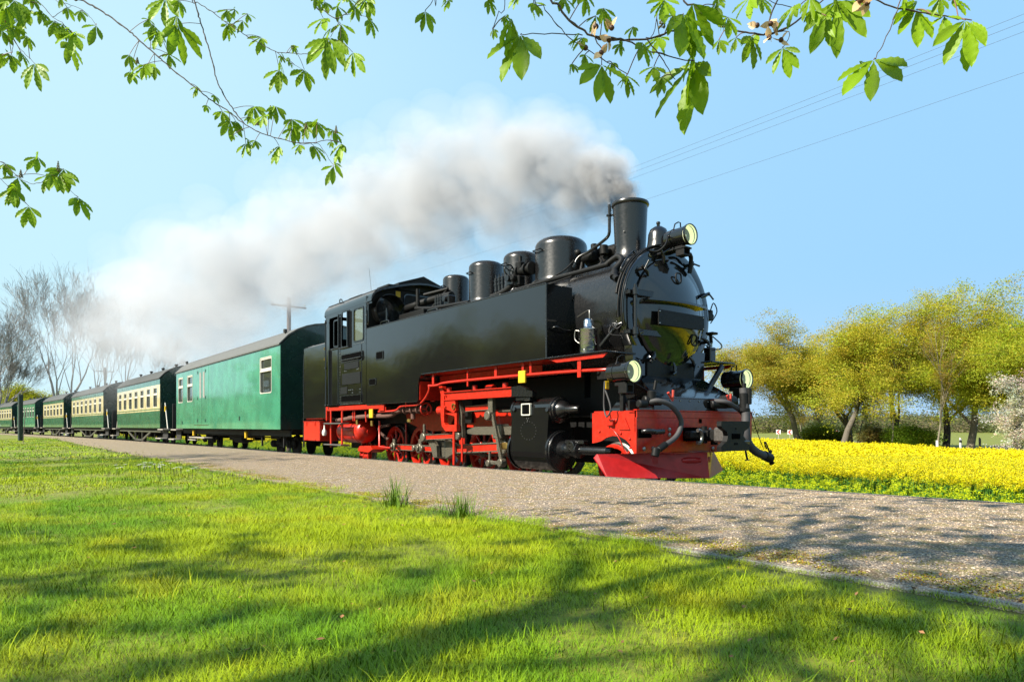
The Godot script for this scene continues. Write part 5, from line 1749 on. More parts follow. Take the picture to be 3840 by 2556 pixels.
	box(st, Vector3(1.4, 0.6, -0.45), Vector3(0.07, 0.06, 0.14), 0.012)
	obj("release_lever", st, M.black_satin, L)
	# plow
	st = mb()
	flat(st)
	for s in [1.0, -1.0]:
		var q := [Vector3(0.5, 0.475, s * 1.1), Vector3(1.2, 0.49, 0), Vector3(1.23, 0.19, 0), Vector3(0.66, 0.21, s * 1.1), Vector3(0.47, 0.43, s * 1.12)]
		var n := Vector3(0.02, 0, 0)
		tri(st, q[0], q[1], q[2]); tri(st, q[0], q[2], q[3]); tri(st, q[0], q[3], q[4])
		tri(st, q[0] - n, q[2] - n, q[1] - n); tri(st, q[0] - n, q[3] - n, q[2] - n); tri(st, q[0] - n, q[4] - n, q[3] - n)
		for i in 5:
			var a: Vector3 = q[i]
			var b: Vector3 = q[(i + 1) % 5]
			tri(st, a, b, b - n); tri(st, a, b - n, a - n)
	box(st, Vector3(0.86, 0.492, 0), Vector3(0.5, 0.012, 1.0), 0.0)
	var plow := obj("snow_plow", st, M.red_plow, L)
	st = mb()
	for s in [1.0, -1.0]:
		var d := Vector3(0.7, 0, -s * 1.1).normalized()
		var n := Vector3(1.1, 0, s * 0.7).normalized()
		var bas := Basis(d, Y, d.cross(Y))
		box(st, Vector3(0.86, 0.385, s * 0.53) + n * 0.008, Vector3(0.075, 0.17, 0.01), 0.004, bas)
		lathe(st, [Vector2(0, -0.13), Vector2(0.03, -0.11), Vector2(0.04, -0.05), Vector2(0.04, 0.05), Vector2(0.03, 0.11), Vector2(0, 0.13)], Vector3(1.09, 0.4, s * 0.16), d, 14)
	obj("stiffener", st, M.red_plow, plow)
	# oil can on the running board, spring and braces
	st = mb()
	lathe(st, [Vector2(0, 0), Vector2(0.105, 0.0), Vector2(0.11, 0.01), Vector2(0.108, 0.3), Vector2(0.112, 0.305), Vector2(0.112, 0.32), Vector2(0.07, 0.345), Vector2(0.066, 0.35), Vector2(0.064, 0.42), Vector2(0.045, 0.445), Vector2(0, 0.45)], Vector3(0.18, 1.646, 0.94), Y, 28)
	var can := obj("oil_can", st, M.can_metal, L)
	st = mb()
	tube(st, curve([Vector3(0.08, 1.94, 0.96), Vector3(0.0, 1.97, 0.98), Vector3(-0.01, 1.86, 0.98), Vector3(0.07, 1.8, 0.97)]), 0.007, 6)
	tube(st, curve([Vector3(0.2, 2.09, 0.94), Vector3(0.2, 2.17, 0.94), Vector3(0.16, 2.2, 0.92), Vector3(-0.1, 2.16, 0.85)]), 0.01, 6)
	obj("can_handle", st, M.steel, can)
	st = mb()
	tube(st, [Vector3(0.3, 1.76, 0.86), Vector3(0.56, 1.99, 0.82), Vector3(0.6, 2.0, 0.8)], 0.025, 8)
	for s in [-1.0]:
		box(st, Vector3(0.8, 1.4, -0.7), Vector3(0.05, 0.5, 0.06), 0.006, Basis(X, -0.75))
		box(st, Vector3(0.55, 1.75, -0.95), Vector3(0.12, 0.2, 0.12), 0.012)
	obj("brace", st, M.black_satin, L)
	st = mb()
	var coil := []
	for k in 65: coil.append(Vector3(0.55 + 0.035 * cos(TAU * k / 8.0), 1.85 + 0.2 * k / 64.0, -0.95 + 0.035 * sin(TAU * k / 8.0)))
	tube(st, coil, 0.008, 5)
	obj("spring", st, M.bright_steel, L)

# ---------------------------------------------------------------- coaches
var bogie_frame: ArrayMesh
var bogie_wheel: ArrayMesh

func coach_window(car: Node3D, x0: float, x1: float, y0: float, y1: float, bar: float, s: float, hw: float, fm: Material) -> void:
	var st := mb()
	var o := Vector3(0, 0, s * (hw + 0.004))
	ring_frame(st, round_rect(x0 - 0.008, y0 - 0.008, x1 + 0.008, y1 + 0.008, 0.06), round_rect(x0 + 0.012, y0 + 0.012, x1 - 0.012, y1 - 0.012, 0.05), o, Vector3.RIGHT, Vector3.UP, 0.035)
	box(st, Vector3((x0 + x1) * 0.5, bar, s * (hw - 0.002)), Vector3(x1 - x0 - 0.02, 0.06, 0.035), 0.006)
	ring_frame(st, round_rect(x0 + 0.02, bar + 0.03, x1 - 0.02, y1 - 0.02, 0.03), round_rect(x0 + 0.05, bar + 0.06, x1 - 0.05, y1 - 0.05, 0.03), Vector3(0, 0, s * (hw - 0.006)), Vector3.RIGHT, Vector3.UP, 0.03)
	var w := obj("window", st, fm, car)
	st = mb()
	box(st, Vector3((x0 + x1) * 0.5, (y0 + y1) * 0.5, s * (hw - 0.03)), Vector3(x1 - x0, y1 - y0, 0.006))
	obj("pane", st, M.coach_glass, w)

func roof_arc(hw: float, ye: float, yc: float, n := 12) -> Array:
	var p := []
	for i in n + 1:
		var t := i / float(n) * 2.0 - 1.0
		p.append(Vector2(-t * hw, ye + (yc - ye) * pow(1.0 - pow(absf(t), 2.3), 0.85)))
	return p

func coach_shell(car: Node3D, len: float, hw: float, roof_m: Material, end_m: Material) -> void:
	var arc := roof_arc(hw + 0.05, 2.78, 3.37)
	var st := mb()
	smooth(st)
	for i in arc.size() - 1:
		var a := Vector3(0, arc[i].y, arc[i].x)
		var b := Vector3(0, arc[i + 1].y, arc[i + 1].x)
		var f := Vector3(len * 0.5 + 0.02, 0, 0)
		quad_out(st, a - f, a + f, b + f, b - f, Vector3(0, 1.5, 0))
	flat(st)
	for i in arc.size() - 1:
		for e in [-1.0, 1.0]:
			var f := Vector3(e * (len * 0.5 + 0.02), 0, 0)
			var a := f + Vector3(0, arc[i].y, arc[i].x)
			var b := f + Vector3(0, arc[i + 1].y, arc[i + 1].x)
			quad_out(st, a, b, b - Vector3(0, 0.045, 0), a - Vector3(0, 0.045, 0), Vector3(0, 2, 0))
	for s in [-1.0, 1.0]:
		box(st, Vector3(0, 2.765, s * (hw + 0.035)), Vector3(len + 0.04, 0.035, 0.03))
	obj("roof", st, roof_m, car)
	st = mb()
	var w := [Vector2(-hw, 0.72), Vector2(hw, 0.72)]
	for q in roof_arc(hw, 2.75, 3.33): w.append(q)
	for e in [-1.0, 1.0]:
		prism(st, w, Vector3(e * (len * 0.5 - 0.012), 0, 0), Vector3(0, 0, 1), Vector3.UP, 0.03)
	obj("end_wall", st, end_m, car)
	st = mb()
	box(st, Vector3(0, 0.73, 0), Vector3(len - 0.1, 0.04, hw * 2.0 - 0.08))
	obj("floor", st, M.underframe, car)

func underframe(car: Node3D, len: float, truss: bool) -> void:
	if bogie_frame == null:
		var b := mb()
		for s in [-1.0, 1.0]:
			box(b, Vector3(0, 0.36, s * 0.58), Vector3(1.75, 0.1, 0.06), 0.01)
			for x in [-0.6, 0.6]:
				box(b, Vector3(x, 0.32, s * 0.62), Vector3(0.18, 0.2, 0.1), 0.02)
				cyl(b, Vector3(x, 0.32, s * 0.62), Vector3(0, 0, s), 0.07, 0.08, 12, 0.01)
			for k in 5: box(b, Vector3(0, 0.26 + 0.03 * k, s * 0.6), Vector3(0.3 + 0.14 * k, 0.02, 0.06))
			cyl(b, Vector3(-0.1, 0.36, s * 0.66), Vector3.UP, 0.06, 0.18, 10)
		box(b, Vector3(0, 0.44, 0), Vector3(0.4, 0.14, 1.1), 0.01)
		bogie_frame = done(b)
		var w := mb()
		lathe(w, [Vector2(0, -0.07), Vector2(0.3, -0.07), Vector2(0.3, -0.05), Vector2(0.28, -0.04), Vector2(0.275, 0.0), Vector2(0.24, 0.005), Vector2(0.22, -0.02), Vector2(0.08, -0.02), Vector2(0.08, 0.02), Vector2(0, 0.02)], Vector3.ZERO, Vector3(0, 0, 1), 28)
		bogie_wheel = done(w)
	for bx in [-len * 0.5 + 1.9, len * 0.5 - 1.9]:
		var f := put("bogie", bogie_frame, M.underframe, car)
		f.position.x = bx
		for x in [-0.6, 0.6]:
			for s in [-1.0, 1.0]:
				var w := put("wheel", bogie_wheel, M.underframe, f)
				w.position = Vector3(x, 0.28, s * 0.47)
				if s < 0: w.rotation.y = PI
	var st := mb()
	for s in [-1.0, 1.0]:
		box(st, Vector3(0, 0.62, s * 1.05), Vector3(len - 0.04, 0.16, 0.05), 0.006)
	box(st, Vector3(0, 0.62, 0), Vector3(len + 1.0, 0.14, 0.22))
	var rng := RandomNumberGenerator.new()
	rng.seed = int(len * 1000)
	for k in 5:
		box(st, Vector3(rng.randf_range(-1.9, 1.9), 0.45, rng.randf_range(-0.6, 0.75)), Vector3(rng.randf_range(0.2, 0.7), rng.randf_range(0.15, 0.3), 0.3), 0.02)
	cyl(st, Vector3(-0.4, 0.42, 0.6), Vector3.RIGHT, 0.15, 0.9, 16, 0.02)
	tube(st, [Vector3(-len * 0.4, 0.52, 0.9), Vector3(len * 0.4, 0.5, 0.9)], 0.02, 6)
	for x in [-0.45, 0.3, 0.45]: box(st, Vector3(len * x, 0.42, 1.02), Vector3(0.04, 0.3, 0.04))
	obj("underframe", st, M.underframe, car)
	if truss:
		st = mb()
		for q in [[-len * 0.26, 0.54, -0.75, 0.17], [0.75, 0.17, len * 0.26, 0.54], [-0.75, 0.17, 0.75, 0.17]]:
			var a := Vector3(q[0], q[1], 1.12)
			var b := Vector3(q[2], q[3], 1.12)
			var d := (b - a).normalized()
			box(st, (a + b) * 0.5, Vector3((b - a).length(), 0.08, 0.04), 0.0, Basis(d, Vector3(0, 0, 1).cross(d), Vector3(0, 0, 1)))
		for x in [-0.75, 0.75]: box(st, Vector3(x, 0.36, 1.115), Vector3(0.06, 0.4, 0.05))
		box(st, Vector3(0, 0.565, 1.13), Vector3(len * 0.94, 0.05, 0.04))
		obj("truss_rod", st, M.steel, car)

func gangway(car: Node3D, x: float, e: float) -> void:
	# open end platform with steps and a slanting rail
	var st := mb()
	box(st, Vector3(x + e * 0.42, 0.66, 0), Vector3(0.84, 0.1, 2.2), 0.01)
	for s in [-1.0, 1.0]:
		box(st, Vector3(x + e * 0.82, 1.2, s * 0.5), Vector3(0.04, 1.0, 0.9), 0.01)
		box(st, Vector3(x + e * 0.5, 0.47, s * 1.12), Vector3(0.8, 0.3, 0.03), 0.0)
	obj("end_platform", st, M.underframe, car)
	st = mb()
	for y in [0.3, 0.66]: box(st, Vector3(x + e * 0.46, y, 1.2 + (0.08 if y < 0.5 else 0.0)), Vector3(0.9, 0.05, 0.26), 0.008)
	obj("step_board", st, M.step_wood, car)
	st = mb()
	tube(st, [Vector3(x + e * 0.82, 0.7, 1.12), Vector3(x + e * 0.3, 1.75, 1.1)], 0.022, 8)
	obj("slanting_rail", st, M.window_frame, car)
	st = mb()
	box(st, Vector3(x + e * 0.42, 1.5, 1.12), Vector3(0.1, 0.22, 0.05), 0.01)
	obj("yellow_tag", st, M.yellow_tag, car)

func make_car(called: String, label: String, xf: float, xr: float, group := "") -> Array:
	var f := Vector3(xf, 0, zc(xf))
	var r := Vector3(xr, 0, zc(xr))
	var d := f - r
	var t := thing(called, label, "railway coach", (f + r) * 0.5, atan2(-d.z, d.x), group)
	return [t, d.length()]

func passenger_coach(label: String, xf: float, xr: float, cream: bool, n: int, vents: int) -> void:
	var mk := make_car("passenger_coach", label, xf, xr, "passenger coaches behind the baggage car")
	var car: Node3D = mk[0]
	var len: float = mk[1]
	var hw := 1.22
	coach_shell(car, len, hw, M.roof_dark, M.coach_end_green)
	var holes := []
	var pitch := (len - 0.35) / n
	var ww := minf(0.74, pitch * 0.54)
	for i in n:
		if not cream and i == 1: continue
		var cx := -len * 0.5 + 0.175 + pitch * (i + 0.5)
		holes.append([cx - ww * 0.5, 1.6, cx + ww * 0.5, 2.44])
	var up: Material = M.cream if cream else M.coach_green
	var low: Material = M.coach_dark_green if cream else M.coach_green
	for s in [1.0, -1.0]:
		var st := mb()
		plate(st, [-len * 0.5, 1.53, len * 0.5, 2.52], holes, Vector3(0, 0, s * hw), Vector3.RIGHT, Vector3.UP, 0.03)
		obj("upper_side", st, up, car)
		st = mb()
		plate(st, [-len * 0.5, 0.72, len * 0.5, 1.53], [], Vector3(0, 0, s * hw), Vector3.RIGHT, Vector3.UP, 0.03)
		plate(st, [-len * 0.5, 2.52, len * 0.5, 2.76], [], Vector3(0, 0, s * hw), Vector3.RIGHT, Vector3.UP, 0.03)
		obj("side_panel", st, low, car)
		if cream:
			st = mb()
			box(st, Vector3(0, 1.46, s * (hw + 0.017)), Vector3(len, 0.055, 0.012), 0.003)
			obj("waist_stripe", st, M.cream, car)
		for h in holes:
			coach_window(car, h[0], h[2], h[1], h[3], 2.12, s, hw, M.window_frame)
	var st := mb()
	for i in n:
		var cx := -len * 0.5 + 0.175 + pitch * (i + 1.0)
		if cx > len * 0.5 - 0.3: break
		for s in [-1.0, 1.0]: box(st, Vector3(cx, 1.3, s * 0.7), Vector3(0.12, 1.1, 0.8), 0.03)
	obj("seat_back", st, M.wood_grey, car)
	for k in vents:
		st = mb()
		var x := -len * 0.38 + k * len * 0.76 / maxf(1.0, vents - 1)
		cyl(st, Vector3(x, 3.3, 0.35), Vector3.UP, 0.05, 0.14, 10)
		cyl(st, Vector3(x, 3.42, 0.35), Vector3.UP, 0.08, 0.06, 12, 0.02)
		obj("roof_vent", st, M.roof_dark, car)
	underframe(car, len, cream)
	gangway(car, len * 0.5, 1.0)
	gangway(car, -len * 0.5, -1.0)

func build_coaches() -> void:
	var m := mat("coach_glass", Color(0.3, 0.33, 0.32, 0.32), 0.04)
	m.transparency = BaseMaterial3D.TRANSPARENCY_ALPHA
	# baggage car
	var mk := make_car("baggage_car", "bright green baggage car with grey roof coupled right behind the locomotive", -9.95, -21.15)
	var car: Node3D = mk[0]
	var len: float = mk[1]
	var hw := 1.3
	coach_shell(car, len, hw, M.roof_grey, M.coach_end_green)
	var wins := [[0.5 * len - 1.5, 1.63, 0.5 * len - 0.62, 2.53], [-0.5 * len + 1.75, 1.65, -0.5 * len + 2.5, 2.55], [-0.5 * len + 0.36, 1.65, -0.5 * len + 1.06, 2.55]]
	var slits := [[-0.5 * len + 3.5, 1.72, -0.5 * len + 3.68, 2.56], [-0.5 * len + 3.95, 1.72, -0.5 * len + 4.13, 2.56]]
	for s in [1.0, -1.0]:
		var st := mb()
		plate(st, [-len * 0.5, 0.72, len * 0.5, 2.76], wins + slits, Vector3(0, 0, s * hw), Vector3.RIGHT, Vector3.UP, 0.03)
		obj("side_panel", st, M.coach_green, car)
		for h in wins: coach_window(car, h[0], h[2], h[1], h[3], 2.2, s, hw, M.window_frame)
	var st := mb()
	for q in [[2.72, 3.76], [3.8, 4.62]]:
		box(st, Vector3(-0.5 * len + (q[0] + q[1]) * 0.5, 1.77, hw + 0.002), Vector3(q[1] - q[0], 1.86, 0.036), 0.004)
	var dr := obj("loading_door", st, M.coach_green, car)
	st = mb()
	for h in slits:
		box(st, Vector3((h[0] + h[2]) * 0.5, (h[1] + h[3]) * 0.5, hw + 0.021), Vector3(h[2] - h[0], h[3] - h[1], 0.01), 0.003)
	obj("door_window", st, M.wood_grey, dr)
	st = mb()
	for x in [3.25, 4.25]:
		for y in [0.98, 1.72, 2.58]: box(st, Vector3(-0.5 * len + x, y, hw + 0.024), Vector3(0.05, 0.1, 0.02), 0.004)
	box(st, Vector3(-0.5 * len + 3.78, 1.77, hw + 0.0), Vector3(0.035, 1.86, 0.04))
	box(st, Vector3(-0.5 * len + 2.7, 1.77, hw + 0.0), Vector3(0.025, 1.9, 0.036))
	box(st, Vector3(-0.5 * len + 3.66, 0.83, hw + 0.006), Vector3(1.9, 0.02, 0.03))
	obj("hinge", st, M.coach_end_green, dr)
	st = mb()
	for x in [0.5 * len - 0.5, -0.5 * len + 0.3]:
		tube(st, [Vector3(x, 2.95, 1.0), Vector3(x, 3.14, 1.02)], 0.015, 6)
		box(st, Vector3(x, 3.16, 1.02), Vector3(0.08, 0.09, 0.08), 0.01)
	for q in [[2.35, 0.95], [-4.6, 0.86]]:
		tube(st, [Vector3(q[0], q[1], hw + 0.03), Vector3(q[0], q[1] + 0.12, hw + 0.03)], 0.012, 6)
	obj("lamp_iron", st, M.roof_dark, car)
	underframe(car, len, false)
	st = mb()
	box(st, Vector3(-0.5 * len + 3.6, 0.42, 1.32), Vector3(2.0, 0.04, 0.26), 0.008)
	box(st, Vector3(-0.5 * len + 2.2, 0.32, 1.2), Vector3(1.4, 0.03, 0.1), 0.004)
	obj("step_board", st, M.step_wood, car)
	st = mb()
	for x in [-3.6, 2.4]:
		cyl(st, Vector3(x, 0.46, 1.16), Vector3.UP, 0.045, 0.2, 10, 0.01)
	box(st, Vector3(2.3, 0.44, 1.0), Vector3(0.5, 0.03, 0.06))
	obj("yellow_tag", st, M.yellow_tag, car)
	gangway(car, -len * 0.5, -1.0)
	st = mb()
	box(st, Vector3(len * 0.5 + 0.5, 0.64, 0), Vector3(1.0, 0.14, 0.3))
	obj("drawbar", st, M.underframe, car)

	passenger_coach("cream and green passenger coach coupled to the baggage car", -24.4, -33.9, true, 7, 4)
	passenger_coach("cream and green passenger coach in the middle of the three cream ones", -37.9, -48.6, true, 7, 4)
	passenger_coach("cream and green passenger coach just ahead of the all green one", -51.9, -60.6, true, 6, 3)
	passenger_coach("all green passenger coach with round vents on its dark roof", -64.6, -73.4, false, 7, 5)
	passenger_coach("last visible cream coach at the left edge of the photo", -76.4, -86.0, true, 7, 3)

# ---------------------------------------------------------------- plants, trees, roadside
func leafy_quad(st: SurfaceTool, c: Vector3, s: float, rng: RandomNumberGenerator, tint: Color, up := 0.0) -> void:
	var n := Vector3(rng.randfn(), rng.randfn() + up, rng.randfn()).normalized()
	var u := n.cross(Vector3(rng.randfn(), rng.randfn(), rng.randfn())).normalized()
	var v := n.cross(u)
	st.set_color(tint)
	st.set_normal(n)
	var a := c - u * s
	var b := c + v * s * 0.55
	var d := c + u * s
	var e := c - v * s * 0.55
	st.add_vertex(a); st.add_vertex(b); st.add_vertex(d)
	st.add_vertex(a); st.add_vertex(d); st.add_vertex(e)

func rape_clump(seed_: int, far: bool, bloom := 1.0) -> ArrayMesh:
	var rng := RandomNumberGenerator.new()
	rng.seed = seed_
	var st := mb()
	var n := 11 if not far else 8
	for i in n:
		var at := Vector3(rng.randfn() * 0.13, 0, rng.randfn() * 0.13) * (1.0 if not far else 1.7)
		var h := rng.randf_range(0.82, 1.0) if bloom == 1.0 else rng.randf_range(0.55, 0.95)
		var yaw := rng.randf() * TAU
		var lean := rng.randf_range(0.0, 0.14)
		blade(st, at, h, 0.012 if not far else 0.022, yaw, lean, 0.05, Color(0.1, 0.22, 0.03), 2)
		var top := at + Vector3(-sin(yaw) * sin(lean), cos(lean), cos(yaw) * sin(lean)) * h
		for k in (5 if not far else 3):
			var y := rng.randf_range(0.12, 0.75) * h
			blade(st, at + Vector3(0, y, 0), rng.randf_range(0.1, 0.22), 0.045, rng.randf() * TAU, rng.randf_range(0.5, 1.1), 0.8, Color(0.075, 0.19, 0.02) * rng.randf_range(0.8, 1.4), 2)
		if rng.randf() > bloom: continue
		for r in (4 if not far else 3):
			var rc := top + Vector3(rng.randfn() * 0.05, -absf(rng.randfn()) * 0.06, rng.randfn() * 0.05) * (0.0 if r == 0 else 1.0)
			for k in (9 if not far else 6):
				var y := rng.randf()
				var rad := 0.035 * (1.0 - y * 0.6)
				var an := rng.randf() * TAU
				leafy_quad(st, rc + Vector3(cos(an) * rad, y * 0.1 - 0.03, sin(an) * rad), rng.randf_range(0.012, 0.017) if not far else rng.randf_range(0.022, 0.032), rng, Color(0.7, 0.6, 0.003) * rng.randf_range(0.8, 1.15), 0.8)
			if not far: leafy_quad(st, rc + Vector3(0, 0.085, 0), 0.012, rng, Color(0.3, 0.36, 0.02))
	return st.commit()

func build_field() -> void:
	var rng := RandomNumberGenerator.new()
	rng.seed = 99
	var clumps := [rape_clump(1, false), rape_clump(2, false), rape_clump(3, true), rape_clump(4, true)]
	var leafy := [rape_clump(5, false, 0.14), rape_clump(6, false, 0.22)]
	var where := [[], [], [], []]
	var tints := [[], [], [], []]
	var fr := [[], []]
	var ft := [[], []]
	var far_z := func(x: float) -> float:
		if x < -23.0: return lerpf(-39.5, -52.0, clampf((-23.0 - x) / 60.0, 0.0, 1.0))
		return lerpf(-39.5, -25.5, (x + 23.0) / 20.7) if x < 10.0 else -17.2
	var vary := FastNoiseLite.new()
	vary.seed = 3
	vary.frequency = 0.16
	for i in 62000:
		var x := rng.randf_range(-95.0, 48.0)
		var z0 := zc(x) - 10.4
		var z1: float = far_z.call(x)
		if x > 10.0: z1 = -30.0
		var z := lerpf(z0, z1 - 1.0, rng.randf())
		var d := Vector2(x - 5.89, z - 6.5)
		var dep := d.dot(Vector2(-0.792, -0.61))
		var lat := d.dot(Vector2(0.61, -0.792))
		var r := d.length()
		var seen := dep > 0.0 and absf(lat) < dep * 1.05 + 3.0
		var keep := 1.0 if r < 30.0 else 0.75
		if not seen: keep = 0.3
		if x < -30.0: keep = 0.35
		if rng.randf() > keep: continue
		var k := rng.randi() % 2 + (0 if r < 25.0 and seen else 2)
		var front := (z0 - z) / 2.2
		var s := rng.randf_range(0.86, 1.1) + 0.12 * vary.get_noise_2d(x, z)
		if rng.randf() > front + 0.12:
			fr[i % 2].append(Transform3D(Basis(Vector3.UP, rng.randf() * TAU).scaled(Vector3(s * 1.2, s * 0.95, s * 1.2)), Vector3(x, gy(x, z) - 0.02, z)))
			ft[i % 2].append(Color(0.8, 1.05, 1.0) * rng.randf_range(0.8, 1.15))
			continue
		where[k].append(Transform3D(Basis(Vector3.UP, rng.randf() * TAU).scaled(Vector3(s * 1.15, s, s * 1.15)), Vector3(x, gy(x, z) - 0.02, z)))
		tints[k].append(Color(1, 1, 1) * rng.randf_range(0.88, 1.1))
	# the green fringe at the near edge, few flowers
	for i in 7200:
		var x := rng.randf_range(-60.0, 30.0)
		var u := rng.randf()
		var z := zc(x) - 9.0 - u * 1.7
		var s := rng.randf_range(0.62, 0.88) * lerpf(0.75, 1.0, u)
		fr[i % 2].append(Transform3D(Basis(Vector3.UP, rng.randf() * TAU).scaled(Vector3(s * 1.3, s, s * 1.3)), Vector3(x, gy(x, z) - 0.02, z)))
		ft[i % 2].append(Color(0.8, 1.05, 1.0) * rng.randf_range(0.8, 1.15))
	var field := Node3D.new()
	field.name = "rapeseed_field"
	add_child(field)
	tag(field, "field of yellow flowering rapeseed beyond the track", "rapeseed field")
	kind(field, "stuff")
	for k in 4: multi("rapeseed", clumps[k], M.rape, where[k], tints[k], field)
	var green_clump := grass_clump(31, 26, 0.3, 0.5, 1.0, 0.028, 2)
	for k in 2:
		multi("rapeseed_fringe", leafy[k], M.rape, fr[k], ft[k], field)
		var gt := []
		for q in fr[k]: gt.append(Color(0.075, 0.19, 0.014) * rng.randf_range(0.7, 1.3))
		multi("green_fringe", green_clump, M.grass_blade, fr[k], gt, field)

func grow(st: SurfaceTool, tips: Array, p: Vector3, d: Vector3, len: float, r: float, lvl: int, rng: RandomNumberGenerator, c: Dictionary) -> void:
	var segs: int = 4 if lvl >= c.levels - 1 else 2
	var pts := [p]
	var rad := [r]
	var dd := d
	for i in segs:
		dd = (dd + Vector3(rng.randfn(), rng.randfn(), rng.randfn()) * c.wob + Vector3.UP * c.up).normalized()
		pts.append(pts[-1] + dd * len / segs)
		rad.append(maxf(c.get("thin", 0.004), r * lerpf(1.0, c.taper, (i + 1.0) / segs)))
	tube(st, pts, rad, 8 if lvl == c.levels else (5 if lvl >= c.levels - 2 else 3), false)
	if lvl <= c.leaf_from:
		for i in range(1, pts.size()): tips.append([pts[i], dd])
	if lvl <= 1 and c.has("twigs"):
		for k in int(c.twigs):
			var b := frame_of(dd)
			var az := rng.randf() * TAU
			var nd := (dd + (b.x * cos(az) + b.z * sin(az)) * 0.7 + Vector3.UP * 0.25).normalized()
			var q0: Vector3 = pts[1 + rng.randi() % (pts.size() - 1)]
			tube(st, [q0, q0 + nd * len * rng.randf_range(0.5, 1.0)], [0.009, 0.006], 3, false)
	if lvl == 0:
		return
	var n: int = c.kids + (1 if rng.randf() < 0.5 else 0)
	for k in n:
		var t := 1.0 if k < 2 else rng.randf_range(0.35, 0.9)
		var at: Vector3 = pts[-1]
		if t < 1.0:
			var f := t * segs
			var i0 := mini(int(f), segs - 1)
			at = pts[i0].lerp(pts[i0 + 1], f - i0)
		var b := frame_of(dd)
		var az := rng.randf() * TAU
		var ang: float = c.angle * rng.randf_range(0.5, 1.3) * (0.6 if k == 0 else 1.0)
		var nd := (dd * cos(ang) + (b.x * cos(az) + b.z * sin(az)) * sin(ang)).normalized()
		grow(st, tips, at, nd, len * c.ratio * rng.randf_range(0.75, 1.15), r * c.taper * (0.8 if k == 0 else 0.62), lvl - 1, rng, c)

func leaf_cluster(seed_: int, n: int, spread: float, size: float) -> ArrayMesh:
	var rng := RandomNumberGenerator.new()
	rng.seed = seed_
	var st := mb()
	for i in n:
		var t := rng.randf_range(0.75, 1.2)
		leafy_quad(st, Vector3(rng.randfn(), rng.randfn() * 0.7, rng.randfn()) * spread, size * rng.randf_range(0.6, 1.2), rng, Color(t, t, t), 0.7)
	return st.commit()

func tree(called: String, label: String, at: Vector3, seed_: int, c: Dictionary, bark: Material, cluster: ArrayMesh, tint: Color, per_tip: float, group := "", turn := 0.0) -> Node3D:
	var rng := RandomNumberGenerator.new()
	rng.seed = seed_
	var t := thing(called, label, c.get("category", "tree"), at, turn, group)
	var st := mb()
	var tips := []
	for k in c.get("stems", 1):
		var d := Vector3(rng.randfn() * c.get("splay", 0.05), 1, rng.randfn() * c.get("splay", 0.05)).normalized()
		grow(st, tips, Vector3(rng.randfn(), 0, rng.randfn()) * c.get("foot", 0.0) + Vector3(0, -0.3, 0), d, c.trunk, c.radius, c.levels, rng, c)
	obj1("trunk", st, bark, t)
	if cluster:
		var wh := []
		var ti := []
		for q in tips:
			var n := int(per_tip) + (1 if rng.randf() < per_tip - int(per_tip) else 0)
			for k in n:
				var p: Vector3 = q[0] + Vector3(rng.randfn(), rng.randfn() * 0.6, rng.randfn()) * c.get("scatter", 0.35)
				var s := rng.randf_range(0.6, 1.3)
				wh.append(Transform3D(Basis.from_euler(Vector3(rng.randf_range(-0.4, 0.4), rng.randf() * TAU, rng.randf_range(-0.4, 0.4))).scaled(Vector3.ONE * s), p))
				var w := rng.randf()
				ti.append(Color(tint.r * (0.8 + 0.4 * w), tint.g * (0.85 + 0.3 * rng.randf()), tint.b * (0.7 + 0.6 * rng.randf())))
		multi("crown", cluster, M.tree_leaf, wh, ti, t)
	return t

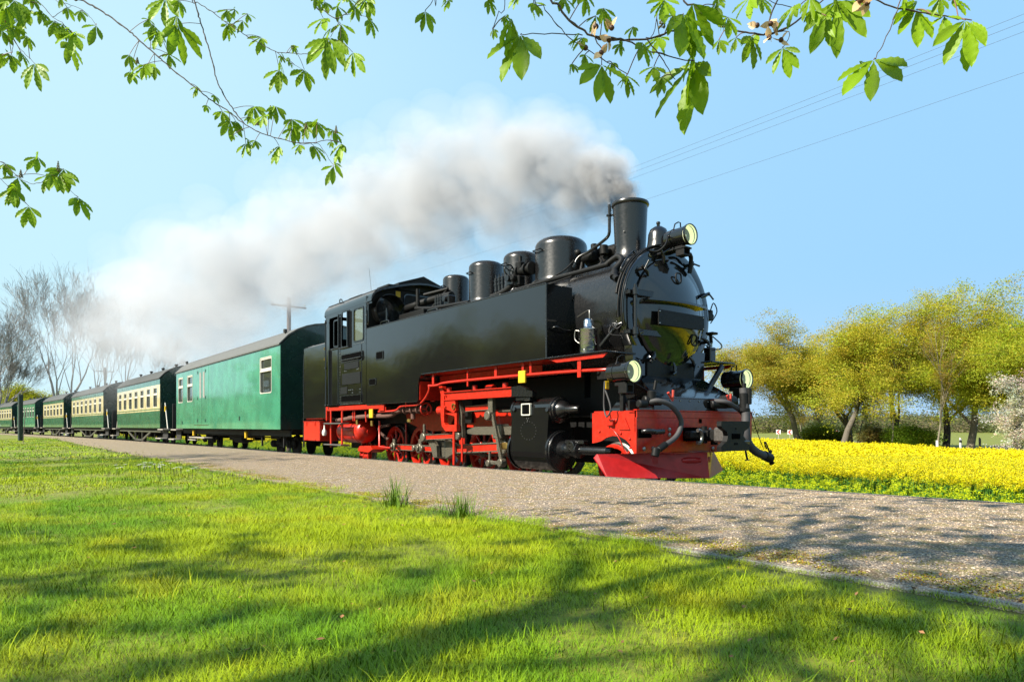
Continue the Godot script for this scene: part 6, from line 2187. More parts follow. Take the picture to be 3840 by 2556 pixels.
func build_trees() -> void:
	var airy := leaf_cluster(1, 16, 0.22, 0.085)
	var dense := leaf_cluster(2, 60, 0.3, 0.066)
	var small := leaf_cluster(3, 14, 0.15, 0.06)
	var bloom := leaf_cluster(4, 22, 0.14, 0.05)
	var beech := {"levels": 5, "trunk": 3.6, "radius": 0.33, "ratio": 0.81, "taper": 0.68, "angle": 0.64, "wob": 0.14, "up": 0.02, "kids": 3, "leaf_from": 2, "scatter": 0.5}
	var g := "trees along the road behind the rapeseed"
	var yg := Color(0.52, 0.49, 0.04)
	var list := [
		["broad_tree", "broad spring tree with bronze green crown, leftmost of the big roadside trees", Vector3(-27.9, -1.1, -55.0), 11, 1.08, Color(0.48, 0.42, 0.05), M.bark_dull, dense, 2.0],
		["broad_tree", "broad yellow green tree with a forked trunk just right of the chevron signs", Vector3(-23.2, -1.0, -54.0), 12, 1.02, yg, M.bark_dull, dense, 2.0],
		["broad_tree", "tall dense yellow tree with hidden trunk, in the middle of the row", Vector3(-20.2, -1.1, -58.0), 13, 1.0, Color(0.54, 0.5, 0.04), M.bark_dull, dense, 1.8],
		["broad_tree", "yellow green tree with a thick dark trunk behind the white footed sapling", Vector3(-16.6, -1.2, -59.0), 14, 1.06, yg, M.bark_dark, dense, 1.7],
		["broad_tree", "green roadside tree on a pale bare trunk", Vector3(-13.9, -1.2, -56.3), 15, 1.08, Color(0.45, 0.46, 0.03), M.bark_pale, dense, 1.4],
		["broad_tree", "tall bright green tree with a leaning dark trunk behind the white blossom", Vector3(-11.0, -1.2, -57.6), 16, 0.95, Color(0.45, 0.48, 0.03), M.bark_dark, dense, 1.8],
		["broad_tree", "tall bright green tree at the right edge of the photo", Vector3(-5.0, -1.2, -52.0), 17, 0.88, Color(0.45, 0.48, 0.03), M.bark_dark, dense, 1.4],
	]
	for q in list:
		var c := beech.duplicate()
		c.trunk *= q[4] * 0.98
		tree(q[0], q[1], q[2], q[3], c, q[6], q[7], q[5], q[8], g)
	var c2 := beech.duplicate()
	c2.trunk *= 0.9
	tree("broad_tree", "yellow green tree filling the gap between the two leftmost big roadside trees", Vector3(-25.2, -1.1, -60.0), 18, c2, M.bark_dull, dense, yg, 1.7, g)
	# lower growth
	var bushy := {"levels": 3, "trunk": 0.7, "radius": 0.06, "ratio": 0.8, "taper": 0.7, "angle": 0.6, "wob": 0.15, "up": 0.05, "kids": 3, "leaf_from": 2, "scatter": 0.35, "stems": 8, "splay": 0.35, "foot": 0.7, "category": "shrub"}
	tree("shrub", "low bright green shrub between the trunks beside the road", Vector3(-17.9, -1.2, -55.0), 31, bushy, M.bark_dark, dense, Color(0.17, 0.27, 0.012), 1.4)
	tree("shrub", "low yellow green shrub under the leftmost big roadside trees", Vector3(-28.0, -1.2, -60.0), 32, bushy, M.bark_dark, dense, Color(0.24, 0.27, 0.012), 1.2)
	tree("shrub", "sparse brownish shrub at the road below the pale trunk", Vector3(-21.2, -1.2, -57.5), 33, bushy, M.bark_dark, small, Color(0.25, 0.2, 0.05), 1.2)
	var blos := {"levels": 4, "trunk": 1.9, "radius": 0.14, "ratio": 0.76, "taper": 0.7, "angle": 0.62, "wob": 0.12, "up": 0.02, "kids": 3, "leaf_from": 2, "scatter": 0.22, "stems": 3, "splay": 0.25, "foot": 0.3}
	tree("blossom_tree", "small tree covered in white blossom at the right edge behind the field", Vector3(-5.3, -1.1, -43.6), 41, blos, M.bark_dark, bloom, Color(0.74, 0.68, 0.56), 1.3)
	var sap := {"levels": 3, "trunk": 2.6, "radius": 0.07, "ratio": 0.6, "taper": 0.7, "angle": 0.5, "wob": 0.06, "up": 0.12, "kids": 4, "leaf_from": 1, "scatter": 0.2, "category": "sapling"}
	var saps := [
		[Vector3(-33.4, -1.2, -65.4), "young roadside tree at the far left of the saplings", 51],
		[Vector3(-30.3, -1.15, -64.5), "young reddish roadside tree between two chevron signs", 52],
		[Vector3(-27.0, -1.2, -65.1), "young yellow green tree right of the last chevron sign", 53],
		[Vector3(-18.3, -0.95, -52.4), "thin young tree standing at the edge of the rapeseed before the big trees", 54],
		[Vector3(-14.0, -1.0, -49.9), "thin leaning young tree with a white guard on its foot", 55],
	]
	for q in saps:
		var c := sap.duplicate()
		if q[2] >= 54: c.trunk = 4.6
		var t := tree("young_tree", q[1], q[0], q[2], c, M.bark_pale, small, Color(0.3, 0.22, 0.03), 1.3, "young trees along the road")
		if q[2] == 55:
			var st := mb()
			cyl(st, Vector3(0, 0.2, 0), Vector3.UP, 0.1, 0.5, 12)
			obj("trunk_guard", st, M.sign_white, t)
	# bare trees behind the coaches on the left
	var bare := {"levels": 8, "trunk": 4.0, "radius": 0.27, "ratio": 0.83, "taper": 0.72, "angle": 0.38, "wob": 0.09, "up": 0.12, "kids": 2, "leaf_from": -1, "stems": 2, "splay": 0.13, "foot": 0.5, "thin": 0.013, "twigs": 1}
	var bg := "bare trees left behind the coaches"
	for q in [[Vector3(-86.5, -1.2, 1.6), 61, 1.16, "tall bare grey tree, left of the pair behind the coaches"], [Vector3(-83.6, -1.2, -2.2), 62, 1.0, "bare grey tree, right of the pair and half veiled by smoke"], [Vector3(-84.0, -1.2, 8.2), 63, 0.74, "bare grey tree at the left edge of the photo"], [Vector3(-110.0, -1.0, -16.0), 64, 0.6, "small bare tree almost hidden in the smoke above the coach roofs"]]:
		var c := bare.duplicate()
		c.trunk *= q[2]
		tree("bare_tree", q[3], q[0], q[1], c, M.bark_grey, null, Color.WHITE, 0.0, bg)
	var bush := {"levels": 4, "trunk": 2.2, "radius": 0.14, "ratio": 0.75, "taper": 0.7, "angle": 0.6, "wob": 0.12, "up": 0.03, "kids": 3, "leaf_from": 2, "scatter": 0.3, "stems": 3, "splay": 0.3, "foot": 0.5, "category": "tree"}
	tree("leafy_tree", "low yellow green leafy tree at the left edge above the last coach", Vector3(-90.0, -0.6, 5.4), 71, bush, M.bark_dark, dense, Color(0.42, 0.45, 0.02), 1.4)
	var th := {"levels": 4, "trunk": 1.7, "radius": 0.1, "ratio": 0.74, "taper": 0.7, "angle": 0.5, "wob": 0.12, "up": 0.06, "kids": 2, "leaf_from": 1, "scatter": 0.2, "stems": 4, "splay": 0.3, "foot": 0.5, "category": "shrub"}
	tree("shrub", "sparse bushy top showing above the baggage car roof", Vector3(-36.0, -1.2, -13.5), 72, th, M.bark_dark, small, Color(0.17, 0.13, 0.05), 0.35)

	# distant woods
	var rng := RandomNumberGenerator.new()
	rng.seed = 7
	var lump := leaf_cluster(9, 420, 1.3, 0.22)
	var wh := []
	var ti := []
	for i in 5200:
		var an := rng.randf_range(-2.75, 0.55)
		var r := rng.randf_range(170.0, 360.0)
		var x := 5.9 - cos(an + 0.35) * r
		var z := 6.5 + sin(an + 0.35) * r
		if rng.randf() > 0.5 + 0.9 * lumps.get_noise_2d(x * 0.5, z * 0.5): continue
		var s := rng.randf_range(0.8, 1.7)
		wh.append(Transform3D(Basis(Vector3.UP, rng.randf() * TAU).scaled(Vector3(s * 1.3, s, s * 1.3)), Vector3(x, gy(x, z) + s * 0.8, z)))
		ti.append([Color(0.2, 0.21, 0.06), Color(0.14, 0.17, 0.05), Color(0.22, 0.18, 0.1), Color(0.12, 0.15, 0.06)][rng.randi() % 4] * rng.randf_range(0.8, 1.2))
	var wood := multi("distant_wood", lump, M.tree_leaf, wh, ti)
	tag(wood, "distant olive woods and hedges on the low hills", "woods")

func build_roadside() -> void:
	# telegraph line
	var poles := [Vector3(-31.1, -1.2, -6.1), Vector3(-89.0, -1.2, -3.1), Vector3(27.0, -1.2, -8.0)]
	var tops := []
	for k in 3:
		var p: Vector3 = poles[k]
		var t := thing("telegraph_pole", ["wooden telegraph pole with a crossarm behind the baggage car", "faint telegraph pole in the smoke above the cream coaches", "wooden telegraph pole beyond the right edge of the photo"][k], "telegraph pole", p, 0.03, "telegraph poles along the track")
		var st := mb()
		lathe(st, [Vector2(0.14, -0.3), Vector2(0.11, 9.15), Vector2(0.09, 9.25), Vector2(0, 9.27)], Vector3.ZERO, Vector3.UP, 14)
		obj("pole", st, M.pole_wood, t)
		st = mb()
		box(st, Vector3(0, 8.75, 0), Vector3(0.1, 0.09, 2.0), 0.01)
		obj("crossarm", st, M.pole_wood, t)
		var row := []
		for q in [Vector3(0, 8.86, -0.92), Vector3(0, 9.3, -0.3), Vector3(0, 9.3, 0.3), Vector3(0, 8.86, 0.92)]:
			st = mb()
			tube(st, [q + Vector3(0, -0.12, 0), q], 0.015, 6)
			lathe(st, [Vector2(0.045, 0), Vector2(0.05, 0.04), Vector2(0.03, 0.07), Vector2(0.035, 0.1), Vector2(0, 0.13)], q, Vector3.UP, 10)
			obj("insulator", st, M.insulator, t)
			row.append(p + q + Vector3(0, 0.08, 0))
		tops.append(row)
	var wl := ["telegraph wire, lowest of the four, nearest the track's far side", "telegraph wire, second lowest of the four", "telegraph wire, second highest of the four", "telegraph wire, highest of the four"]
	for k in 4:
		var st := mb()
		for pair in [[1, 0], [0, 2]]:
			var a: Vector3 = tops[pair[0]][k]
			var b: Vector3 = tops[pair[1]][k]
			var pts := []
			for i in 25:
				var t := i / 24.0
				pts.append(a.lerp(b, t) - Vector3(0, 0.55 * 4.0 * t * (1.0 - t), 0))
			tube(st, pts, 0.0028, 4)
		var w := obj("telegraph_wire", st, M.wire)
		tag(w, wl[k], "wire", "telegraph wires over the engine")
	# road furniture
	var chev := [Vector3(-45.8, -1.25, -82.0), Vector3(-43.2, -1.25, -80.5), Vector3(-39.2, -1.25, -79.2), Vector3(-35.3, -1.25, -77.7)]
	var cl := ["red and white chevron sign, leftmost of the four on the bend", "red and white chevron sign, second from the left on the bend", "red and white chevron sign, third from the left on the bend", "red and white chevron sign, rightmost, beside the forked tree"]
	for k in 4:
		var p: Vector3 = chev[k]
		var yaw := atan2(5.9 - p.x, 6.5 - p.z)
		var t := thing("chevron_sign", cl[k], "road sign", p, yaw, "chevron signs on the bend of the road")
		var st := mb()
		tube(st, [Vector3(0, -0.1, -0.03), Vector3(0, 1.35, -0.03)], 0.03, 8)
		obj("post", st, M.window_frame, t)
		st = mb()
		box(st, Vector3(0, 1.2, 0), Vector3(0.62, 0.62, 0.02), 0.004)
		obj("board", st, M.sign_white, t)
		st = mb()
		prism(st, [Vector2(-0.26, 0), Vector2(0.0, 0.28), Vector2(0.24, 0.28), Vector2(-0.02, 0), Vector2(0.24, -0.28), Vector2(0.0, -0.28)], Vector3(0, 1.2, 0.013), Vector3.RIGHT, Vector3.UP, 0.006)
		obj("chevron", st, M.sign_red, t)
	var dl := [[Vector3(-43.0, -1.3, -81.2), "white roadside marker post under the second chevron sign"], [Vector3(-39.0, -1.3, -79.8), "white roadside marker post under the third chevron sign"], [Vector3(-36.6, -1.3, -78.2), "white roadside marker post left of the rightmost chevron sign"], [Vector3(-24.6, -1.2, -62.1), "white marker post with a yellow top right of the forked tree"], [Vector3(-13.6, -1.2, -53.4), "white marker post with a black band left of the pale trunk"], [Vector3(-13.0, -1.2, -55.7), "dark marker post right of the pale trunk"]]
	for k in dl.size():
		var t := thing("marker_post", dl[k][1], "marker post", dl[k][0], 0.4, "marker posts along the road")
		var st := mb()
		prism(st, [Vector2(-0.07, 0), Vector2(0.07, 0), Vector2(0.07, 0.98), Vector2(-0.07, 1.08)], Vector3.ZERO, Vector3(0.7, 0, -0.7), Vector3.UP, 0.09)
		obj("post", st, M.sign_black if k == 5 else M.sign_white, t)
		st = mb()
		prism(st, [Vector2(-0.075, 0.7), Vector2(0.075, 0.66), Vector2(0.075, 0.86), Vector2(-0.075, 0.9)], Vector3.ZERO, Vector3(0.7, 0, -0.7), Vector3.UP, 0.1)
		obj("band", st, M.yellow_tag if k == 3 else M.sign_black, t)
	# dark green post beside the platform
	var t := thing("wooden_post", "dark green square wooden post on the lawn beside the far end of the platform", "post", Vector3(-32.8, gy(-32.8, 6.0), 6.0), 0.3)
	var st := mb()
	box(st, Vector3(0, 1.05, 0), Vector3(0.17, 2.3, 0.17), 0.012)
	obj("post", st, M.post_green, t)
	st = mb()
	for y in [0.5, 1.2, 1.7]: rivet(st, Vector3(0, y, 0.085), Vector3(0, 0, 1), 0.02)
	obj("bolt", st, M.steel, t)
	var tw := mb()
	tube(tw, [Vector3(-26.4, gy(-26.4, 6.0), 6.0), Vector3(-26.8, 0.9, 5.95), Vector3(-26.9, 1.5, 5.9)], 0.012, 5)
	var o := obj("thin_stake", tw, M.pole_wood)
	tag(o, "thin slanting stake in the lawn near the green post", "stake")

# ---------------------------------------------------------------- chestnut branches (places in metres)
func branch_data() -> Array:
	return [
		{"label": "long drooping chestnut branch with young leaves in the upper left, forking towards the smoke",
		"lines": [[[2.275, 2.79, 6.277, 2.315, 2.747, 6.226, 2.372, 2.692, 6.151, 2.434, 2.62, 6.071, 2.478, 2.555, 6.013, 2.527, 2.486, 5.95, 2.571, 2.421, 5.893, 2.624, 2.356, 5.824, 2.673, 2.29, 5.761, 2.717, 2.243, 5.703, 2.768, 2.178, 5.637, 2.81, 2.14, 5.583, 2.867, 2.113, 5.508, 2.911, 2.095, 5.451, 2.938, 2.089, 5.416, 2.995, 2.106, 5.342, 3.031, 2.096, 5.296], 0.0065, 0.0019],
			[[2.622, 2.805, 5.827, 2.626, 2.747, 5.821, 2.637, 2.682, 5.807, 2.655, 2.587, 5.784, 2.677, 2.464, 5.755, 2.688, 2.385, 5.741, 2.717, 2.29, 5.703, 2.748, 2.218, 5.663, 2.768, 2.178, 5.637], 0.0058, 0.0029],
			[[2.911, 2.095, 5.451, 2.969, 2.091, 5.376, 2.991, 2.051, 5.348, 3.013, 1.997, 5.319], 0.0019, 0.0011],
			[[2.527, 2.486, 5.95, 2.54, 2.497, 5.933, 2.554, 2.501, 5.916], 0.0029, 0.0018]],
		"leaves": [2.451, 2.686, 5.98, 0.0441, 3, 2.595, 2.591, 5.986, 0.0882, 3, 2.625, 2.55, 5.966, 0.0774, 4, 2.449, 2.81, 5.911, 0.1192, 4, 2.619, 2.616, 5.889, 0.136, 4, 2.629, 2.72, 5.884, 0.0643, 3, 2.421, 2.568, 5.892, 0.0678, 3, 2.435, 2.502, 6.055, 0.0545, 3, 2.349, 2.467, 6.041, 0.0633, 3, 2.487, 2.463, 5.986, 0.0908, 4, 2.466, 2.47, 5.957, 0.0551, 3, 2.551, 2.418, 6.014, 0.0568, 3, 2.586, 2.374, 5.802, 0.0441, 3, 2.583, 2.359, 5.726, 0.0373, 3, 2.638, 2.278, 5.773, 0.0365, 3, 2.634, 2.271, 5.703, 0.0629, 4, 2.672, 2.22, 5.678, 0.081, 5, 2.815, 2.097, 5.701, 0.0282, 3, 2.721, 2.295, 5.585, 0.0741, 4, 2.748, 2.227, 5.607, 0.044, 3, 2.881, 2.248, 5.534, 0.0646, 4, 2.904, 2.179, 5.597, 0.0599, 4, 2.807, 2.246, 5.436, 0.0746, 5, 2.889, 2.164, 5.465, 0.0581, 4, 2.878, 2.202, 5.394, 0.0591, 3, 2.877, 2.233, 5.341, 0.0822, 4, 2.956, 2.18, 5.295, 0.0665, 4, 2.663, 2.136, 5.605, 0.0712, 3, 2.804, 2.103, 5.602, 0.0434, 3, 2.784, 2.114, 5.488, 0.0818, 3, 2.917, 2.089, 5.438, 0.0508, 3, 2.856, 2.126, 5.348, 0.0675, 4, 2.948, 2.132, 5.249, 0.0934, 3, 3.082, 1.962, 5.343, 0.0778, 3, 3.068, 2.075, 5.349, 0.0284, 3, 2.882, 2.226, 5.562, 0.0428, 3, 2.63, 2.226, 5.632, 0.0451, 3],
		"spikes": [2.467, 2.457, 6.028, 0.029, 2.8, 2.175, 5.595, 0.0362, 2.839, 2.24, 5.545, 0.0254, 2.938, 2.16, 5.416, 0.0254, 3.022, 2.138, 5.307, 0.0362], "buds": []},
		{"label": "thin chestnut branch reaching right from the fork at the top to a leafy tip",
		"lines": [[[2.397, 2.9, 5.791, 2.416, 2.869, 5.766, 2.458, 2.822, 5.711, 2.51, 2.761, 5.644, 2.548, 2.718, 5.595, 2.605, 2.664, 5.522, 2.656, 2.623, 5.454, 2.708, 2.618, 5.387, 2.755, 2.614, 5.326, 2.779, 2.633, 5.295, 2.81, 2.664, 5.255], 0.0039, 0.0017],
			[[2.765, 2.877, 5.314, 2.793, 2.83, 5.277, 2.831, 2.785, 5.228, 2.852, 2.803, 5.2, 2.883, 2.846, 5.16, 2.906, 2.884, 5.13], 0.0039, 0.0023],
			[[2.831, 2.785, 5.228, 2.845, 2.737, 5.209, 2.84, 2.683, 5.216, 2.81, 2.664, 5.255], 0.0023, 0.0015],
			[[2.852, 2.803, 5.2, 2.892, 2.807, 5.148, 2.934, 2.785, 5.093], 0.0015, 0.0012],
			[[2.656, 2.623, 5.454, 2.68, 2.587, 5.424, 2.732, 2.538, 5.356], 0.0015, 0.0011]],
		"leaves": [2.523, 2.816, 5.655, 0.0653, 3, 2.471, 2.777, 5.641, 0.0702, 3, 2.533, 2.831, 5.561, 0.0507, 3, 2.424, 2.894, 5.592, 0.0398, 3, 2.497, 2.809, 5.574, 0.055, 3, 2.499, 2.757, 5.486, 0.0758, 4, 2.614, 2.708, 5.362, 0.0397, 3, 2.596, 2.721, 5.34, 0.0481, 3, 2.614, 2.635, 5.425, 0.0353, 3, 2.745, 2.552, 5.43, 0.0342, 3, 2.57, 2.586, 5.418, 0.0993, 3, 2.626, 2.598, 5.31, 0.112, 3, 2.696, 2.85, 5.239, 0.1115, 3, 2.807, 2.865, 5.21, 0.0624, 3, 2.757, 2.73, 5.226, 0.1574, 5, 2.847, 2.664, 5.282, 0.1447, 3, 2.764, 2.813, 5.175, 0.0952, 3, 2.852, 2.639, 5.151, 0.1092, 3, 2.96, 2.765, 5.109, 0.0765, 3, 2.959, 2.797, 5.187, 0.0603, 3, 2.833, 2.935, 5.079, 0.0635, 4, 2.684, 2.945, 5.225, 0.0641, 3, 2.936, 2.838, 5.208, 0.0604, 4, 2.853, 2.943, 5.071, 0.0871, 4, 2.773, 2.897, 5.309, 0.0617, 3],
		"spikes": [], "buds": []},
		{"label": "leafy chestnut twigs hanging in the top left corner of the photo",
		"lines": [[[2.558, 2.45, 6.565, 2.592, 2.424, 6.521, 2.608, 2.374, 6.501, 2.623, 2.33, 6.481, 2.621, 2.28, 6.483], 0.0031, 0.0013],
			[[2.608, 2.374, 6.501, 2.638, 2.299, 6.461, 2.675, 2.236, 6.414], 0.0019, 0.0010],
			[[2.638, 2.525, 6.461, 2.688, 2.475, 6.396, 2.719, 2.418, 6.357, 2.742, 2.399, 6.327, 2.755, 2.362, 6.309], 0.0031, 0.0013],
			[[2.719, 2.525, 6.357, 2.753, 2.475, 6.312, 2.784, 2.456, 6.272, 2.807, 2.424, 6.242, 2.824, 2.39, 6.22], 0.0025, 0.0010],
			[[2.719, 2.418, 6.357, 2.746, 2.45, 6.322, 2.765, 2.462, 6.297], 0.0015, 0.0009]],
		"leaves": [2.578, 2.513, 6.476, 0.1019, 5, 2.706, 2.417, 6.506, 0.0669, 4, 2.574, 2.488, 6.445, 0.0835, 4, 2.641, 2.38, 6.491, 0.0685, 4, 2.476, 2.425, 6.516, 0.0586, 4, 2.473, 2.336, 6.485, 0.0852, 3, 2.576, 2.277, 6.516, 0.0379, 3, 2.493, 2.348, 6.454, 0.0558, 3, 2.706, 2.222, 6.415, 0.087, 4, 2.747, 2.302, 6.44, 0.0457, 3, 2.646, 2.466, 6.392, 0.0509, 3, 2.824, 2.354, 6.356, 0.0608, 3, 2.802, 2.363, 6.328, 0.0585, 3, 2.758, 2.359, 6.312, 0.047, 3, 2.711, 2.343, 6.304, 0.0892, 3, 2.837, 2.324, 6.297, 0.0859, 4, 2.92, 2.338, 6.229, 0.073, 2, 2.642, 2.518, 6.305, 0.0455, 3, 2.815, 2.431, 6.272, 0.0435, 3, 2.467, 2.501, 6.501, 0.0524, 4, 2.511, 2.466, 6.465, 0.0586, 4, 2.751, 2.493, 6.332, 0.0375, 3, 2.661, 2.504, 6.421, 0.0441, 4],
		"spikes": [], "buds": []},
		{"label": "short chestnut twig with drooping leaves entering low at the left edge",
		"lines": [[[2.178, 1.992, 6.568, 2.212, 1.968, 6.523, 2.238, 1.933, 6.49, 2.263, 1.898, 6.457, 2.289, 1.873, 6.423, 2.314, 1.873, 6.39, 2.34, 1.898, 6.357, 2.37, 1.922, 6.318], 0.0032, 0.0013],
			[[2.263, 1.898, 6.457, 2.276, 1.912, 6.44, 2.212, 1.891, 6.523], 0.0014, 0.0010],
			[[2.212, 1.894, 6.523, 2.233, 1.856, 6.495, 2.259, 1.814, 6.462, 2.289, 1.772, 6.423], 0.0014, 0.0009],
			[[2.37, 1.922, 6.318, 2.4, 1.842, 6.279, 2.421, 1.81, 6.251], 0.0014, 0.0009]],
		"leaves": [2.263, 2.005, 6.391, 0.0781, 3, 2.204, 1.946, 6.357, 0.0726, 3, 2.363, 1.943, 6.3, 0.0915, 4, 2.369, 1.919, 6.318, 0.091, 4, 2.182, 1.921, 6.461, 0.0858, 3, 2.294, 1.834, 6.482, 0.0725, 3, 2.286, 1.839, 6.471, 0.0694, 3, 2.145, 1.81, 6.421, 0.0983, 3, 2.398, 1.818, 6.25, 0.0952, 3, 2.193, 1.971, 6.507, 0.0565, 3, 2.456, 1.878, 6.35, 0.0611, 3],
		"spikes": [2.267, 1.898, 6.452, 0.035, 2.368, 1.926, 6.321, 0.0455], "buds": []},
		{"label": "chestnut branch with big drooping leaves above the chimney, in the middle of the top edge",
		"lines": [[[4.638, 1.911, 5.421, 4.651, 1.864, 5.405, 4.671, 1.821, 5.379, 4.71, 1.777, 5.329, 4.736, 1.771, 5.294, 4.789, 1.771, 5.226, 4.817, 1.787, 5.189, 4.842, 1.801, 5.157], 0.0067, 0.0027],
			[[4.614, 1.904, 5.453, 4.63, 1.857, 5.431, 4.647, 1.817, 5.41, 4.671, 1.777, 5.379, 4.695, 1.751, 5.347, 4.76, 1.684, 5.263], 0.0027, 0.0013],
			[[4.691, 1.781, 5.352, 4.655, 1.785, 5.4, 4.614, 1.785, 5.453, 4.598, 1.784, 5.474], 0.0017, 0.0013],
			[[4.71, 1.777, 5.329, 4.756, 1.771, 5.268, 4.797, 1.741, 5.215, 4.86, 1.718, 5.133], 0.0030, 0.0016],
			[[4.789, 1.771, 5.226, 4.809, 1.734, 5.199, 4.833, 1.671, 5.168], 0.0020, 0.0012],
			[[4.71, 1.777, 5.329, 4.72, 1.744, 5.315, 4.721, 1.708, 5.314], 0.0020, 0.0013],
			[[4.553, 1.797, 5.532, 4.563, 1.844, 5.519, 4.573, 1.884, 5.505], 0.0013, 0.0013],
			[[4.45, 1.844, 5.666, 4.464, 1.877, 5.648, 4.468, 1.897, 5.642], 0.0011, 0.0011],
			[[4.805, 1.824, 5.205, 4.789, 1.777, 5.226], 0.0013, 0.0013]],
		"leaves": [4.463, 1.833, 5.674, 0.0594, 3, 4.436, 1.909, 5.588, 0.0414, 3, 4.494, 1.913, 5.502, 0.045, 3, 4.64, 1.777, 5.559, 0.0284, 3, 4.617, 1.751, 5.576, 0.0267, 3, 4.576, 1.898, 5.417, 0.0446, 4, 4.501, 1.951, 5.415, 0.0356, 4, 4.625, 1.762, 5.499, 0.1399, 3, 4.687, 1.781, 5.348, 0.0568, 3, 4.637, 1.9, 5.366, 0.0646, 3, 4.712, 1.869, 5.363, 0.0525, 4, 4.733, 1.842, 5.32, 0.0528, 4, 4.738, 1.694, 5.332, 0.1115, 4, 4.704, 1.727, 5.356, 0.0397, 3, 4.711, 1.734, 5.269, 0.0374, 3, 4.777, 1.667, 5.285, 0.0557, 3, 4.683, 1.705, 5.381, 0.0298, 3, 4.698, 1.803, 5.225, 0.0382, 3, 4.839, 1.715, 5.298, 0.0663, 3, 4.781, 1.72, 5.187, 0.0678, 3, 4.767, 1.816, 5.149, 0.0657, 4, 4.833, 1.855, 5.209, 0.0721, 4, 4.873, 1.81, 5.187, 0.1491, 3, 4.813, 1.758, 5.065, 0.1814, 5, 4.839, 1.656, 5.226, 0.052, 3, 4.803, 1.773, 5.29, 0.0387, 3, 4.847, 1.785, 5.148, 0.08, 3, 4.671, 1.866, 5.286, 0.0413, 3, 4.874, 1.788, 5.228, 0.0574, 3],
		"spikes": [4.813, 1.801, 5.194, 0.0466], "buds": [4.719, 1.798, 5.333, 4.743, 1.795, 5.302, 4.739, 1.765, 5.307, 4.727, 1.732, 5.323, 4.703, 1.745, 5.354]},
		{"label": "chestnut twig with pale bud scales hanging right of the big leaf at the top edge",
		"lines": [[[4.746, 2.004, 5.035, 4.768, 1.957, 5.006, 4.795, 1.917, 4.972, 4.835, 1.887, 4.92, 4.886, 1.874, 4.854, 4.893, 1.903, 4.845, 4.908, 1.968, 4.825, 4.915, 1.997, 4.816], 0.0058, 0.0025],
			[[4.886, 1.874, 4.854, 4.919, 1.888, 4.811, 4.959, 1.932, 4.759, 4.995, 1.983, 4.713], 0.0036, 0.0022],
			[[4.886, 1.874, 4.854, 4.928, 1.881, 4.799, 4.917, 1.837, 4.813], 0.0017, 0.0012],
			[[4.941, 1.946, 4.782, 4.908, 1.957, 4.825, 4.888, 1.975, 4.851], 0.0015, 0.0011]],
		"leaves": [4.754, 2.034, 4.877, 0.0343, 3, 4.858, 1.887, 4.979, 0.0669, 4, 4.822, 1.848, 4.968, 0.0446, 3, 4.839, 1.898, 4.838, 0.0745, 3, 4.807, 2.038, 4.799, 0.065, 4, 4.877, 1.978, 4.858, 0.051, 3, 4.94, 1.813, 4.853, 0.078, 4, 4.971, 1.912, 4.849, 0.0665, 4, 4.997, 1.982, 4.674, 0.1213, 5, 4.998, 1.914, 4.79, 0.0424, 3, 4.793, 1.913, 4.844, 0.0341, 3, 4.752, 2.009, 4.887, 0.0457, 4, 4.99, 1.942, 4.803, 0.0494, 4, 5.006, 1.905, 4.75, 0.0642, 3],
		"spikes": [], "buds": [4.88, 1.893, 4.877, 4.903, 1.897, 4.849, 4.911, 1.882, 4.837, 4.9, 1.86, 4.851, 4.92, 1.853, 4.826]},
		{"label": "rightmost chestnut twig, one big hand of leaflets dangling on a long stalk",
		"lines": [[[5.149, 1.843, 4.921, 5.184, 1.809, 4.877, 5.218, 1.788, 4.832, 5.26, 1.775, 4.778, 5.306, 1.761, 4.718], 0.0044, 0.0019],
			[[5.218, 1.788, 4.832, 5.207, 1.737, 4.847, 5.186, 1.667, 4.874], 0.0016, 0.0013]],
		"leaves": [5.212, 1.834, 4.71, 0.0953, 4, 5.292, 1.757, 4.765, 0.0619, 3, 5.339, 1.72, 4.778, 0.12, 3, 5.291, 1.793, 4.785, 0.046, 3, 5.269, 1.862, 4.64, 0.046, 4, 5.199, 1.647, 4.911, 0.1255, 4, 5.233, 1.807, 4.841, 0.0371, 3, 5.326, 1.757, 4.696, 0.1124, 2],
		"spikes": [], "buds": [5.169, 1.799, 4.912, 5.179, 1.793, 4.899]},
	]

func leaflet(st: SurfaceTool, base: Vector3, d: Vector3, side: Vector3, len: float, wid: float, droop: Vector3, tint: Color) -> void:
	# one pleated, toothed leaflet, widest beyond its middle
	var n := 11
	var nrm := side.cross(d).normalized()
	var rows := []
	var dd := d
	var p := base
	for i in n + 1:
		var t := i / float(n)
		var w := wid * pow(sin(PI * pow(t, 1.35) * 0.985 + 0.02), 0.85) * (1.0 if i % 2 == 0 else 0.9)
		if i == n: w = 0.0
		var up := nrm * (0.22 * w)
		var ripple := nrm * (0.02 * len * (1.0 if i % 2 == 0 else -1.0)) * (0.0 if i == 0 or i == n else 1.0)
		rows.append([p - side * w + up + ripple * 0.6, p - side * w * 0.5 + up * 0.5 - ripple, p - nrm * 0.01 * len, p + side * w * 0.5 + up * 0.5 - ripple, p + side * w + up + ripple * 0.6])
		dd = (dd + droop * (0.06 * t)).normalized()
		p += dd * len / n
	smooth(st)
	st.set_color(tint)
	for i in n:
		for k in 4:
			var a: Vector3 = rows[i][k]
			var b: Vector3 = rows[i][k + 1]
			var c: Vector3 = rows[i + 1][k + 1]
			var e: Vector3 = rows[i + 1][k]
			st.add_vertex(a); st.add_vertex(b); st.add_vertex(c)
			st.add_vertex(a); st.add_vertex(c); st.add_vertex(e)

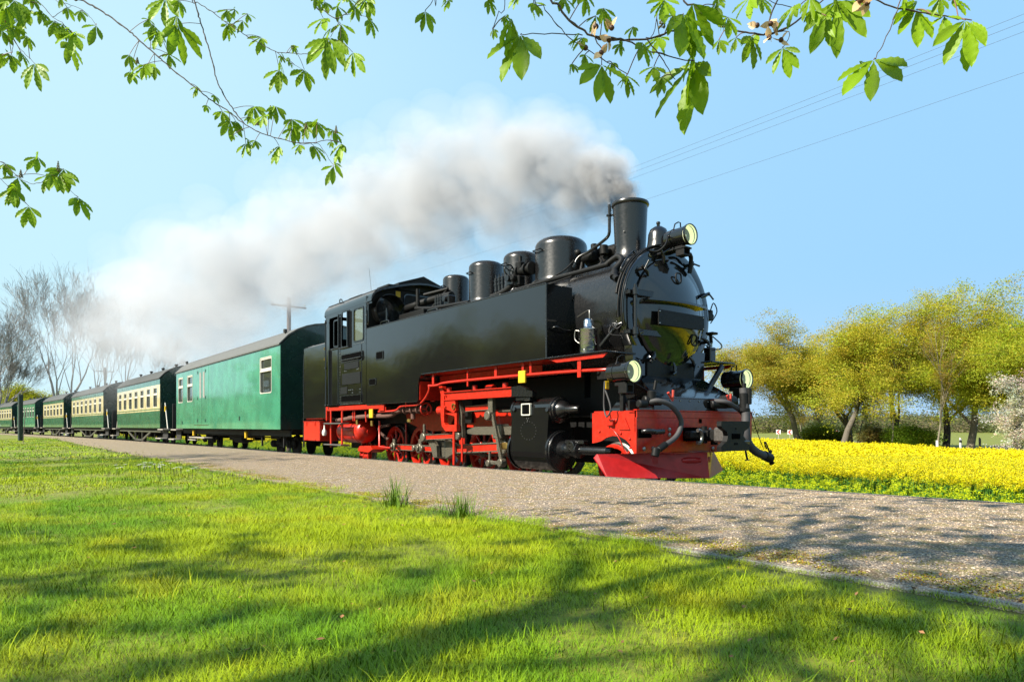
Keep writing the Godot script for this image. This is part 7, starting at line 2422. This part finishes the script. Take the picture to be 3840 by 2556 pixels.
func palm_leaf(seed_: int, n: int) -> ArrayMesh:
	# unit chestnut leaf hanging from the origin along -y, fanned in the x/y plane, slightly folded like a hand
	var rng := RandomNumberGenerator.new()
	rng.seed = seed_
	var st := mb()
	var span := [0.0, 0.0, 26.0, 36.0, 46.0, 58.0][n] as float
	for i in n:
		var f := 0.0 if n == 1 else (i / float(n - 1)) * 2.0 - 1.0
		var an := deg_to_rad(f * span + rng.randf_range(-7.0, 7.0))
		var fwd := rng.randf_range(0.1, 0.45)
		var d := Vector3(sin(an), -cos(an), fwd * (0.4 + 0.6 * absf(f))).normalized()
		var side := d.cross(Vector3(rng.randf_range(-0.25, 0.25) + sin(an) * 0.5, 0.0, 1)).normalized()
		var l := (1.0 - 0.28 * absf(f) * absf(f)) * rng.randf_range(0.88, 1.04)
		var g := rng.randf_range(0.82, 1.12)
		leaflet(st, d * 0.03, d, side, l, l * rng.randf_range(0.132, 0.168), Vector3(0, -1, -0.2), Color(0.27 * g, 0.45 * g, 0.014))
	st.generate_normals()
	return st.commit()

func build_branches() -> void:
	var rng := RandomNumberGenerator.new()
	rng.seed = 12
	var forms := {}
	for n in [2, 3, 4, 5]:
		forms[n] = []
		for v in 4: forms[n].append(palm_leaf(n * 10 + v, n))
	var eye := Vector3(5.89, 0.8, 6.5)
	for b in branch_data():
		var ls := []
		for q in b.lines:
			var pts := []
			for i in range(0, q[0].size(), 3): pts.append(Vector3(q[0][i], q[0][i + 1], q[0][i + 2]))
			var joined := false
			for l in ls:
				for p in l[0]:
					if p.distance_to(pts[0]) < 0.03: joined = true
			if not joined and pts[-1].y > pts[0].y + 0.02 and pts.size() < 4: pts.reverse()
			if not joined:
				# on beyond the edge of the picture, up towards the tree
				var d: Vector3 = (pts[0] - pts[1]).normalized()
				var out := Vector3(0, 0.35, 0.0) if d.y > 0.15 else Vector3(-0.1, 0.05, 0.35)
				pts.push_front(pts[0] + d * 0.1 + out)
				pts.push_front(pts[0] + Vector3(0, 0.8, 0.5))
			var cv := curve(pts, 0.02)
			ls.append([cv, q[1], q[2]])
		var root: Vector3 = ls[0][0][0]
		var t := thing("chestnut_branch", b.label, "branch", root, 0.0, "chestnut branches hanging in from above")
		var st := mb()
		var tw := mb()
		for l in ls:
			var pts := []
			var rad := []
			var n: int = l[0].size()
			for i in n:
				pts.append(l[0][i] - root + Vector3(rng.randfn(), rng.randfn(), rng.randfn()) * 0.0012)
				var node := 1.0 + (0.35 if i % 9 == 4 else 0.0) * (1.0 if l[1] > 0.002 else 0.2)
				rad.append(lerpf(l[1], l[2], i / float(n - 1)) * 0.78 * node)
			tube(st, pts, rad, 8)
		# leaves on their stalks
		for i in range(0, b.leaves.size(), 5):
			var p := Vector3(b.leaves[i], b.leaves[i + 1], b.leaves[i + 2])
			var size: float = b.leaves[i + 3]
			var n: int = mini(5, b.leaves[i + 4] + (1 if i % 10 < 7 else 0))
			var best := Vector3.ZERO
			var bd := 1e9
			for l in ls:
				for q in l[0]:
					var dd: float = q.distance_squared_to(p)
					if dd < bd: bd = dd; best = q
			if bd > 0.0001:
				tube(tw, curve([best - root, (best + p) * 0.5 - root + Vector3(0, 0.05 * sqrt(bd), 0), p - root], 0.02), [0.0016, 0.0012] if false else 0.0013, 5)
			var o := put("leaf", forms[n][rng.randi() % 4], M.leaf, t)
			var to := eye - p
			var yaw := atan2(to.x, to.z) + rng.randf_range(-0.7, 0.7)
			var tilt := Vector3(rng.randf_range(-0.35, 0.25), 0, rng.randf_range(-0.25, 0.25))
			o.basis = Basis(Vector3.UP, yaw) * Basis.from_euler(tilt)
			o.basis = o.basis.scaled_local(Vector3.ONE * size * (1.28 if eye.distance_to(p) > 2.2 else 1.03))
			o.position = p - root
			if rng.randf() < 0.55:
				var o2 := put("leaf", forms[3 if n < 4 else 4][rng.randi() % 4], M.leaf, t)
				o2.basis = Basis(Vector3.UP, yaw + rng.randf_range(0.8, 2.2) * (1.0 if rng.randf() < 0.5 else -1.0)) * Basis.from_euler(Vector3(rng.randf_range(-0.5, 0.1), 0, rng.randf_range(-0.4, 0.4)))
				o2.basis = o2.basis.scaled_local(Vector3.ONE * size * rng.randf_range(0.6, 0.95))
				o2.position = p - root + Vector3(rng.randfn(), rng.randfn() + 0.4, rng.randfn()) * size * 0.16
		obj("wood", st, M.twig_bark, t)
		kind(obj1("stalk", tw, M.petiole, t), "stuff")
		for i in range(0, b.spikes.size(), 4):
			var p := Vector3(b.spikes[i], b.spikes[i + 1], b.spikes[i + 2]) - root
			var h: float = b.spikes[i + 3]
			st = mb()
			tube(st, [p, p + Vector3(0, h, 0)], 0.0015, 5)
			for k in 26:
				var y := k / 26.0
				var an := k * 2.4
				ball(st, p + Vector3(cos(an) * 0.006 * (1.2 - y), h * y, sin(an) * 0.006 * (1.2 - y)), 0.0026 * (1.3 - y * 0.7), 5)
			obj("flower_spike", st, M.flower_spike, t)
		for i in range(0, b.buds.size(), 3):
			var p := Vector3(b.buds[i], b.buds[i + 1], b.buds[i + 2]) - root
			st = mb()
			for k in 3:
				var d := Vector3(rng.randfn(), rng.randfn() + 0.2, rng.randfn()).normalized()
				var sd := d.cross(Vector3(rng.randfn(), rng.randfn(), rng.randfn())).normalized()
				var nn := 6
				var prev := [p, p]
				smooth(st)
				for j in range(1, nn + 1):
					var tt := j / float(nn)
					var w := 0.0085 * sin(PI * pow(tt, 0.8)) + 0.0005
					var cpos := p + d * 0.026 * tt + d.cross(sd) * 0.01 * tt * tt
					var now := [cpos - sd * w, cpos + sd * w]
					st.add_vertex(prev[0]); st.add_vertex(prev[1]); st.add_vertex(now[1])
					st.add_vertex(prev[0]); st.add_vertex(now[1]); st.add_vertex(now[0])
					prev = now
			var bs := obj("bud_scale", st, M.bud_scale, t)
			st = mb()
			ball(st, p, 0.007, 8)
			obj("bud_core", st, M.bud_core, bs)

func build_shade_tree() -> void:
	# the chestnut itself stands behind the photographer's left shoulder; its shadow dapples lawn and gravel
	var c := {"levels": 5, "trunk": 2.6, "radius": 0.34, "ratio": 0.78, "taper": 0.72, "angle": 0.7, "wob": 0.12, "up": 0.0, "kids": 2, "leaf_from": 1, "scatter": 0.3}
	var rng := RandomNumberGenerator.new()
	rng.seed = 2024
	var hand := leaf_cluster(77, 20, 0.26, 0.1)
	var spots := [[Vector3(3.2, 0.3, 11.2), 5, "large chestnut tree whose shade dapples the gravel, nearest the photographer", 0.9], [Vector3(-7.5, 0.2, 15.5), 9, "large chestnut tree further down the lawn beside the platform", 0.8]]
	# the row of trees across the lawn that the engine's paint mirrors
	var mate := {"levels": 4, "trunk": 3.0, "radius": 0.35, "ratio": 0.82, "taper": 0.7, "angle": 0.6, "wob": 0.12, "up": 0.06, "kids": 3, "leaf_from": 2, "scatter": 0.7}
	var big := leaf_cluster(78, 40, 0.4, 0.2)
	for k in 12:
		mate.trunk = [1.7, 2.1, 1.4, 2.2, 1.6, 2.4, 1.7, 2.5, 2.0, 2.6, 2.2, 2.8][k]
		tree("lawn_tree", "leafy tree across the lawn beside the train, %s from the engine" % ["nearest", "second", "third", "fourth", "fifth", "sixth", "seventh", "eighth", "ninth", "tenth", "eleventh", "farthest"][k], Vector3(-19.0 - 4.6 * k, 0.1, 21.0 + 2.0 * (k % 3)), 200 + k, mate, M.bark_dark, big, Color(0.3, 0.34, 0.03), 0.8, "trees across the lawn")
	for s in spots:
		var t := thing("chestnut_tree", s[2], "tree", s[0])
		var st := mb()
		var tips := []
		grow(st, tips, Vector3(0, -0.3, 0), Vector3(0.02, 1, -0.05).normalized(), c.trunk, c.radius, c.levels, rng, c)
		obj("trunk", st, M.bark_grey, t)
		var wh := []
		var ti := []
		var at: Vector3 = s[0]
		for q in tips:
			if rng.randf() > s[3] * (0.24 + 0.9 * lumps.get_noise_3d(q[0].x * 9.0, q[0].y * 9.0, q[0].z * 9.0)): continue
			var p: Vector3 = q[0] + Vector3(rng.randfn(), rng.randfn(), rng.randfn()) * 0.35
			if p.z + at.z < 7.4: continue
			wh.append(Transform3D(Basis(Vector3.UP, rng.randf() * TAU), p))
			ti.append(Color(0.14, 0.27, 0.012) * rng.randf_range(0.8, 1.2))
		multi("crown", hand, M.tree_leaf, wh, ti, t)

# ---------------------------------------------------------------- smoke
func build_smoke() -> void:
	var key := [[0.0, 3.74, 3.95], [-0.08, 3.76, 4.2], [-0.39, 3.73, 4.62], [-1.0, 3.76, 5.12], [-2.3, 3.84, 5.7], [-3.52, 3.9, 6.15], [-4.98, 4.0, 6.55], [-6.77, 4.05, 6.8], [-9.03, 4.05, 7.1], [-11.93, 4.1, 7.5], [-15.84, 3.9, 8.1], [-21.35, 3.6, 8.8], [-29.73, 3.1, 9.8], [-44.0, 2.6, 11.4], [-62.0, 3.4, 13.0]]
	var at := func(x: float) -> Vector2:
		for i in key.size() - 1:
			if x >= key[i + 1][0]:
				var t: float = (x - key[i][0]) / (key[i + 1][0] - key[i][0])
				return Vector2(lerpf(key[i][1], key[i + 1][1], t), lerpf(key[i][2], key[i + 1][2], t))
		return Vector2(key[-1][1], key[-1][2])
	var plume := Node3D.new()
	plume.name = "smoke_plume"
	add_child(plume)
	tag(plume, "white and grey plume of smoke trailing from the chimney back over the train", "smoke")
	kind(plume, "stuff")
	var rng := RandomNumberGenerator.new()
	rng.seed = 64
	var mats := {}
	# many thin puffs of air laid over one another make the plume
	var puff := func(p: Vector3, r: float, tau: float, dark: float) -> void:
		var f := FogVolume.new()
		f.name = numbered("puff", plume)
		f.shape = RenderingServer.FOG_VOLUME_SHAPE_ELLIPSOID
		f.size = Vector3(r * 2.0 * rng.randf_range(0.9, 1.4), r * 2.0 * rng.randf_range(0.8, 1.05), r * 2.0)
		f.position = p
		f.rotation = Vector3(rng.randf() * 0.5, rng.randf() * TAU, rng.randf_range(-0.3, 0.5))
		var kd := snappedf(dark, 0.1)
		var dens := tau / (2.0 * r)
		dens = snappedf(dens, 0.02) if dens > 0.2 else snappedf(dens, 0.004)
		var id := "%s %s" % [kd, dens]
		if not mats.has(id):
			var fm := FogMaterial.new()
			fm.resource_name = "smoke"
			fm.albedo = lin(0.985, 0.99, 1).lerp(lin(0.6, 0.575, 0.56), kd)
			fm.density = dens
			mats[id] = fm
		f.material = mats[id]
		plume.add_child(f, true)
		kind(f, "stuff")
	var n := 800
	for i in n:
		var u := (i + rng.randf()) / n
		# place by size: many small puffs near the chimney, fewer and larger ones far back
		var x := 0.05 - 0.55 * (exp(u * 4.62) - 1.0)
		var b: Vector2 = at.call(x)
		var hh := (b.y - b.x) * 0.5
		var mid := (b.y + b.x) * 0.5
		var big := i % 4 == 0
		var r := hh * (rng.randf_range(0.36, 0.55) if big else rng.randf_range(0.14, 0.32))
		r = maxf(r, 0.05)
		var lim := maxf(0.0, hh - r * 0.8)
		var an := rng.randf() * TAU
		var q := sqrt(rng.randf())
		var p := Vector3(x + rng.randfn() * hh * 0.15, mid + sin(an) * q * lim, zc(x) * 0.6 + cos(an) * q * lim * 0.9)
		var fade := 1.0 - smoothstep(-20.0, -56.0, x)
		var tau := (0.22 if big else 0.165) * (0.75 + 0.3 * smoothstep(-1.5, -6.0, x) + 0.5 * smoothstep(-0.9, -0.1, x)) * lerpf(0.1, 1.0, fade)
		puff.call(p, r, tau, clampf(1.0 + x / 0.5, 0.0, 1.0) * 0.7)
	# a thin ragged veil round it, and small curls on its surface
	for i in 340:
		var u := rng.randf()
		var x := 0.0 - 0.55 * (exp(u * 4.3 + 0.3) - 1.0)
		var b: Vector2 = at.call(x)
		var hh := (b.y - b.x) * 0.5
		var an := rng.randf() * TAU
		var veil := i % 4 != 0
		var q := rng.randf_range(0.85, 1.15) if veil else rng.randf_range(0.75, 1.0)
		var p := Vector3(x, (b.y + b.x) * 0.5 + sin(an) * q * hh, zc(x) * 0.6 + cos(an) * q * hh * 0.9)
		var fade := 1.0 - smoothstep(-14.0, -45.0, x)
		if veil: puff.call(p, hh * rng.randf_range(0.3, 0.5), 0.11 * lerpf(0.25, 1.0, fade), 0.0)
		else: puff.call(p, maxf(0.05, hh * rng.randf_range(0.12, 0.2)), 0.16 * lerpf(0.1, 1.0, fade), clampf(1.0 + x / 0.8, 0.0, 1.0) * 0.6)
	# the white wisp from the thin pipe beside the chimney
	for i in 46:
		var u := i / 46.0
		var p := Vector3(-0.235 - 0.5 * pow(u, 1.3), 3.75 + 0.78 * u, 0.15 + 0.02 * u) + Vector3(rng.randfn(), rng.randfn(), rng.randfn()) * 0.07 * u
		puff.call(p, lerpf(0.02, 0.12, u), 0.4, 0.0)

# ---------------------------------------------------------------- sky
func sky_panorama() -> ImageTexture:
	var w := 384
	var h := 192
	var img := Image.create(w, h, false, Image.FORMAT_RGBF)
	var sun := Vector2(-0.17, 0.98).normalized()
	for j in h:
		var el := PI * (0.5 - (j + 0.5) / h)
		for i in w:
			var an := (i + 0.5) / w * TAU
			var d := Vector2(sin(an), -cos(an))
			var near := smoothstep(-0.97, 0.2, d.dot(sun))
			var s := sin(el)
			var low := Color(0.195, 0.302, 0.42).lerp(Color(0.28, 0.39, 0.43), near)
			var mid := Color(0.152, 0.285, 0.425).lerp(Color(0.25, 0.375, 0.43), near)
			var top := Color(0.1, 0.21, 0.38)
			var c := low.lerp(mid, smoothstep(0.0, 0.22, s)).lerp(top, smoothstep(0.45, 1.0, s))
			if s < 0.0: c = Color(0.16, 0.18, 0.1)
			img.set_pixel(i, j, c)
	return ImageTexture.create_from_image(img)

func _ready() -> void:
	# camera: a level wide lens, shifted up
	var cam := Camera3D.new()
	cam.name = "camera"
	add_child(cam)
	var turn := deg_to_rad(37.6)
	var eye := Vector3(5.89, 0.8, 6.5)
	cam.look_at_from_position(eye, eye + Vector3(-cos(turn), 0, -sin(turn)))
	cam.projection = Camera3D.PROJECTION_FRUSTUM
	cam.near = 0.05
	cam.far = 3000.0
	cam.size = 0.05 * 2556.0 / 2461.0
	cam.frustum_offset = Vector2(0, 0.05 * (1597.0 - 1278.0) / 2461.0)
	cam.current = true
	# sky and exposure
	var we := WorldEnvironment.new()
	we.name = "world_environment"
	add_child(we)
	var e := Environment.new()
	we.environment = e
	e.background_mode = Environment.BG_SKY
	e.sky = Sky.new()
	var sm := PanoramaSkyMaterial.new()
	sm.panorama = sky_panorama()
	e.sky.sky_material = sm
	e.tonemap_mode = Environment.TONE_MAPPER_LINEAR
	e.tonemap_exposure = 2.4
	e.volumetric_fog_enabled = true
	e.volumetric_fog_density = 0.0
	e.sdfgi_enabled = true
	e.ssao_enabled = true
	e.ssil_enabled = true
	# sun: behind the photographer's left, about 40 degrees high
	var sun := DirectionalLight3D.new()
	sun.name = "sun"
	add_child(sun)
	sun.light_energy = 1.6
	sun.light_color = Color(1.0, 0.965, 0.9)
	sun.light_angular_distance = 0.5
	sun.shadow_enabled = true
	sun.look_at_from_position(Vector3.ZERO, -Vector3(-0.17, 0.83, 0.98))

	materials()
	build_land()
	build_loco()
	build_coaches()
	build_trees()
	build_field()
	build_roadside()
	build_shade_tree()
	scatter_grass()
	build_branches()
	build_smoke()
